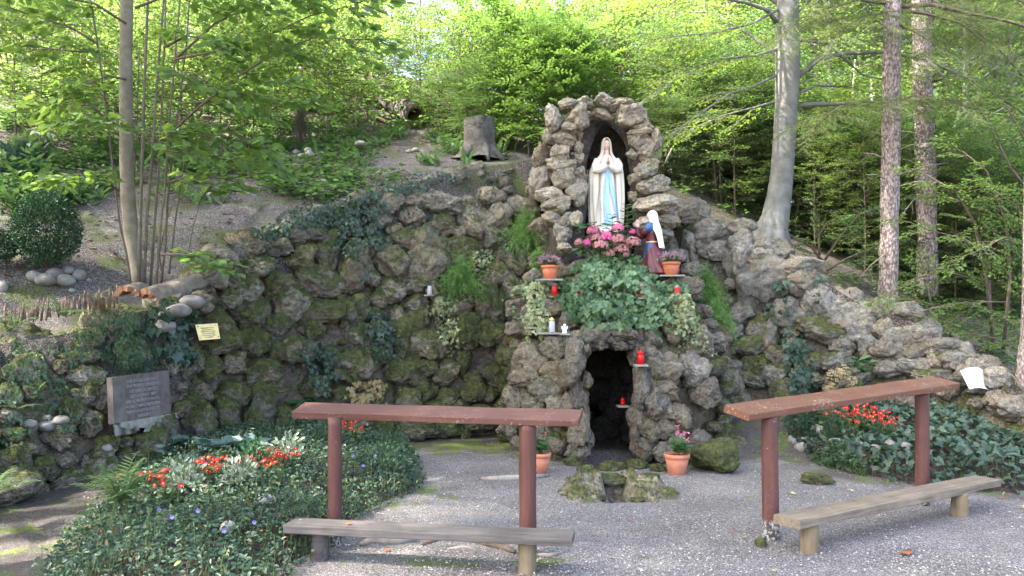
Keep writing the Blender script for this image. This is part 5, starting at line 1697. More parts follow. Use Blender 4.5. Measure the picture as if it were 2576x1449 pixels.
# little angel figure
c = P(1420, 838, clearance(1420, 835, .12)); slab(c, .1, .1, 12)
t = thing('angel_figurine', 'tiny white angel figurine beside the white candle', 'figurine', c)
MB().lathe([(.026, 0), (.027, .006), (.020, .03), (.014, .055), (.008, .066), (.006, .070), (.013, .078), (.014, .088), (.009, .098), (.001, .101)], 16).build('body', PAPER, t)
for s_ in (-1, 1):
    V = [(s_ * .008, .010, .062), (s_ * .030, .016, .080), (s_ * .036, .016, .055), (s_ * .022, .014, .030), (s_ * .008, .016, .060), (s_ * .030, .020, .080), (s_ * .036, .020, .055), (s_ * .022, .018, .030)]
    obj('wing', V, [[0, 1, 2, 3], [7, 6, 5, 4], [0, 4, 5, 1], [1, 5, 6, 2], [2, 6, 7, 3], [3, 7, 4, 0]], PAPER, t, False)

# ------------------------------------------------------------------ tablets and paper
def text_mesh(lines, height, mat, parent, M, gap=1.25, bold=.0, align='CENTER', width=None, name='lettering'):
    for i, ln in enumerate(lines):
        cu = bpy.data.curves.new('lettering', 'FONT')
        cu.body = ln; cu.size = height; cu.align_x = align; cu.extrude = .002; cu.offset = bold
        o = bpy.data.objects.new('lettering', cu); COL.objects.link(o)
        bpy.context.view_layer.update()
        me = bpy.data.meshes.new_from_object(o.evaluated_get(bpy.context.evaluated_depsgraph_get()))
        bpy.data.objects.remove(o)
        me.materials.clear(); me.materials.append(mat)
        q = link(name, me, parent)
        w = max((v.co.x for v in me.vertices), default=1) - min((v.co.x for v in me.vertices), default=0)
        s = min(1.0, width / w) if width else 1.0
        q.matrix_basis = M @ Matrix.Translation((0, -i * height * gap, 0)) @ Matrix.Diagonal((s, 1, 1, 1))
def plate(name, label, cat, TL, TR, BR, BL, th, mat):
    TL, TR, BR, BL = map(Vector, (TL, TR, BR, BL))
    c = (TL + TR + BR + BL) / 4
    x = ((TR - TL) + (BR - BL)).normalized(); yv = ((TL - BL) + (TR - BR)); n = x.cross(yv).normalized(); y = n.cross(x)
    t = thing(name, label, cat, c)
    V = [p - c for p in (BL, BR, TR, TL)] + [p - c - n * th for p in (BL, BR, TR, TL)]
    po = obj('plate', [tuple(v) for v in V], [[0, 1, 2, 3], [7, 6, 5, 4], [0, 4, 5, 1], [1, 5, 6, 2], [2, 6, 7, 3], [3, 7, 4, 0]], mat, t, False)
    W = ((TR - TL).length + (BR - BL).length) / 2; H = ((TL - BL).length + (TR - BR).length) / 2
    return t, Matrix((x, y, n)).transposed().to_4x4(), W, H, n, po
KL, KR = 7.28, 8.10
t, M, W, H, n, pl_ = plate('stone_tablet', 'reddish-brown inscribed stone tablet set in the left wall', 'tablet', P(282, 950, KL), P(425, 931, KR), P(430, 1042, KR), P(287, 1067, KL), .06, TABLET)
text_mesh(['AUS ANLASS DER GROS-', 'SEN TRUPPENÜBUNGEN', 'AUF DEM LECHFELDE', 'LIESS IM JAHRE 1889', 'DER SCHREIBER VON KGL.', 'HOHEIT PRINZ ALPHORN', 'DIESE LOURDES-GROTTE', 'ERBAUEN'], H * .098, LETTER, pl_, M @ Matrix.Translation((0, H * .33, .003)), 1.12, .0008, width=W * .84)
# mortar bed under the tablet
BLp, BRp = P(286, 1069, KL), P(431, 1043, KR)
mb = MB()
pts = [(BLp.lerp(BRp, f)) for f in np.linspace(0, 1, 14)]
V = []
for i, p in enumerate(pts):
    dz = .05 + .05 * noise.noise(Vector((i * .7, 1, 2))) + (.05 if i < 9 else -.02)
    V += [tuple(p + Vector((0, -.012, .012))), tuple(p + Vector((.02, -.02, -dz))), tuple(p + Vector((.05, .16, -dz - .02))), tuple(p + Vector((.05, .16, .012)))]
F = []
for i in range(13):
    for j in range(4):
        F.append([i * 4 + j, i * 4 + (j + 1) % 4, i * 4 + 4 + (j + 1) % 4, i * 4 + 4 + j])
F += [[0, 3, 2, 1], [52, 53, 54, 55]]
mb.add(V, F); sub(t, 'mortar_bed', mb, MORTAR)
yb = min(clearance(q_[0], q_[1], .03) + q_[2] for q_ in ((522, 834, 0), (495, 822, .1), (545, 817, -.1), (550, 848, -.08), (504, 852, .12)))
t, M, W, H, n, pl_ = plate('brass_plaque', 'small shiny brass plaque screwed to a boulder of the left wall', 'plaque', P(490.6, 816.7, yb - .10), P(547, 812.9, yb + .10), P(554, 851.8, yb + .08), P(501, 856.3, yb - .12), .006, BRASS)
text_mesh(['Muttergottes St. Maria', 'wurde gesegnet von', 'Wallfahrtspfarrer Lorenz', 'an der Stelle der alten', 'an der Grotte im Lager', 'des Lechfeldes'], H * .095, PRINT, pl_, M @ Matrix.Translation((0, H * .22, .002)), 1.25, width=W * .74)
for sx, sy in ((-.42, .37), (.40, .37), (-.42, -.38), (.42, -.37)):
    o = MB().lathe([(.006, 0), (.0055, .003), (.001, .0045)], 10).build('screw', SCREW, pl_)
    o.matrix_basis = M @ Matrix.Translation((sx * W, sy * H, .001))
yp = clearance(2440, 955, .30)
t = thing('paper_sheet', 'white printed paper sheet curling on the right rock wall', 'paper', P(2455, 980, yp))
V, V2 = [], []
nu, nv_ = 12, 8
def paper_pt(a, b, lift=0.0):
    TLp, TRp, BRp_, BLp_ = (2414.7, 933), (2478, 928), (2494, 986), (2438, 979)
    u = (TLp[0] * (1 - a) + TRp[0] * a) * (1 - b) + (BLp_[0] * (1 - a) + BRp_[0] * a) * b
    v = (TLp[1] * (1 - a) + TRp[1] * a) * (1 - b) + (BLp_[1] * (1 - a) + BRp_[1] * a) * b - 7 * math.sin(math.pi * a) + 12 * max(0, a - .6) * (1 - b)
    return P(u, v, yp + .10 - .06 * b + .16 * a * a - lift)
for i in range(nv_ + 1):
    for j in range(nu + 1):
        V.append(tuple(paper_pt(j / nu, i / nv_)))
Fp = gridfaces(nv_ + 1, nu + 1)
Vb = [tuple(Vector(p) + Vector((0, .002, 0))) for p in V]
mb = MB(); mb.add(V, Fp); mb.add(Vb, Fp[:, ::-1]); sub(t, 'sheet', mb, PAPER)
mb = MB()
for k in range(8):
    b0 = .12 + k * .10
    row = [paper_pt(a, b0, .0035) for a in np.linspace(.42, .90 - .06 * (k % 3), 8)]; row2 = [paper_pt(a, b0 + .022, .0035) for a in np.linspace(.42, .90 - .06 * (k % 3), 8)]
    mb.add([tuple(p) for p in row + row2], [[i, i + 1, i + 9, i + 8] for i in range(7)])
sub(t, 'print_lines', mb, INK)

# ------------------------------------------------------------------ stump, log, bark slabs, stakes
c = on_hill(1205, 398); Y = c.y
t = thing('tree_stump', 'tall grey sawn tree stump on the slope left of the niche', 'stump', c)
V, F = [], []
k = 28
lev = [(-.06, 1.45), (.0, 1.32), (.08, 1.2), (.2, 1.10), (.45, 1.0), (.8, .97), (1.0, .96)]
Hs, rs = PX(98, Y), PX(39, Y)
for z, f in lev:
    for j in range(k):
        a = 2 * math.pi * j / k
        root = (1 + .30 * max(0, math.cos(a * 5 + 1)) * max(0, f - 1) * 2.2) * (1 + .05 * math.cos(a * 5 + 1) + .03 * noise.noise(Vector((math.cos(a) * 2, math.sin(a) * 2, z * 3))))
        V.append((rs * f * root * math.cos(a), rs * f * root * math.sin(a), Hs * z + (.02 * math.cos(a) if z == 1.0 else 0)))
F = [[i * k + j, i * k + (j + 1) % k, (i + 1) * k + (j + 1) % k, (i + 1) * k + j] for i in range(len(lev) - 1) for j in range(k)]
obj('trunk', V, F, STUMPBARK, t)
top = V[-k:]
obj('cut_face', [(x * .995, y * .995, z + .002) for x, y, z in top] + [(0, 0, Hs + .004)], [[j, (j + 1) % k, k] for j in range(k)], CUTWOOD, t, False)
for a in (-2.2, -1.2, -.4, 2.9, .6):
    mb = MB().tube([(math.cos(a) * rs * .8, math.sin(a) * rs * .8, Hs * .22), (math.cos(a) * rs * 1.2, math.sin(a) * rs * 1.2, Hs * .07), (math.cos(a) * rs * 1.55, math.sin(a) * rs * 1.55, -.03), (math.cos(a) * rs * 1.8, math.sin(a) * rs * 1.8, -.12)], [rs * .38, rs * .30, rs * .17, rs * .08], 8, rough=.15)
    mb.build('root', STUMPBARK, t)
# hollow log
e = on_hill(1048, 318); Yl = e.y + .1
t = thing('hollow_log', 'hollow fallen log with dark open end under the bushes', 'log', P(1040, 318, Yl))
A_ = P(1043, 292, Yl); ax = (P(960, 235, Yl + 1.1) - A_)
x = ax.normalized(); up_ = Vector((0, 0, 1)); sd = x.cross(up_).normalized(); up_ = sd.cross(x)
ro, ri = PX(27, Yl), PX(20, Yl)
V, F = [], []
k = 24
rows = [(0, ro), (.3, ro * 1.02), (.65, ro), (1.0, ro * .97)]
for tt, rr in rows:
    for j in range(k):
        a = 2 * math.pi * j / k
        V.append(A_ + ax * tt + (sd * math.cos(a) + up_ * math.sin(a)) * rr * (1 + .04 * noise.noise(Vector((math.cos(a) * 2, math.sin(a) * 2, tt * 3)))))
n1 = len(V)
for tt, rr in ((0, ri), (.5, ri * .95), (.9, ri * .8)):
    for j in range(k):
        a = 2 * math.pi * j / k
        V.append(A_ + ax * tt + (sd * math.cos(a) + up_ * math.sin(a)) * rr * (1 + .1 * noise.noise(Vector((math.cos(a) * 2, math.sin(a) * 2, tt * 3 + 5)))))
F = [[i * k + j, i * k + (j + 1) % k, (i + 1) * k + (j + 1) % k, (i + 1) * k + j] for i in range(3) for j in range(k)]
mb = MB(); mb.add([tuple(v) for v in V[:n1]], F); sub(t, 'bark', mb, STUMPBARK)
Fi = [[i * k + (j + 1) % k, i * k + j, (i + 1) * k + j, (i + 1) * k + (j + 1) % k] for i in range(2) for j in range(k)] + [[2 * k + j for j in range(k)]]
mb = MB(); mb.add([tuple(v) for v in V[n1:]], Fi); sub(t, 'hollow', mb, OLDCUT)
mb = MB(); mb.add([tuple(v) for v in V[:k] + V[n1:n1 + k]], [[j, k + j, k + (j + 1) % k, (j + 1) % k] for j in range(k)]); sub(t, 'rim', mb, OLDCUT)
# bark-covered slabs of wood at the lime tree foot
def half_log(label, A, B, r, th, arc, roll, seed):
    A, B = Vector(A), Vector(B)
    ax = B - A; x = ax.normalized(); sd = Vector((0, 0, 1)).cross(x).normalized(); up_ = x.cross(sd)
    t = thing('bark_slab', label, 'wood', A.lerp(B, .5), 'bark slabs at the lime tree foot')
    n, k = 16, 12
    out, inn = [], []
    for i in range(n + 1):
        s_ = i / n
        for j in range(k + 1):
            a = R(90 - arc / 2 + arc * j / k) + roll
            rr = r * (1 + .10 * noise.noise(Vector((s_ * 4, j * .6, seed))) + .05 * noise.noise(Vector((s_ * 14, j * 1.6, seed))))
            wob = .04 * noise.noise(Vector((j * .5, seed, 3))) * (1 if i in (0, n) else 0)
            p = A + ax * s_ + x * wob
            out.append(tuple(p + (sd * math.cos(a) + up_ * math.sin(a)) * rr)); inn.append(tuple(p + (sd * math.cos(a) + up_ * math.sin(a)) * (rr - th)))
    Fg = gridfaces(n + 1, k + 1)
    mb = MB(); mb.add(out, Fg); sub(t, 'bark', mb, LOGBARK)
    N = len(out); w = k + 1
    E = []
    for i in range(n):
        E += [[i * w, (i + 1) * w, N + (i + 1) * w, N + i * w], [i * w + k, N + i * w + k, N + (i + 1) * w + k, (i + 1) * w + k]]
    for j in range(k):
        E += [[j, N + j, N + j + 1, j + 1], [n * w + j, n * w + j + 1, N + n * w + j + 1, N + n * w + j]]
    E += (Fg[:, ::-1] + N).tolist()
    mb = MB(); mb.add(out + inn, E); sub(t, 'cut_face', mb, CUTWOOD, False)
half_log('short bark slab with semicircular cut end below the lime stems', P(318, 752, 7.45), P(352, 742, 7.75), .125, .05, 150, 0, 1)
half_log('long bark slab with reddish cut edge right of the lime stems', P(372, 760, 7.45), P(500, 722, 7.9), .135, .06, 150, R(8), 4)
# stake fence
t = thing('stake_fence', 'low fence of thin upright hazel stakes along the left terrace edge', 'fence', P(150, 790, 7.6))
for i in range(62):
    f = i / 61
    u = 10 + 285 * f + rnd.uniform(-3, 3); v = 815 - 50 * f + rnd.uniform(-5, 5)
    if 128 < u < 142: continue
    Y = 7.15 + .6 * f
    b = P(u, v, Y) + Vector((0, 0, -.02)); hgt = rnd.uniform(.09, .2)
    mb = MB().tube([b, b + Vector((rnd.uniform(-.02, .02), rnd.uniform(-.02, .02), hgt))], [.0085 * rnd.uniform(.7, 1.3), .007], 6)
    sub(t, 'stake', mb, HAZEL)
# canes on the hillside
for i, (u, v0, v1, lab) in enumerate([(895, 195, 335, 'tall thin bamboo cane upright near the hollow log'), (204, 60, 250, 'left of two pale canes behind the lime tree'), (219, 135, 325, 'right of two pale canes behind the lime tree'), (609, 285, 360, 'short pale cane on the hillside left of the juniper'), (505, 300, 340, 'stub of cane right of the lime stems'), (695, 170, 260, 'thin cane on the slope above the juniper')]):
    b = on_hill(u, v1); tp_ = P(u - 1, v0, b.y)
    t = obj('bamboo_cane', into(type('q', (), {'location': b})(), np.concatenate(MB().tube([b, b.lerp(tp_, .5), tp_], [.011, .010, .009], 7).V)), MB().tube([b, b.lerp(tp_, .5), tp_], [.011, .010, .009], 7).F, STICK, None, label=lab, cat='cane', group='bamboo canes on the hillside', loc=b)
for i, (u0, v0, u1, v1, r_, lab) in enumerate([(945, 298, 1000, 328, .035, 'broken pale branch lying below the hollow log'), (765, 410, 820, 416, .02, 'short dark stick lying on the hillside gravel'), (1672, 415, 1690, 375, .015, 'bleached twig poking up right of the niche'), (110, 218, 190, 275, .02, 'fallen grey branch on the left slope')]):
    a, b = on_hill(u0, v0), on_hill(u1, v1)
    if i == 2: a, b = P(u0, v0, 11.6), P(u1, v1, 11.6)
    mb = MB().tube([a + Vector((0, 0, r_)), a.lerp(b, .5) + Vector((0, 0, r_ * 1.5)), b + Vector((0, 0, r_))], [r_, r_ * .9, r_ * .7], 7, rough=.2)
    mb.build('fallen_branch', (STICK, TWIG, DEADTWIG, DEADTWIG)[i], None, label=lab, cat='branch', group='fallen branches on the slope')

# ------------------------------------------------------------------ cobbles and loose rocks
COBS = [rock_mesh('cobble', 300 + k, ICO2, ICO2F, COBBLE, .28, 4, .75, .95) for k in range(6)]
CT = [COBBLE]
def cobble(label, p, w, h, group, name='cobble', moss=0):
    o = link(name, rnd.choice(COBS), None, label, 'stone', group)
    o.matrix_world = Matrix.Translation(p) @ Matrix.Rotation(rnd.uniform(0, 6), 4, 'Z') @ Matrix.Diagonal((w / 2, w / 2 * rnd.uniform(.75, 1.0), h / 2, 1))
T8 = (0, 0, .33345)
def cobs(L, T, where, label, group):
    for X0, Y0, w, h in L:
        u, v = T[0] + X0 * T[2], T[1] + Y0 * T[2]
        vb = v + h * T[2] * .45
        p = where(u, vb)
        Y = p.y
        wm, hm = PX(w * T[2], Y) * 1.1, PX(h * T[2], Y) * 1.15
        cobble(label, Vector((p.x, p.y, p.z + hm * .42)), wm, hm, group)
def front_hit(u, v):
    h = hit(u, v); return h[0] + Vector((0, .03, -.01))
cobs([(245, 630, 100, 80), (330, 660, 150, 90), (400, 610, 120, 80), (500, 590, 95, 65), (480, 665, 140, 90), (585, 625, 105, 80), (655, 660, 34, 28), (530, 740, 50, 34)], T4, front_hit, 'smooth pale river cobble heaped in front of the boxwood', 'cobbles in front of the boxwood')
cobs([(10, 710, 70, 90)], T4, front_hit, 'single pale cobble cut by the left edge near the terrace', None)
cobs([(1440, 830, 180, 100), (1330, 890, 170, 95), (1230, 1010, 160, 95), (1220, 925, 70, 60)], T4, front_hit, 'smooth brownish cobble half under ivy below the bark slab', 'cobbles below the bark slab')
cobs([(2230, 1145, 60, 40), (2275, 1175, 75, 45), (2330, 1160, 65, 55), (2320, 1130, 60, 40)], T8, front_hit, 'small cobble at the foot of the little juniper', 'cobbles at the juniper foot')
cobs([(1340, 1325, 70, 45), (1410, 1330, 75, 45), (1900, 1310, 80, 40)], T8, front_hit, 'white stone on the hillside right of the lime stems', 'white stones on the hillside')
cobs([(140, 1080, 95, 45), (510, 1140, 55, 30), (560, 1130, 65, 35)], (858.3, 0, .33345), front_hit, 'white stone on the slope left of the stump', 'white stones left of the stump')
TR_ = (1931.2, 987, .2499)
cobs([(225, 490, 70, 90), (330, 570, 140, 115), (350, 480, 95, 55), (260, 530, 60, 65), (360, 370, 90, 85), (530, 400, 115, 95), (600, 585, 135, 85), (675, 510, 135, 85), (790, 580, 95, 65), (920, 550, 105, 80), (1075, 580, 125, 80), (1230, 535, 125, 100), (1390, 550, 95, 80), (1800, 520, 115, 95)], TR_,
     lambda u, v: Vector(onbed(bedR, u, v)) , 'rounded grey cobble edging the right bed', 'cobbles edging the right bed')
cobs([(40, 215, 70, 35), (210, 300, 95, 65), (350, 310, 160, 85), (450, 270, 110, 65), (340, 250, 80, 45), (800, 480, 80, 60)], T1, front_hit, 'whitish stone placed on the left rockery', 'white stones on the left rockery')
cobs([(1995, 820, 150, 70), (1720, 1030, 110, 90), (1260, 975, 60, 45)], T1, lambda u, v: Vector(onbed(bedL, u, v, .1)) + Vector((0, 0, .05)), 'pale stone showing through the periwinkle', 'stones in the periwinkle bed')
ROCK_MOSS = ROCKS
def loose(label, u, v, w, h, moss, group=None, z=0, depth=.9, light=.9):
    vb = v + h / 2
    g_ = G(u, vb, z)
    Y = g_.y + PX(w, g_.y) * .3
    wm, hm = PX(w, Y) * 1.1, PX(h, Y) * 1.25
    o = stone(None, Vector((PX(u - CU, Y), Y, z + hm * .36)), (wm, wm * depth, hm), R(rnd.uniform(-8, 8)), rcol(.0, light), moss, 0, 'mossy_rock', label=label, cat='rock', group=group)
    return o
loose('big cushion of bright moss on a rock right of the leafy pot', 1788, 1150, 118, 78, 1.25)
loose('long mossy boulder behind the leafy pot', 1770, 1098, 105, 60, 1.0)
loose('flat half-buried mossy stone on the gravel behind the right rail', 2052, 1205, 82, 22, .8)
loose('small mossy lump beside the right rail post', 1914, 1366, 30, 22, .9)
loose('little stone on the gravel path behind the right rail', 1902, 1130, 45, 18, .5)
T9 = (1416.2, 1012.8, .1896)
spring = thing('spring_basin', 'mossy rock-rimmed spring hole in the gravel before the doorway', 'spring', (SPRING[0], SPRING[1], -.3))
def srock(X0, Y0, w, h, moss, dz=0.0, dY=0.0):
    u, v = T9[0] + X0 * T9[2], T9[1] + Y0 * T9[2]
    w_, h_ = w * T9[2], h * T9[2]
    g_ = G(u, v + h_ / 2)
    Y = g_.y + PX(w_, g_.y) * .25 + dY
    wm, hm = PX(w_, Y) * 1.15, PX(h_, Y) * .95
    o = stone(None, Vector((PX(u - CU, Y), Y, hm * .15 + dz)), (wm, wm * .85, hm), R(rnd.uniform(-10, 10)), rcol(0, .55), moss)
    o.parent = spring; o.matrix_parent_inverse = Matrix.Translation(-Vector(spring.location))
for a in [(130, 740, 230, 200, .75), (310, 850, 240, 190, .7), (640, 800, 330, 190, .7), (1000, 780, 300, 200, .7), (1270, 840, 240, 150, .7), (1150, 960, 260, 150, .75), (170, 1010, 260, 150, .6), (420, 1030, 220, 130, .6), (330, 1150, 200, 100, .5), (480, 1230, 180, 90, .7), (1080, 1130, 260, 120, .8), (1000, 1270, 220, 90, .7), (1250, 1090, 180, 90, .5), (520, 960, 200, 130, .65), (980, 1010, 160, 120, .7)]:
    srock(*a)
# the rim of the hole: one rough mossy mass with a wedge-shaped cut
RIMROCK = rockmat('mossy_spring_rock', False, (.19, .18, .16), .46)
gx_, gy_ = np.linspace(-.62, .62, 110), np.linspace(-.36, .72, 96)
Xr, Yr = np.meshgrid(gx_, gy_)
Zr = np.zeros_like(Xr)
for i in range(Xr.shape[0]):
    for j in range(Xr.shape[1]):
        x, y = Xr[i, j], Yr[i, j]
        q = Vector((x * 5 + 3, y * 5, 1))
        nz = noise.noise(q) * .05 + noise.noise(q * 2.3) * .05 + abs(noise.noise(q * 4.1)) * .05 + noise.noise(q * 9) * .014
        edge = math.hypot(x / .56, (y - .15) / .50) + .10 * noise.noise(Vector((x * 3, y * 3, 8)))
        z = .035 * (1 - float(smooth01(.55, 1.0, edge))) + .085 * float(smooth01(-.12, .42, y)) * (1 - float(smooth01(.55, 1.02, edge))) + nz * (1 - float(smooth01(.85, 1.05, edge))) - .10 * float(smooth01(.9, 1.08, edge))
        w = .030 + .075 * float(smooth01(.25, -.32, y)) + .05 * noise.noise(Vector((y * 7, 2 + math.copysign(3, x), 2)))
        cut = 1 - float(smooth01(w, w + .12 + .10 * float(smooth01(.1, -.3, y)), abs(x + .02 * math.sin(y * 9))))
        cut *= 1 - float(smooth01(.36, .44, y))
        z = z * (1 - cut) - .16 * cut
        Zr[i, j] = z
obj('rim_rock', np.stack([Xr.ravel(), Yr.ravel() - .02, Zr.ravel() + .3], 1), gridfaces(*Xr.shape), RIMROCK, spring)
o = stone(None, Vector((SPRING[0], 7.42, .06)), (.42, .26, .12), R(6), rcol(0, .55), .6)
o.parent = spring; o.matrix_parent_inverse = Matrix.Translation(-Vector(spring.location))
WATER = plain('spring_water', (.02, .025, .03), .03, .6)
mb = MB().lathe([(.001, 0), (.11, .0), (.15, -.004)], 20); o = mb.build('water', WATER, spring); o.location = (0, -.10, .16)
rows_ = [(.16, .215), (.10, .212), (.06, .200), (.035, .175), (.025, .15)]
V = [(-.028 + .056 * j / 6 + .004 * math.sin(j * 2 + i), y + .004 * math.sin(j * 2.6), z) for i, (y, z) in enumerate(rows_) for j in range(7)]
obj('trickle', V, gridfaces(5, 7), plain('falling_water', (.10, .12, .14), .06, .6), spring)
# roots in the gravel under the left bench
for i, (L_, r_, lab) in enumerate([([(905, 1372), (935, 1362), (990, 1366), (1045, 1362)], .032, 'pale worn root lying under the left kneeling bench'), ([(1060, 1372), (1120, 1352), (1190, 1362), (1260, 1378), (1295, 1392)], .034, 'longer dark root under the left kneeling bench'), ([(1130, 1382), (1165, 1378), (1200, 1385)], .018, 'thin root stub under the left kneeling bench'), ([(1210, 1206), (1260, 1208), (1330, 1204), (1380, 1198)], .035, 'flat root ridge in the gravel beside the half-hidden pot'), ([(1340, 1395), (1380, 1400), (1420, 1390)], .016, 'small root right of the bench leg')]):
    q = [G(u, v) + Vector((0, 0, r_ * .3)) for u, v in L_]
    V = MB().tube(q, [r_ * .5] + [r_] * (len(q) - 2) + [r_ * .4], 9, rough=.35)
    V.build('tree_root', (DEADTWIG, TWIG, DEADTWIG, DEADTWIG, DEADTWIG)[i], None, label=lab, cat='root', group='roots in the gravel')
# fallen leaves on the gravel
DEADL = leafmat('fallen_leaf', (.28, .09, .04), (.40, .16, .07), (.2, .08, .03), .15, .6, .3)
YELL = leafmat('yellow_leaf', (.45, .42, .10), (.5, .48, .2), (.3, .3, .05), .2, .6, .3)
g = np.random.default_rng(77)
for i, (u, v, s_, m, lab) in enumerate([(2268, 1390, .10, DEADL, 'reddish-brown fallen leaf on the gravel in front of the right bench'), (2528, 1258, .055, DEADL, 'small dark red leaf on the gravel near the right edge'), (1835, 1338, .03, DEADL, 'tiny red leaf on the gravel left of the right rail'), (1870, 1352, .04, YELL, 'yellow-green leaf on the gravel near the right post'), (1992, 1244, .05, YELL, 'yellow leaf beside the flat mossy stone'), (2138, 1236, .035, YELL, 'small yellow leaf behind the right bench'), (2570, 1278, .06, YELL, 'pale leaf at the right picture edge'),
                          (975, 1390, .05, DEADL, 'brown leaf in the shade under the left bench'), (1190, 1345, .06, DEADL, 'curled brown leaf on the gravel below the left bench'), (880, 1308, .04, DEADL, 'brown leaf lying on the left kneeling bench'), (1580, 1310, .035, DEADL, 'tiny leaf on the gravel below the spring'), (1945, 1440, .03, YELL, 'tiny leaf at the bottom edge of the gravel')]):
    p = G(u, v) + Vector((0, 0, .008))
    if i == 9: p = P(880, 1315, 5.1); p.z = .252
    lv = Leaves(); a = g.uniform(0, 6)
    lv.add(np.array(p), np.array([math.cos(a), math.sin(a), .12]), np.array([g.normal(0, .2), -.3, 1]), s_)
    lv.add(np.array(p) + [s_ * .2, .01, .004], np.array([math.cos(a + 1), math.sin(a + 1), .2]), np.array([g.normal(0, .3), -.2, 1]), s_ * .6)
    V, F = lv.mesh(L_ROUND)
    obj('fallen_leaf', V, F, m, None, False, label=lab, cat='leaf', group='fallen leaves on the gravel')
# loose pebbles over the gravel
g = np.random.default_rng(55)
n = 14000
u = g.uniform(200, 2575, n); v = 1100 + 349 * g.random(n) ** .8
Yp = 3200 / (v - HV); xp = (u - CU) / FPX * Yp
keep = (poly_dist(xp, Yp, bedL.poly) < -.05) & (poly_dist(xp, Yp, bedR.poly) < -.05) & (((xp - SPRING[0]) / .3) ** 2 + ((Yp - 7) / .5) ** 2 > 1)
xp, Yp = xp[keep], Yp[keep]
oct_v = np.array([(1, 0, 0), (-1, 0, 0), (0, 1, 0), (0, -1, 0), (0, 0, 1), (0, 0, -1)], float)
oct_f = np.array([(0, 2, 4), (2, 1, 4), (1, 3, 4), (3, 0, 4)])
sz = g.uniform(.004, .009, (len(xp), 1)) * g.uniform(.6, 1.4, (len(xp), 3)) ; sz[:, 2] *= .7
zz = ground_h(xp, Yp) + .003
ang = g.uniform(0, 6.28, len(xp)); ca, sa = np.cos(ang), np.sin(ang)
vv = oct_v[None] * sz[:, None]
vx = vv[..., 0] * ca[:, None] - vv[..., 1] * sa[:, None]; vy = vv[..., 0] * sa[:, None] + vv[..., 1] * ca[:, None]
V = np.stack([vx + xp[:, None], vy + Yp[:, None], vv[..., 2] + zz[:, None]], -1).reshape(-1, 3)
F = (oct_f[None] + (np.arange(len(xp)) * 6)[:, None, None]).reshape(-1, 3)
def pebmat():
    m, nt, b, out = newmat('loose_pebbles'); t = NT(nt)
    c = t.ramp(t.n('NewGeometry').outputs['Random Per Island'], [(0, (.08, .07, .065)), (.5, (.20, .18, .17)), (.85, (.32, .30, .28)), (1, (.48, .45, .42))])
    t.l(c, b.inputs['Base Color']); b.inputs['Roughness'].default_value = .8
    return m
obj('gravel_pebbles', V, F, pebmat(), None, False, kind='stuff', label='loose pale pebbles strewn over the gravel', cat='gravel')

# ------------------------------------------------------------------ hydrangea before the statue
TH = (1416.2, 515.0, .1481)
YH = 9.38
t = thing('hydrangea', 'pink hydrangea bush flowering at the feet of the white statue', 'hydrangea', P(1525, 655, YH))
g = np.random.default_rng(8)
lv = Leaves(); A, B = [], []
foot = np.array(P(1525, 660, YH))
for X0, Y0, r_, m in [(515, 455, 100, PINK), (740, 565, 112, PINK_HOT), (930, 405, 92, PINK), (410, 650, 80, PINK_HOT), (285, 650, 78, PINK_OLD), (560, 570, 90, PINK_OLD), (640, 700, 115, PINK_OLD), (940, 600, 105, PINK_OLD), (1180, 650, 115, PINK_OLD), (990, 760, 135, PINK_OLD), (1165, 460, 48, PINK_HOT), (800, 830, 65, PINK_OLD), (1070, 850, 45, PINK_OLD)]:
    c = np.array(P(TH[0] + X0 * TH[2], TH[1] + Y0 * TH[2], YH - g.uniform(.0, .12)))
    rr = PX(r_ * TH[2], YH) * 1.12
    fl = Leaves()
    for k in range(int(110 * (r_ / 100) ** 1.6) + 16):
        d = nrm(g.normal(0, 1, 3)); d[2] = abs(d[2]) * .9 - .25; d = nrm(d)
        p = c + d * rr * np.array([1, 1, .85]) * g.uniform(.82, 1.03)
        x = nrm(np.cross(d, [0.2, 0.1, 1])); y = np.cross(d, x); a0 = g.uniform(0, 6)
        for q in range(4):
            a = a0 + q * math.pi / 2
            fl.add(p, x * math.cos(a) + y * math.sin(a) + d * .15, d, .019 * g.uniform(.8, 1.2))
    V, F = fl.mesh(L_PETAL); obj('flower_head', into(t, V), F, m, t, False)
    A.append(foot + g.normal(0, .04, 3) * [1, 1, .2]); B.append(c)
    for k in range(7):
        a = g.uniform(0, 6.28)
        lv.add(c + np.array([0, .06, -rr * .8 + g.normal(0, .03)]), np.array([math.cos(a), math.sin(a) - .3, g.uniform(-.5, .3)]), np.array([g.normal(0, .3), -.5, 1]), g.uniform(.09, .15))
for k in range(90):
    X0, Y0 = g.uniform(180, 1200), g.uniform(330, 900)
    c = np.array(P(TH[0] + X0 * TH[2], TH[1] + Y0 * TH[2], YH + g.uniform(-.02, .15)))
    a = g.uniform(0, 6.28)
    lv.add(c, np.array([math.cos(a), math.sin(a) - .4, g.uniform(-.3, .4)]), np.array([g.normal(0, .4), -.5, 1]), g.uniform(.08, .14))
for (Xs, Yb, Yt) in ((1095, 700, 10), (540, 560, 320), (840, 520, 180)):
    p0 = np.array(P(TH[0] + Xs * TH[2], TH[1] + Yb * TH[2], YH)); p1_ = np.array(P(TH[0] + (Xs - 10) * TH[2], TH[1] + Yt * TH[2], YH))
    A.append(p0); B.append(p1_)
    nn_ = int((Yb - Yt) / 90) + 2
    for q in range(nn_):
        c = p0 + (p1_ - p0) * (.25 + .75 * q / max(1, nn_ - 1))
        for s_ in range(2):
            a = q * 1.57 + s_ * math.pi + .4
            lv.add(c, np.array([math.cos(a), math.sin(a), .25]), np.array([0, -.2, 1]), (.12 if q < nn_ - 1 else .08))
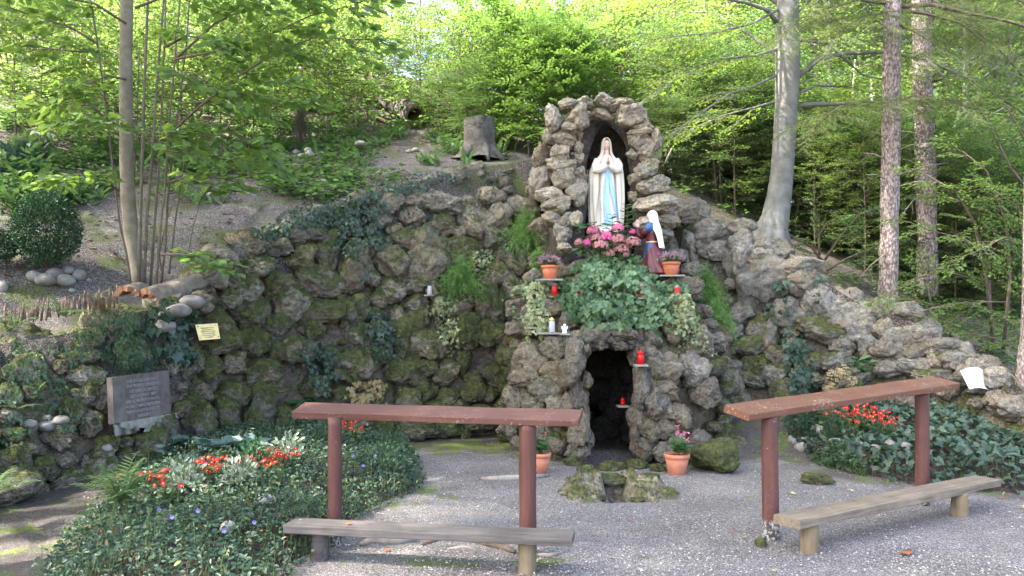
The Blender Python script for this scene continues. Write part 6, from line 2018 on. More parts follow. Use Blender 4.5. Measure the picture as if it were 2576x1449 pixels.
V, F = lv.mesh(L_OVAL); obj('leaves', into(t, V), F, HYD_LEAF, t, False)
V, F = seggeo(np.array(A), np.array(B), .005, .004); obj('stems', into(t, V), F, STEM_G, t)
# second, faded hydrangea with bright leaves behind the right rail
h = hit(2120, 965); c0 = np.array(h[0]) + [0, -.2, -.1]
t = thing('hydrangea', 'faded brownish hydrangea with bright green leaves at the right wall foot', 'hydrangea', Vector(c0) - Vector((0, 0, .25)))
FADED = leafmat('dry_petal', (.30, .25, .12), (.46, .36, .22), (.25, .2, .08), .25, .6, .2)
lv = Leaves(); fl = Leaves(); Yh = c0[1]
for (u, v, r_) in ((2095, 950, 20), (2120, 935, 18), (2085, 975, 16), (2140, 960, 16)):
    c = np.array(P(u, v, Yh)); rr = PX(r_, Yh)
    for k in range(90):
        d = nrm(g.normal(0, 1, 3)); x = nrm(np.cross(d, [.2, .1, 1]))
        fl.add(c + d * rr, x, d, .024); fl.add(c + d * rr, -x, d, .024)
for (u, v) in ((2160, 905), (2175, 915), (2150, 925), (2130, 985), (2165, 975), (2110, 1000), (2180, 935)):
    for k in range(6):
        a = g.uniform(0, 6.28)
        lv.add(np.array(P(u, v, Yh)), np.array([math.cos(a), math.sin(a) - .3, g.uniform(-.2, .5)]), np.array([g.normal(0, .3), -.5, 1]), g.uniform(.09, .16))
V, F = fl.mesh(L_PETAL); obj('flower_heads', into(t, V), F, FADED, t, False)
V, F = lv.mesh(L_OVAL); obj('leaves', into(t, V), F, HYD_LEAF, t, False)
base = np.array(t.location)
V, F = seggeo(np.repeat(base[None], 5, 0), np.array([P(u, v, Yh)[:] for u, v in ((2095, 950), (2120, 935), (2160, 910), (2130, 985), (2175, 930))]), .006, .004); obj('stems', into(t, V), F, STEM_G, t)
# ------------------------------------------------------------------ statues
CREAM = plain('cream_paint', (.68, .61, .48), .5, .4, var=.05, vscale=8)
GOWN = plain('white_gown_paint', (.70, .65, .55), .5, .4, var=.04, vscale=8)
BLUE = plain('pale_blue_paint', (.36, .54, .78), .5, .4, var=.06, vscale=10)
SKIN = plain('skin_paint', (.60, .40, .32), .45, .4, var=.05, vscale=20)
LIPS = plain('lip_paint', (.50, .16, .14), .5)
EYEP = plain('eye_paint', (.10, .07, .06), .5)
TRIM = plain('gold_trim_paint', (.62, .47, .17), .45, .5)
BEADS = plain('rosary_gold', (.55, .40, .16), .4, .5, .4)
BLUE_D = plain('deep_blue_paint', (.035, .085, .21), .45, .45, var=.12, vscale=12)
MAROON = plain('maroon_gown_paint', (.10, .016, .022), .4, .5, var=.15, vscale=12)
VEIL = plain('white_veil_paint', (.78, .75, .68), .5, .4)
def loft(rings, closed=True, cap=True):
    k = len(rings[0]); V = [p for r in rings for p in r]; F = []
    for i in range(len(rings) - 1):
        for j in range(k if closed else k - 1):
            F.append([i * k + j, i * k + (j + 1) % k, (i + 1) * k + (j + 1) % k, (i + 1) * k + j])
    if cap and closed:
        F.append(list(range(k))[::-1]); F.append([(len(rings) - 1) * k + j for j in range(k)])
    return V, F
def interp(tab, z):
    a = np.array(tab, float)
    return [float(np.interp(z, a[:, 0], a[:, c])) for c in range(1, a.shape[1])]
def head_geo(rx, ry, rz_, c, fwd=(0, -1, 0), k=28, n=22):
    """a head with brow, nose, eye sockets, mouth and chin; it looks along fwd"""
    f = Vector(fwd).normalized(); sd = f.cross(Vector((0, 0, 1))).normalized()
    V = []
    for i in range(n + 1):
        th = math.pi * i / n
        for j in range(k):
            ph = 2 * math.pi * j / k
            x, y, z = math.sin(th) * math.sin(ph), math.sin(th) * math.cos(ph), math.cos(th)   # y: forward
            lowr = max(0, -z)
            wx = rx * (1 - .34 * lowr ** 1.3); wy = ry * (1 - .10 * lowr)
            p = [x * wx, y * wy, z * rz_]
            if y > 0:
                ex = lambda X, Z, sx, sz: math.exp(-((x - X) / sx) ** 2 - ((z - Z) / sz) ** 2)
                p[1] += ry * (.26 * ex(0, -.16, .13, .13) + .16 * ex(0, .02, .10, .20) - .10 * ex(.36, .10, .17, .11) - .10 * ex(-.36, .10, .17, .11) + .05 * ex(0, .28, .5, .1) + .07 * ex(0, -.44, .18, .06) - .05 * ex(0, -.33, .2, .05) + .10 * ex(0, -.74, .24, .14))
            V.append(tuple(Vector(c) + sd * p[0] + f * p[1] + Vector((0, 0, p[2]))))
    F = [[i * k + j, i * k + (j + 1) % k, (i + 1) * k + (j + 1) % k, (i + 1) * k + j] for i in range(n) for j in range(k)]
    return V, F
def hand_geo(mb, wrist, up, side, depth, L=.10):
    """one hand of a praying pair: palm, four unequal fingers and a thumb"""
    w, u, s, d = Vector(wrist), Vector(up).normalized(), Vector(side).normalized(), Vector(depth).normalized()
    # palm: flat loft
    rings = []
    for t, wd, th in ((0, .15, .10), (.18, .19, .11), (.38, .21, .10), (.48, .20, .08)):
        c = w + u * L * t
        rings.append([tuple(c + d * (wd * L * math.cos(a)) + s * (th * L * math.sin(a))) for a in [2 * math.pi * q / 10 for q in range(10)]])
    mb.add(*loft(rings))
    for q, (off, ln) in enumerate(((-.15, .44), (-.05, .54), (.05, .50), (.15, .38))):
        b = w + u * L * .44 + d * L * off
        p = [b, b + u * L * ln * .4 + s * L * .015, b + u * L * ln * .75 + s * L * .008, b + u * L * ln - s * L * .012]
        mb.tube(p, [L * .058, L * .054, L * .048, L * .030], 7)
    b = w + u * L * .14 - d * L * .17
    mb.tube([b, b + u * L * .16 - d * L * .10, b + u * L * .34 - d * L * .09, b + u * L * .44 - d * L * .05], [L * .07, L * .062, L * .052, L * .03], 7)

# ---- the white standing statue
FOOT = P(1525, 578, 10.46)
st = thing('statue', 'white standing statue of a praying woman with blue sash in the niche', 'statue', FOOT)
K = 72
GOWN_T = [(0, .185, .150), (.10, .165, .140), (.4, .150, .135), (.6, .135, .128), (.745, .118, .112), (.82, .128, .116), (.90, .125, .10), (.945, .09, .075), (.975, .050, .052), (1.0, .040, .043), (1.06, .038, .042)]
def gown_pt(ph, z, out=0.0):
    a, b = interp(GOWN_T, z)
    fold = (.035 + .05 * (1 - min(1, z / .7))) if z < .74 else .012
    if z > .93: fold = 0
    m = 1 + fold * math.sin(11 * ph + 1.5 * math.sin(z * 3)) + fold * .5 * math.sin(17 * ph + 2)
    return Vector(((a * m + out) * math.sin(ph), -(b * m + out) * math.cos(ph) - .012 * (1 - z), z))
rings = [[tuple(gown_pt(2 * math.pi * j / K, z)) for j in range(K)] for z in [0, .03, .08, .15, .25, .35, .45, .55, .65, .70, .735, .755, .79, .83, .87, .90, .925, .945, .96, .975, .99, 1.02, 1.06]]
V, F = loft(rings)
mid = [1 if np.mean([V[i][2] for i in f]) > .968 else 0 for f in F]
obj('gown', V, F, [GOWN, SKIN], st, True, mid)
V, F = head_geo(.047, .058, .075, (0, -.012, 1.105))
hd = obj('head', V, F, SKIN, st)
mb = MB()
for s_ in (-1, 1):
    mb.add([(s_ * .011, -.0665, 1.1145), (s_ * .024, -.0625, 1.1145), (s_ * .024, -.0620, 1.1185), (s_ * .0175, -.0650, 1.1205), (s_ * .011, -.0670, 1.1180)], [[0, 1, 2, 3, 4]])
mb.build('eyes', EYEP, hd, False)
MB().add([(-.011, -.0715, 1.0735), (0, -.0745, 1.0700), (.011, -.0715, 1.0735), (.005, -.0750, 1.0770), (-.005, -.0750, 1.0770)], [[0, 1, 2, 3, 4]]).build('lips', LIPS, hd, False)
# hair edge under the veil
HAIR = plain('brown_hair_paint', (.20, .13, .08), .6)
MAN_T = [(0, .212, .165, .155), (.12, .222, .160, .152), (.25, .228, .155, .146), (.41, .232, .150, .135), (.58, .229, .145, .120), (.70, .222, .140, .108), (.78, .210, .135, .100), (.85, .190, .122, .095), (.90, .163, .105, .082), (.945, .118, .090, .062), (.985, .088, .080, .046), (1.04, .076, .076, .042), (1.10, .071, .078, .044), (1.14, .066, .078, .042), (1.17, .058, .070, .030), (1.19, .048, .058, .016), (1.205, .034, .040, .004), (1.213, .012, .016, .001)]
KM = 96
def man_pt(q, z, inset=0.0):
    a, b, w = interp(MAN_T, z)
    p0 = math.asin(min(.97, w / a)); ph = p0 + (2 * math.pi - 2 * p0) * q
    amp = (.045 if z < .8 else .02) * (1 - smooth01(.95, 1.05, z))
    m = 1 + amp * math.sin(15 * ph + 2 * math.sin(2.3 * z)) + amp * .6 * math.sin(26 * ph + z * 2)
    return Vector(((a * m - inset) * math.sin(ph), -(b * m - inset) * math.cos(ph) + (.012 if z > 1 else .0), z))
zs = [0, .02, .06, .12, .2, .3, .41, .5, .58, .65, .72, .78, .82, .86, .90, .925, .945, .965, .985, 1.01, 1.04, 1.07, 1.10, 1.13, 1.155, 1.175, 1.19, 1.2, 1.207, 1.213]
outer = [[man_pt(j / KM, z) for j in range(KM + 1)] for z in zs]
inner = [[man_pt(j / KM, z, .008) for j in range(KM + 1)] for z in zs]
rings = [[tuple(p) for p in o] + [tuple(p) for p in i_[::-1]] for o, i_ in zip(outer, inner)]
V, F = loft(rings)
mantle = obj('mantle', V, F, CREAM, st)
for side in (0, KM):
    mb = MB().tube([outer[i][side] + Vector((0, -.002, 0)) for i in range(len(zs) - 1)], [.0032] * (len(zs) - 1), 6)
    mb.build('mantle_trim', TRIM if False else plain('pale_gold_edge', (.70, .60, .36), .5, .4), mantle)
# sleeves and hands
for s_ in (-1, 1):
    mb = MB().tube([(s_ * .125, -.045, .905), (s_ * .150, -.085, .83), (s_ * .145, -.125, .765), (s_ * .105, -.160, .765), (s_ * .060, -.175, .80), (s_ * .026, -.178, .828)], [.045, .054, .056, .052, .044, .034], 16)
    slv = mb.build('sleeve', GOWN, st)
    mb = MB()
    hand_geo(mb, (s_ * .013, -.182, .825), (-s_ * .06, -.08, 1), (s_, 0, 0), (0, 1, 0), .108)
    mb.build('hand', SKIN, slv)
# belt and sash
rb = []
for dz, o_ in ((-.013, .003), (-.010, .008), (.010, .008), (.013, .003)):
    rb.append([tuple(gown_pt(2 * math.pi * j / K, .745 + dz, o_)) for j in range(K)])
obj('belt', *loft(rb, True, False), BLUE, st)
def ribbon(path, n=26, folds=2):
    """path: (z, x_left, x_right) rows laid on the gown front"""
    tab = np.array(path, float)
    rows = []
    m = 9
    for z in np.linspace(tab[0, 0], tab[-1, 0], n):
        xl = np.interp(-z, -tab[:, 0], tab[:, 1]); xr = np.interp(-z, -tab[:, 0], tab[:, 2])
        row = []
        for j in range(m):
            x = xl + (xr - xl) * j / (m - 1)
            a, b = interp(GOWN_T, z)
            ph = math.asin(max(-.96, min(.96, x / (a * 1.0))))
            p = gown_pt(ph, z, .012 + .006 * math.cos(j * math.pi * folds / (m - 1) * 2))
            row.append((x, p.y, z))
        rows.append(row)
    back = [[(x, y + .008, z) for x, y, z in r] for r in rows]
    V = [p for r in rows for p in r] + [p for r in back for p in r]
    Fg = gridfaces(n, m)
    F = Fg[:, ::-1].tolist() + (Fg + n * m).tolist()
    return V, F
V, F = ribbon([(.742, -.022, .018), (.55, -.050, .010), (.35, -.058, .018), (.15, -.048, .045), (.03, -.035, .060)]); obj('sash', V, F, BLUE, st)
V, F = ribbon([(.742, -.005, .028), (.55, .018, .080), (.40, .055, .118), (.25, .085, .142), (.14, .098, .146)]); obj('sash', V, F, BLUE, st)
# rosary
mb = MB()
pts = [(-.06, -.185, .79), (-.085, -.178, .74), (-.098, -.172, .62), (-.102, -.170, .48), (-.100, -.172, .36), (-.100, -.174, .28)]
for k in range(46):
    t_ = k / 45 * (len(pts) - 1); i = min(len(pts) - 2, int(t_)); p = Vector(pts[i]).lerp(Vector(pts[i + 1]), t_ - i)
    mb.add((oct_v * .0052 + np.array(p)), [[0, 2, 4], [2, 1, 4], [1, 3, 4], [3, 0, 4], [2, 0, 5], [1, 2, 5], [3, 1, 5], [0, 3, 5]])
for M_ in (Matrix.Translation((-.100, -.176, .255)) @ Matrix.Diagonal((.006, .005, .045, 1)), Matrix.Translation((-.100, -.176, .262)) @ Matrix.Diagonal((.028, .005, .006, 1))):
    mb.box(M_)
mb.build('rosary', BEADS, st)
MB().lathe([(.20, -.06), (.21, -.05), (.205, 0), (.001, .004)], 28).build('base', GOWN, st)
st.scale = (1.0, 1.0, 1.0)

# ---- the kneeling figure
kf = thing('statue', 'kneeling statue in white veil, blue apron and maroon dress facing the niche', 'statue', P(1640, 690, 9.36))
kf.rotation_euler = (0, 0, R(-24))
# local frame: forward is -X
TT = [(0, .075, .205, .150), (.05, .070, .195, .146), (.10, .058, .170, .136), (.18, .036, .135, .120), (.26, .016, .105, .104), (.33, .004, .080, .088), (.376, .0, .066, .076), (.42, -.004, .070, .080), (.48, -.006, .080, .094), (.53, -.004, .080, .106), (.565, .002, .064, .104), (.590, .006, .042, .062), (.605, .006, .032, .036), (.64, .004, .030, .032)]
K2 = 60
rings = []
for z in [0, .02, .05, .08, .11, .15, .19, .23, .27, .31, .345, .365, .376, .39, .42, .45, .48, .51, .535, .555, .57, .585, .60, .64]:
    cx_, a, b = interp(TT, z)
    fold = .07 * (1 - z / .37) + .015 if z < .37 else .012
    ring = []
    for j in range(K2):
        ph = 2 * math.pi * j / K2
        m = 1 + fold * math.sin(9 * ph + z * 5) + fold * .5 * math.sin(16 * ph)
        ring.append((cx_ + a * m * math.cos(ph), b * m * math.sin(ph), z))
    rings.append(ring)
V, F = loft(rings)
mid = []
for f in F:
    c = np.mean([V[i] for i in f], axis=0)
    x, z = c[0], c[2]
    if z > .60: mid.append(2)
    elif z > .47: mid.append(1)
    elif z > .376: mid.append(0)
    else: mid.append(1 if z > .34 + (x - .02) * 1.385 else 0)
obj('dress', V, F, [MAROON, BLUE_D, SKIN], kf, True, mid)
# folded legs under the skirt reach back
mb = MB().tube([(.10, .06, .05), (.22, .055, .045), (.31, .05, .03)], [.07, .055, .03], 12)
mb.tube([(.10, -.06, .05), (.22, -.055, .045), (.31, -.05, .03)], [.07, .055, .03], 12)
mb.build('skirt_train', MAROON, kf)
cx_, a, b = interp(TT, .376)
obj('belt', *loft([[(cx_ + (a + o_) * math.cos(2 * math.pi * j / K2), (b + o_) * math.sin(2 * math.pi * j / K2), .376 + dz) for j in range(K2)] for dz, o_ in ((-.009, .003), (-.006, .008), (.006, .008), (.009, .003))], True, False), TRIM, kf)
V, F = head_geo(.044, .052, .064, (-.010, 0, .678), (-1, 0, .22))
obj('head', V, F, SKIN, kf)
VT = [(.30, .085, .060, .085), (.36, .075, .058, .088), (.44, .058, .062, .094), (.52, .040, .066, .100), (.57, .026, .066, .092), (.61, .014, .064, .066), (.65, .006, .066, .060), (.69, .002, .066, .058), (.72, .0, .058, .050), (.74, .0, .042, .036), (.752, .0, .018, .016)]
outer, inner = [], []
for z in [.30, .32, .36, .40, .44, .48, .52, .55, .57, .59, .61, .63, .65, .67, .69, .705, .72, .732, .742, .752]:
    cx_, a, b = interp(VT, z)
    half = R(118) if z > .62 else R(118 - 45 * (1 - smooth01(.42, .62, z)))
    ro, rI = [], []
    for j in range(41):
        ph = -half + 2 * half * j / 40
        m = 1 + (.05 if z < .62 else .0) * math.sin(8 * ph)
        ro.append((cx_ + a * m * math.cos(ph), b * m * math.sin(ph), z)); rI.append((cx_ + (a * m - .006) * math.cos(ph), (b * m - .006) * math.sin(ph), z))
    outer.append(ro + rI[::-1])
obj('veil', *loft(outer), VEIL, kf)
for s_ in (-1, 1):
    mb = MB().tube([(-.005, s_ * .092, .545), (-.05, s_ * .098, .50), (-.105, s_ * .080, .462)], [.040, .040, .036], 14)
    mb.build('sleeve', BLUE_D if False else MAROON, kf)
    mb = MB().tube([(-.095, s_ * .084, .466), (-.150, s_ * .050, .452), (-.172, s_ * .028, .490), (-.170, s_ * .016, .555)], [.034, .034, .028, .021], 14)
    mb.build('forearm', MAROON, kf)
    mb = MB()
    hand_geo(mb, (-.170, s_ * .012, .55), (-.04, -s_ * .06, 1), (0, s_, 0), (1, 0, 0), .108)
    mb.build('hand', SKIN, kf)
    # cape over the shoulder
    mb = MB().tube([(.0, s_ * .060, .572), (-.012, s_ * .098, .540), (-.045, s_ * .104, .505)], [.046, .047, .044], 14)
    mb.build('cape_shoulder', BLUE_D, kf)
T_BEECH = [grow_tree(200 + k, 13, .12, 1.3, 56, 3.0, SP_BEECH, L_DIAM, (BARK_BEECH, BEECH_LEAF), .42, 1.15, lean=.02) for k in range(2)]
T_WOOD = [grow_tree(210 + k, 9, .075, .5, 54, 2.0, SP_WOOD, L_DIAM, (BARK_BEECH, WOOD_LEAF), .36, 1.1) for k in range(2)]
T_YOUNG = [grow_tree(220 + k, 4.2, .035, .35, 30, 1.25, SP_WOOD, L_DIAM, (TWIG, (WOOD_LEAF, BEECH_LEAF)[k]), .30, .9) for k in range(2)]
T_SHRUB = [grow_tree(230 + k, 2.0, .018, .25, 30, .75, SP_SMALL, L_DIAM, (TWIG, WOOD_LEAF), .2, .95, stems=4) for k in range(2)]
T_DARK = [grow_tree(240 + k, 3.6, .03, .2, 40, 1.2, SP_WOOD, L_DIAM, (TWIG, DARK_LEAF), .26, .9, stems=2) for k in range(2)]
T_ASH = [grow_tree(250 + k, 2.6, .02, .5, 20, .7, SP_ASH, L_OVAL, (TWIG, ASH_LEAF), .30, 1.0) for k in range(2)]
T_SAPL = [grow_tree(260 + k, 1.7, .012, .45, 12, .5, SP_SMALL, L_ROUND, (TWIG, LIME_LEAF), .22, 1.0) for k in range(2)]

def put(pairs, u, Y, s=1.0, **kw):
    x = (u - CU) / FPX * Y
    return plant_tree(rnd.choice(pairs), loc=(x, Y, hz(x, Y) - .03), rz=rnd.uniform(0, 6.28), s=s * rnd.uniform(.88, 1.14), **kw)
# far wood, right half: tall trees behind the beech
for u, Y in [(1720, 24), (1850, 20), (1900, 30), (2060, 19), (2150, 27), (2260, 21), (2390, 25), (2480, 18.5), (2580, 22), (1780, 34), (2000, 36), (2330, 34), (2550, 32), (2700, 26), (1620, 30), (2690, 19)]:
    put(T_BEECH, u, Y, name='beech_tree', label='slender forest beech standing in the sunlit wood behind the right wall', cat='tree', group='beech trees in the wood behind the right wall')
for u, Y in [(1700, 17.5), (1830, 16), (1960, 16.5), (2080, 15.5), (2200, 17), (2300, 16), (2420, 15), (2540, 16), (2640, 14.5), (1650, 20), (1890, 22), (2120, 22), (2500, 21)]:
    put(T_WOOD, u, Y, name='young_tree', label='leafy young tree in the shaded wood behind the right wall', cat='tree', group='young trees behind the right wall')
for u, Y in [(1720, 14.2), (1800, 15), (1860, 17), (1900, 14.6), (2040, 14.6), (2110, 16), (2170, 14), (2260, 13.6), (2390, 13.2), (2480, 12.6), (2560, 12.4), (2640, 12), (2000, 18), (2340, 17), (2450, 16)]:
    put(T_DARK, u, Y, .75, name='undergrowth_shrub', label='dark green undergrowth shrub at the foot of the trees on the right', cat='shrub', group='dark undergrowth shrubs on the right')
for u, Y in [(1640, 25), (1740, 28), (1800, 24), (1870, 27), (1930, 24), (2010, 28), (2070, 25), (2140, 31), (2210, 26), (2290, 29), (2370, 25), (2440, 28), (2520, 25), (2600, 28), (2670, 24), (1700, 38), (1820, 40), (1940, 38), (2050, 42), (2180, 40), (2300, 42), (2420, 39), (2540, 42), (2650, 38), (1560, 36), (1460, 40)]:
    put(T_WOOD, u, Y, 1.2, name='distant_tree', label='distant leafy tree closing the view through the wood', cat='tree', group='distant trees closing the view')
for u, Y in [(1690, 15.5), (1760, 16.5), (1820, 13.6), (1850, 15.2), (1920, 16), (1990, 14.2), (2060, 17.5), (2130, 15), (2200, 15.6), (2290, 14.8), (2350, 12.6), (2430, 14), (2520, 13.6), (2600, 13.4), (1740, 19), (1880, 19.5), (1980, 20), (2150, 19.5), (2260, 19), (2370, 20), (2500, 19)]:
    put(T_DARK, u, Y, .9, name='undergrowth_shrub', label='dark green undergrowth shrub at the foot of the trees on the right', cat='shrub', group='dark undergrowth shrubs on the right')
for u, Y in [(1715, 13.6), (1790, 14.2), (1850, 13.3), (1880, 14.8), (2050, 13.2), (2110, 14), (2175, 12.9), (2020, 15.4), (1760, 15.6), (2290, 12.9), (2400, 12.4), (2490, 12)]:
    put(T_YOUNG, u, Y, .55, name='sunlit_sapling', label='light green sapling filling a gap behind the right wall', cat='sapling', group='light saplings behind the right wall')
# slope in the middle: dense bright saplings
for u, Y in [(900, 19), (980, 22), (1060, 18.5), (1300, 20), (1400, 18), (1450, 24), (1530, 17.5), (1590, 21), (820, 23), (720, 26), (600, 24), (860, 32), (500, 30), (300, 27), (130, 30), (1500, 32)]:
    put(T_YOUNG, u, Y, name='sapling_tree', label='bright green sapling in the thicket above the stump', cat='tree', group='saplings in the hillside thicket')
for u, Y in [(1090, 16.4), (1150, 15.4), (1080, 17.6), (1260, 16.5), (1330, 15.4), (1400, 15), (1450, 16.5), (1490, 14.5), (1180, 18.5), (950, 17.3), (1620, 15.2), (1560, 19)]:
    put(T_SHRUB, u, Y, 1.15, name='bush', label='leafy green bush crowding the hillside behind the stump and niche', cat='bush', group='bushes behind the stump and niche')
for u, Y in [(1270, 14.2), (1330, 13.6), (1400, 13.4), (1465, 13.8), (1300, 16), (1380, 17), (1180, 16.2), (1430, 19), (1520, 15.6)]:
    put(T_ASH, u, Y, .95, name='ash_sapling', label='ash sapling with feathery leaves beside the niche', cat='sapling', group='ash saplings between stump and niche')
for u, Y in [(1090, 16.6), (1120, 15.2), (1180, 14.6), (1650, 13.6), (1240, 14.2)]:
    put(T_DARK, u, Y, .42, name='dark_bush', label='low dark bush around the hollow log and stump', cat='bush', group='dark bushes around the hollow log')
for u, Y in [(-120, 30), (20, 33), (140, 29), (260, 34), (380, 31), (500, 35), (620, 30), (740, 34), (860, 38), (960, 36), (-200, 24), (60, 40), (320, 42), (560, 42)]:
    put(T_WOOD, u, Y, .9, name='hilltop_tree', label='leafy tree on top of the left hill', cat='tree', group='trees on top of the left hill')
# left hillside: thin saplings, soil between
for u, Y in [(40, 12), (150, 13.5), (90, 16), (220, 15.5), (480, 14.5), (560, 16.5), (640, 13.2), (700, 16), (760, 15), (830, 16.8), (380, 17.5), (280, 19), (20, 19), (520, 20), (680, 20), (880, 15), (930, 16), (-60, 14), (170, 21), (610, 18.5), (790, 18.8), (420, 22), (250, 24), (60, 24), (560, 26), (900, 26), (100, 11.5), (330, 12.5), (560, 13), (700, 14), (820, 14.2), (10, 17), (260, 14), (450, 12.6), (360, 15.4), (620, 15.4), (730, 17.6), (190, 17.6), (520, 18), (850, 18.4)]:
    put(T_SAPL, u, Y, 1.25, name='hillside_sapling', label='thin sapling with pale round leaves on the bare left hillside', cat='sapling', group='thin saplings on the left hillside')
for u, Y in [(30, 15), (-80, 17), (120, 19), (330, 21), (480, 18.5), (640, 22), (760, 20.5), (870, 20), (940, 19), (200, 23), (30, 22), (400, 26), (560, 22)]:
    put(T_SHRUB, u, Y, 1.1, name='hillside_bush', label='loose green bush on the upper left hillside', cat='bush', group='bushes on the upper left hillside')
# beeches added left of the picture so that their crowns shade the clearing
for x, y, s in [(-9.5, 9.5, 1.25), (-13, 7.5, 1.3), (-12, 2.5, 1.2), (-13, -2.5, 1.3)]:
    t = plant_tree(rnd.choice(T_BEECH), 'beech_tree', 'tall beech added beyond the left edge to shade the clearing', 'tree', (x, y, hz(x, y) - .1), rnd.uniform(0, 6), s, 'beeches added for shade beyond the left edge')

T_SHADE = [grow_tree(280 + k, 15, .2, 8.0, 44, 4.2, SP_BEECH, L_DIAM, (BARK_BEECH, BEECH_LEAF), .42, 1.3, lean=.02) for k in range(2)]  # high-crowned variant, shaped and added to shade the gravel from out of view
for x, y, s in [(-5.2, 2.6, 1.0), (-8.2, 4.6, 1.05), (-8.0, .6, 1.05), (-10.5, 6.5, 1.1), (-4.6, -1.2, 1.0), (-4.9, 4.3, 1.4)]:
    plant_tree(rnd.choice(T_SHADE), 'beech_tree', 'unseen bare-stemmed beech added outside the left edge to shade the gravel', 'tree', (x, y, hz(x, y) - .1 if y > 4 else -.1), rnd.uniform(0, 6), s, 'bare-stemmed beeches added for shade outside the left edge')

# ------------------------------------------------------------------ the multi-stemmed lime on the left
def pl(pts, Y, dY=0.0):
    n = len(pts)
    return [P(u, v, Y + dY * i / max(1, n - 1)) for i, (u, v) in enumerate(pts)]
lime = thing('lime_tree', 'multi-stemmed young lime tree with big round leaves on the left', 'tree', P(352, 728, 7.95))
def into(root, V):
    return np.asarray(V, float) - np.array(root.location)
def sub(root, name, mb, mat, smooth=True, **kw):
    V = into(root, np.concatenate(mb.V))
    return obj(name, V, mb.F, mat, root, smooth, mb.M if isinstance(mat, (list, tuple)) else None, **kw)
mb = MB()
mt = pl([(358, 740), (345, 690), (332, 600), (322, 500), (318, 400), (318, 300), (316, 150), (318, 0), (322, -200), (330, -500)], 7.95)
mb.tube(mt, [PX(k, 7.95) for k in (22, 19, 17.5, 17, 16.5, 16, 15.5, 15, 14, 11)], 12, rough=.10)
sub(lime, 'trunk', mb, BARK_LIME)
fol = Foliage(SP_LIME, random.Random(5))
STEM_LIME = plain('lime_stem', (.17, .135, .10), .8, .2, col2=(.10, .085, .06), vscale=9)
stems = [([(330, 722), (318, 640), (300, 560), (285, 430), (270, 300), (245, 110), (228, 0), (205, -160)], 7.75, 6.5), ([(348, 725), (352, 560), (358, 400), (362, 230), (372, 0), (380, -220)], 7.8, 10),
         ([(362, 725), (368, 560), (382, 400), (396, 190), (412, 0), (430, -220)], 7.85, 8), ([(392, 722), (404, 560), (414, 480), (425, 300), (440, 150), (462, -120)], 7.8, 7),
         ([(405, 715), (416, 620), (422, 500), (432, 400), (452, 250), (470, 100), (482, -90)], 7.9, 6), ([(378, 722), (386, 600), (397, 450), (405, 300), (414, 100), (420, -120)], 8.0, 7),
         ([(425, 690), (440, 560), (462, 420), (500, 300), (540, 160)], 7.9, 4.5), ([(345, 722), (335, 600), (338, 430), (345, 300), (350, 120)], 8.05, 5), ([(470, 655), (484, 580), (505, 500)], 7.9, 2.5),
         ([(410, 700), (400, 640), (418, 560), (432, 520)], 8.0, 4)]
for pts, Y, r0 in stems:
    mb = MB()
    q = pl(pts, Y)
    mb.tube(q, [PX(r0 * .50 * (1 - .45 * i / (len(q) - 1)), Y) for i in range(len(q))], 7, rough=.06)
    sub(lime, 'stem', mb, (STEM_LIME, TWIG)[r0 < 6.8])
limbs = [([(430, 335), (500, 270), (580, 205), (690, 135), (790, 95), (900, 100)], 7.7, -.3), ([(440, 150), (540, 130), (660, 95), (780, 40), (900, 10)], 7.7, -.4), ([(452, 260), (540, 255), (640, 275), (720, 265)], 7.7, -.2),
         ([(245, 110), (180, 70), (90, 40), (0, 15)], 7.6, -.2), ([(270, 300), (225, 265), (180, 262)], 7.7, -.1), ([(320, 330), (270, 300), (215, 300)], 7.7, -.4), ([(430, 330), (500, 335), (590, 345)], 7.7, -.3),
         ([(440, 150), (540, 60), (640, 10), (720, -30)], 7.8, 0), ([(340, 20), (420, -10), (540, -20), (680, -20), (830, -10)], 7.6, -.6), ([(250, 130), (190, 130), (110, 120)], 7.6, -.3),
         ([(318, 60), (240, 10), (140, -10), (40, -30)], 7.8, -.5), ([(425, 380), (500, 390), (570, 395)], 7.7, -.2), ([(420, 460), (490, 440), (560, 450)], 7.8, -.3), ([(300, 480), (240, 440), (200, 440)], 7.7, -.3),
         ([(455, 230), (560, 180), (660, 190)], 7.9, .3), ([(400, 200), (470, 180), (540, 215)], 7.6, -.5), ([(410, 640), (460, 640), (510, 648)], 7.6, -.2), ([(330, 320), (370, 325), (420, 345)], 7.5, -.3),
         ([(505, 500), (530, 470), (570, 455)], 7.9, 0), ([(412, 120), (470, 90), (520, 100)], 7.4, -.3), ([(318, 200), (270, 190), (215, 215)], 7.5, -.2), ([(500, 300), (570, 320), (640, 365)], 7.8, 0)]
mb = MB()
for pts, Y, dY in limbs:
    q = pl(pts, Y, dY)
    mb.tube(q, [PX(3.6 * (1 - .7 * i / (len(q) - 1)), Y) for i in range(len(q))], 5)
    fol.along(q, .26, .25, .72, vert=.06)
for k in range(26):                       # the crown above the picture
    a = rnd.uniform(0, 6.28); z = rnd.uniform(4.9, 8.5)
    p0 = Vector((mt[7].x, mt[7].y, z))
    q = [p0 + Vector((math.cos(a), math.sin(a), .25)) * t for t in (0, .7, 1.5, 2.3)]
    mb.tube(q, [.02, .014, .009, .004], 5)
    fol.along(q, .30, .2, 1.0)
(lv, lf), (sv, sf) = fol.geo(L_ROUND)
mb.add(sv, sf)
sub(lime, 'branches', mb, TWIG)
obj('crown', into(lime, lv), lf, LIME_LEAF, lime, False)
print('lime leaves', len(lf) // 2)

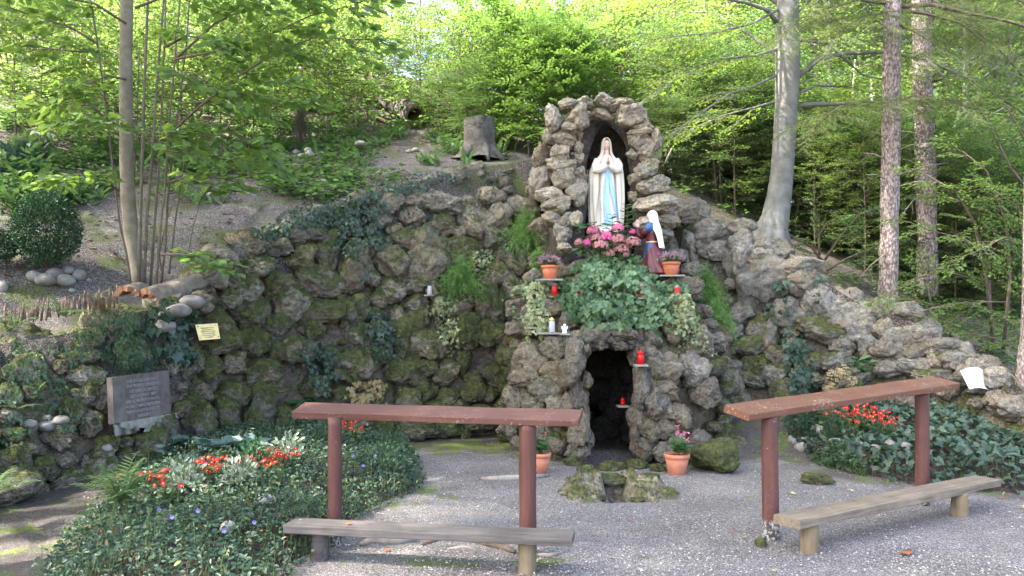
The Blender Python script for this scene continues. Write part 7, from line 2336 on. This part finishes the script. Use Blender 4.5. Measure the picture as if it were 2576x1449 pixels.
# ------------------------------------------------------------------ the big beech on the right
beech = thing('beech_tree', 'smooth grey beech with flared roots on the right wall top', 'tree', P(1940, 620, 11.25))
mb = MB()
YB = 11.25
tk = [(1930, 640, 56), (1932, 610, 50), (1940, 580, 40), (1950, 545, 33), (1960, 490, 29.5), (1967, 430, 28), (1973, 350, 28), (1977, 270, 28), (1980, 200, 30), (1980, 130, 30), (1979, 60, 28), (1984, -20, 26), (1990, -200, 23), (1985, -600, 17), (1990, -1100, 6)]
mb.tube([P(u, v, YB) for u, v, r in tk], [PX(r, YB) for u, v, r in tk], 18, rough=.07)
for du, dv, dy in ((-55, 22, -.15), (-30, 30, -.35), (18, 40, -.4), (40, 25, .1), (-60, 5, .3)):
    mb.tube([P(1948 + du * .10, 545, YB + dy * .2), P(1946 + du * .5, 590 + dv * .1, YB + dy * .6), P(1944 + du, 612 + dv, YB + dy), P(1944 + du * 1.5, 640 + dv, YB + dy * 1.4)], [PX(24, YB), PX(19, YB), PX(12, YB), PX(5, YB)], 8, rough=.15)
sub(beech, 'trunk', mb, BARK_BEECH)
fol = Foliage(SP_BEECH, random.Random(9))
blimbs = [([(2003, 268), (2040, 262), (2110, 262), (2180, 256), (2270, 270)], 12, .2, 6.5), ([(2008, 192), (2060, 147), (2130, 134), (2230, 131), (2330, 150), (2470, 215), (2580, 290)], 12, .5, 7), ([(1956, 62), (1930, 25), (1880, 8), (1800, -8), (1700, -10)], 12, -.6, 6),
          ([(1962, 185), (1900, 215), (1830, 238), (1740, 300), (1690, 340)], 12, -.8, 4), ([(1965, 20), (1890, 60), (1800, 82), (1690, 92)], 12, -1.0, 4), ([(1968, 120), (1900, 140), (1800, 150), (1700, 200)], 12, -.5, 4),
          ([(1970, 250), (1900, 270), (1820, 290), (1750, 320)], 12, .6, 3.5), ([(1985, 90), (2060, 60), (2150, 40), (2240, 50)], 12, .8, 4.5), ([(1985, 30), (1900, -30), (1780, -40), (1660, -20)], 12, .4, 5),
          ([(1990, 240), (2060, 215), (2140, 220), (2210, 240)], 12, 1.0, 4), ([(1975, 160), (1890, 90), (1790, 30), (1720, 30)], 12, .8, 4), ([(2000, 100), (2080, 110), (2170, 190), (2250, 205)], 12, 1.3, 4), ([(2330, 150), (2380, 200), (2400, 260), (2450, 330)], 12.3, .2, 3.5)]
mb = MB()
for pts, Y, dY, r0 in blimbs:
    q = pl(pts, Y - .75, dY)
    mb.tube(q, [PX(r0 * (1 - .75 * i / (len(q) - 1)), Y) for i in range(len(q))], 6)
    fol.along(q, .21, .3, .62)
for k in range(30):
    a = rnd.uniform(0, 6.28); z = rnd.uniform(6.6, 11.5)
    p0 = Vector((P(1985, 0, 11.25).x, 11.25, z))
    ln = rnd.uniform(1.6, 3.4)
    q = [p0 + Vector((math.cos(a), math.sin(a), .2)) * t * ln for t in (0, .33, .66, 1)]
    mb.tube(q, [.035, .025, .014, .005], 5)
    fol.along(q, .4, .2, 1.1)
(lv, lf), (sv, sf) = fol.geo(L_OVAL)
mb.add(sv, sf)
sub(beech, 'branches', mb, BARK_BEECH)
obj('crown', into(beech, lv), lf, BEECH_LEAF, beech, False)
print('beech leaves', len(lf) // 2)

# ------------------------------------------------------------------ spruces and other trunks on the right
def spruce(label, tk, Y, twigs, seed, limbs, step=.2, sc=.95):
    r = random.Random(seed)
    t = thing('spruce_tree', label, 'tree', P(tk[0][0], tk[0][1], Y))
    mb = MB()
    pts = []
    for (a, b) in zip(tk, tk[1:]):
        for i in range(4):
            f = i / 4
            pts.append((a[0] + (b[0] - a[0]) * f, a[1] + (b[1] - a[1]) * f, a[2] + (b[2] - a[2]) * f))
    pts.append(tk[-1])
    mb.tube([P(u, v, Y) for u, v, _ in pts], [PX(k * r.uniform(.96, 1.04), Y) for _, _, k in pts], 18, rough=.10)
    sub(t, 'trunk', mb, BARK_SPRUCE)
    mb = MB()
    A, B = [], []
    for u0, v0, u1, v1 in twigs:
        p, q = P(u0, v0, Y - .1), P(u1, v1, Y - r.uniform(.0, .5))
        m = p.lerp(q, .5) + Vector((0, 0, .03))
        mb.tube([p, m, q], [.011, .007, .003], 4)
        for k in range(3):
            s_ = p.lerp(q, r.uniform(.3, .9))
            A.append(s_); B.append(s_ + Vector((r.uniform(-.12, .12), r.uniform(-.1, .1), r.uniform(-.18, .02))))
    if A:
        v, f = seggeo(np.array([a[:] for a in A]), np.array([b[:] for b in B]), .003, .0015)
        mb.add(v, f)
        sub(t, 'dead_twigs', mb, DEADTWIG)
    if limbs:
        fol = Foliage(SP_CON, r)
        mb = MB()
        for pts_, dY, r0 in limbs:
            q = pl(pts_, Y, dY)
            mb.tube(q, [PX(r0 * (1 - .7 * i / (len(q) - 1)), Y) for i in range(len(q))], 5)
            fol.along(q, step, .15, sc, 62, vert=.05)
        (lv, lf), (sv, sf) = fol.geo(L_NEED)
        mb.add(sv, sf)
        sub(t, 'branches', mb, TWIG)
        obj('needles', into(t, lv), lf, CONIFER, t, False)
        print('needles', len(lf))
    return t
spruce('straight pinkish-grey spruce trunk rising behind the right rock wall', [(2230, 790, 27), (2232, 755, 24), (2236, 600, 22), (2240, 400, 22), (2241, 200, 21.5), (2244, 20, 21), (2246, -300, 18), (2250, -900, 6)], 11,
       [(2255, 330, 2330, 345), (2258, 380, 2320, 360), (2225, 400, 2170, 385), (2258, 440, 2380, 410), (2226, 450, 2180, 440), (2256, 300, 2330, 290), (2226, 350, 2190, 330), (2258, 470, 2350, 455), (2225, 640, 2160, 700), (2255, 250, 2300, 300), (2260, 560, 2300, 500)], 3,
       [([(2255, 18), (2340, 12), (2440, 35), (2540, 55), (2660, 95)], -.5, 7), ([(2255, 25), (2330, 35), (2420, 60), (2480, 110)], -.8, 5), ([(2232, 10), (2160, 0), (2080, 20), (2010, 60)], -.8, 4), ([(2232, -60), (2120, -40), (2040, 0), (1990, 50)], .3, 4),
        ([(2255, -60), (2350, -70), (2460, -40), (2580, 10)], -.3, 6), ([(2232, 260), (2170, 255), (2110, 270), (2080, 290)], -.7, 3), ([(2250, 260), (2300, 240), (2360, 250)], -.9, 3), ([(2232, 30), (2180, 40), (2120, 80)], -1.2, 3), ([(2256, 60), (2300, 80), (2380, 130)], -1.0, 3),
        ([(2240, -120), (2160, -90), (2100, -50)], -1.0, 4), ([(2250, -140), (2380, -130), (2500, -80), (2600, -20)], .6, 5)])
spruce('second brownish spruce trunk in shade behind the straight one', [(2332, 745, 26), (2332, 600, 24), (2326, 400, 24), (2320, 200, 23), (2316, 0, 22), (2310, -400, 16)], 12.4, [(2345, 500, 2400, 470), (2310, 420, 2270, 400)], 4, [([(2316, -20), (2400, 40), (2500, 110), (2580, 200)], -.6, 6), ([(2330, 210), (2400, 190), (2480, 210)], -.6, 4)])
spruce('red-barked trunk at the right edge beside the white paper', [(2592, 1080, 48), (2590, 1030, 38), (2594, 950, 34), (2600, 850, 31), (2606, 600, 29), (2610, 200, 27), (2612, -300, 20)], 8.9, [(2570, 980, 2530, 930)], 5, [])
def pole(label, pts, Y, r0, mat=BARK_BEECH, name='bare_sapling', grp='thin bare trunks behind the beech'):
    t = thing(name, label, 'tree', P(*pts[0], Y), grp)
    mb = MB()
    q = pl(pts, Y)
    mb.tube(q, [PX(r0 * (1 - .6 * i / (len(q) - 1)), Y) for i in range(len(q))], 7, rough=.1)
    sub(t, 'stem', mb, mat)
for pts, Y, r0 in [([(2090, 640), (2100, 520), (2110, 420), (2140, 300), (2150, 150)], 14.5, 5), ([(2140, 640), (2170, 520), (2210, 380), (2230, 300)], 14, 4), ([(2180, 600), (2195, 480), (2200, 380), (2190, 200)], 15, 7), ([(2050, 660), (2070, 520), (2085, 380), (2080, 150)], 16, 5),
                   ([(1840, 560), (1842, 400), (1835, 200), (1838, 0)], 17, 8), ([(1770, 470), (1772, 300), (1768, 100), (1775, -50)], 18, 5), ([(2500, 700), (2505, 500), (2500, 300), (2508, 60)], 17, 8), ([(2440, 760), (2448, 560), (2440, 300), (2436, 100)], 19, 9)]:
    pole('thin bare grey trunk among the shaded undergrowth on the right', pts, Y, r0, DEADTWIG if r0 < 6 else BARK_BEECH)
# leaning branches of a shrub that reach in at the right
dog = thing('overhanging_shrub', 'leafy shrub with arching branches at the right edge above the wall', 'shrub', P(2440, 900, 10.2))
fol = Foliage(SP_WOOD, random.Random(21)); mb = MB()
for pts, Y, dY, r0 in [([(2440, 905), (2380, 830), (2340, 760), (2330, 700)], 10.2, -.3, 5), ([(2420, 900), (2330, 800), (2300, 790), (2345, 775), (2430, 760), (2520, 800)], 9.9, -.2, 5), ([(2500, 900), (2480, 700), (2450, 560), (2400, 480), (2330, 440)], 10.3, -.6, 5), ([(2520, 900), (2540, 700), (2530, 560), (2480, 430), (2420, 380)], 10, -.4, 5),
                       ([(2560, 900), (2590, 700), (2560, 520), (2500, 480)], 9.8, -.3, 4), ([(2440, 700), (2370, 680), (2300, 700), (2260, 730)], 10, -.3, 3), ([(2500, 640), (2420, 600), (2340, 580), (2290, 560)], 10, -.4, 3), ([(2540, 760), (2470, 760), (2400, 800)], 10, -.2, 3), ([(2590, 620), (2520, 600), (2440, 640)], 9.6, -.2, 3),
                       ([(2600, 500), (2540, 420), (2480, 300), (2440, 250)], 10.4, -.2, 4), ([(2600, 400), (2560, 320), (2520, 250)], 10.6, -.2, 4), ([(2400, 940), (2450, 880), (2530, 860)], 9.8, 0, 3), ([(2560, 880), (2500, 850), (2450, 840)], 9.6, 0, 3)]:
    q = pl(pts, Y, dY)
    mb.tube(q, [PX(r0 * (1 - .7 * i / (len(q) - 1)), Y) for i in range(len(q))], 5)
    fol.along(q, .22, .3, .55)
(lv, lf), (sv, sf) = fol.geo(L_OVAL)
mb.add(sv, sf)
sub(dog, 'branches', mb, TWIG)
obj('leaves', into(dog, lv), lf, WOOD_LEAF, dog, False)
# low beech sprays just right of the beech foot
lowb = thing('beech_seedling', 'low layered beech branches right of the big beech foot', 'shrub', P(2060, 650, 11.4))
fol = Foliage(SP_BEECH, random.Random(22)); mb = MB()
for pts, Y, dY in [([(2070, 660), (2040, 620), (2000, 600), (1985, 590)], 11.5, -.2), ([(2070, 660), (2110, 600), (2160, 540), (2240, 510)], 11.6, -.2), ([(2080, 680), (2130, 650), (2200, 620)], 11.4, 0), ([(2080, 690), (2150, 700), (2210, 690)], 11.6, 0), ([(2060, 650), (2060, 590), (2080, 560), (2130, 540)], 11.8, 0), ([(2090, 700), (2130, 740), (2190, 760)], 11.3, 0)]:
    q = pl(pts, Y, dY)
    mb.tube(q, [.02, .015, .01, .005][:len(q)], 5)
    fol.along(q, .2, .2, .5)
(lv, lf), (sv, sf) = fol.geo(L_OVAL)
mb.add(sv, sf)
sub(lowb, 'branches', mb, TWIG)
obj('leaves', into(lowb, lv), lf, DARK_LEAF, lowb, False)

# ------------------------------------------------------------------ things of a kind that only their place tells apart
ORD = ['leftmost', 'second from the left', 'third from the left', 'fourth from the left', 'fifth from the left', 'sixth from the left', 'seventh from the left', 'eighth from the left', 'ninth from the left', 'tenth from the left']
bpy.context.view_layer.update()
by = {}
for o in scene.objects:
    if o.parent is None and o.get('label') and o.get('group'):
        by.setdefault(o['label'], []).append(o)
for lab, L_ in by.items():
    if 1 < len(L_) <= 10:
        L_.sort(key=lambda o: o.matrix_world.translation.x / max(.1, o.matrix_world.translation.y) if o.matrix_world.translation.length > .5 else sum(v.co.x / v.co.y for v in o.data.vertices) / len(o.data.vertices))
        for k, o in enumerate(L_):
            o['label'] = ' '.join((lab + ', ' + ('rightmost' if k == len(L_) - 1 else ORD[k])).split()[:16])
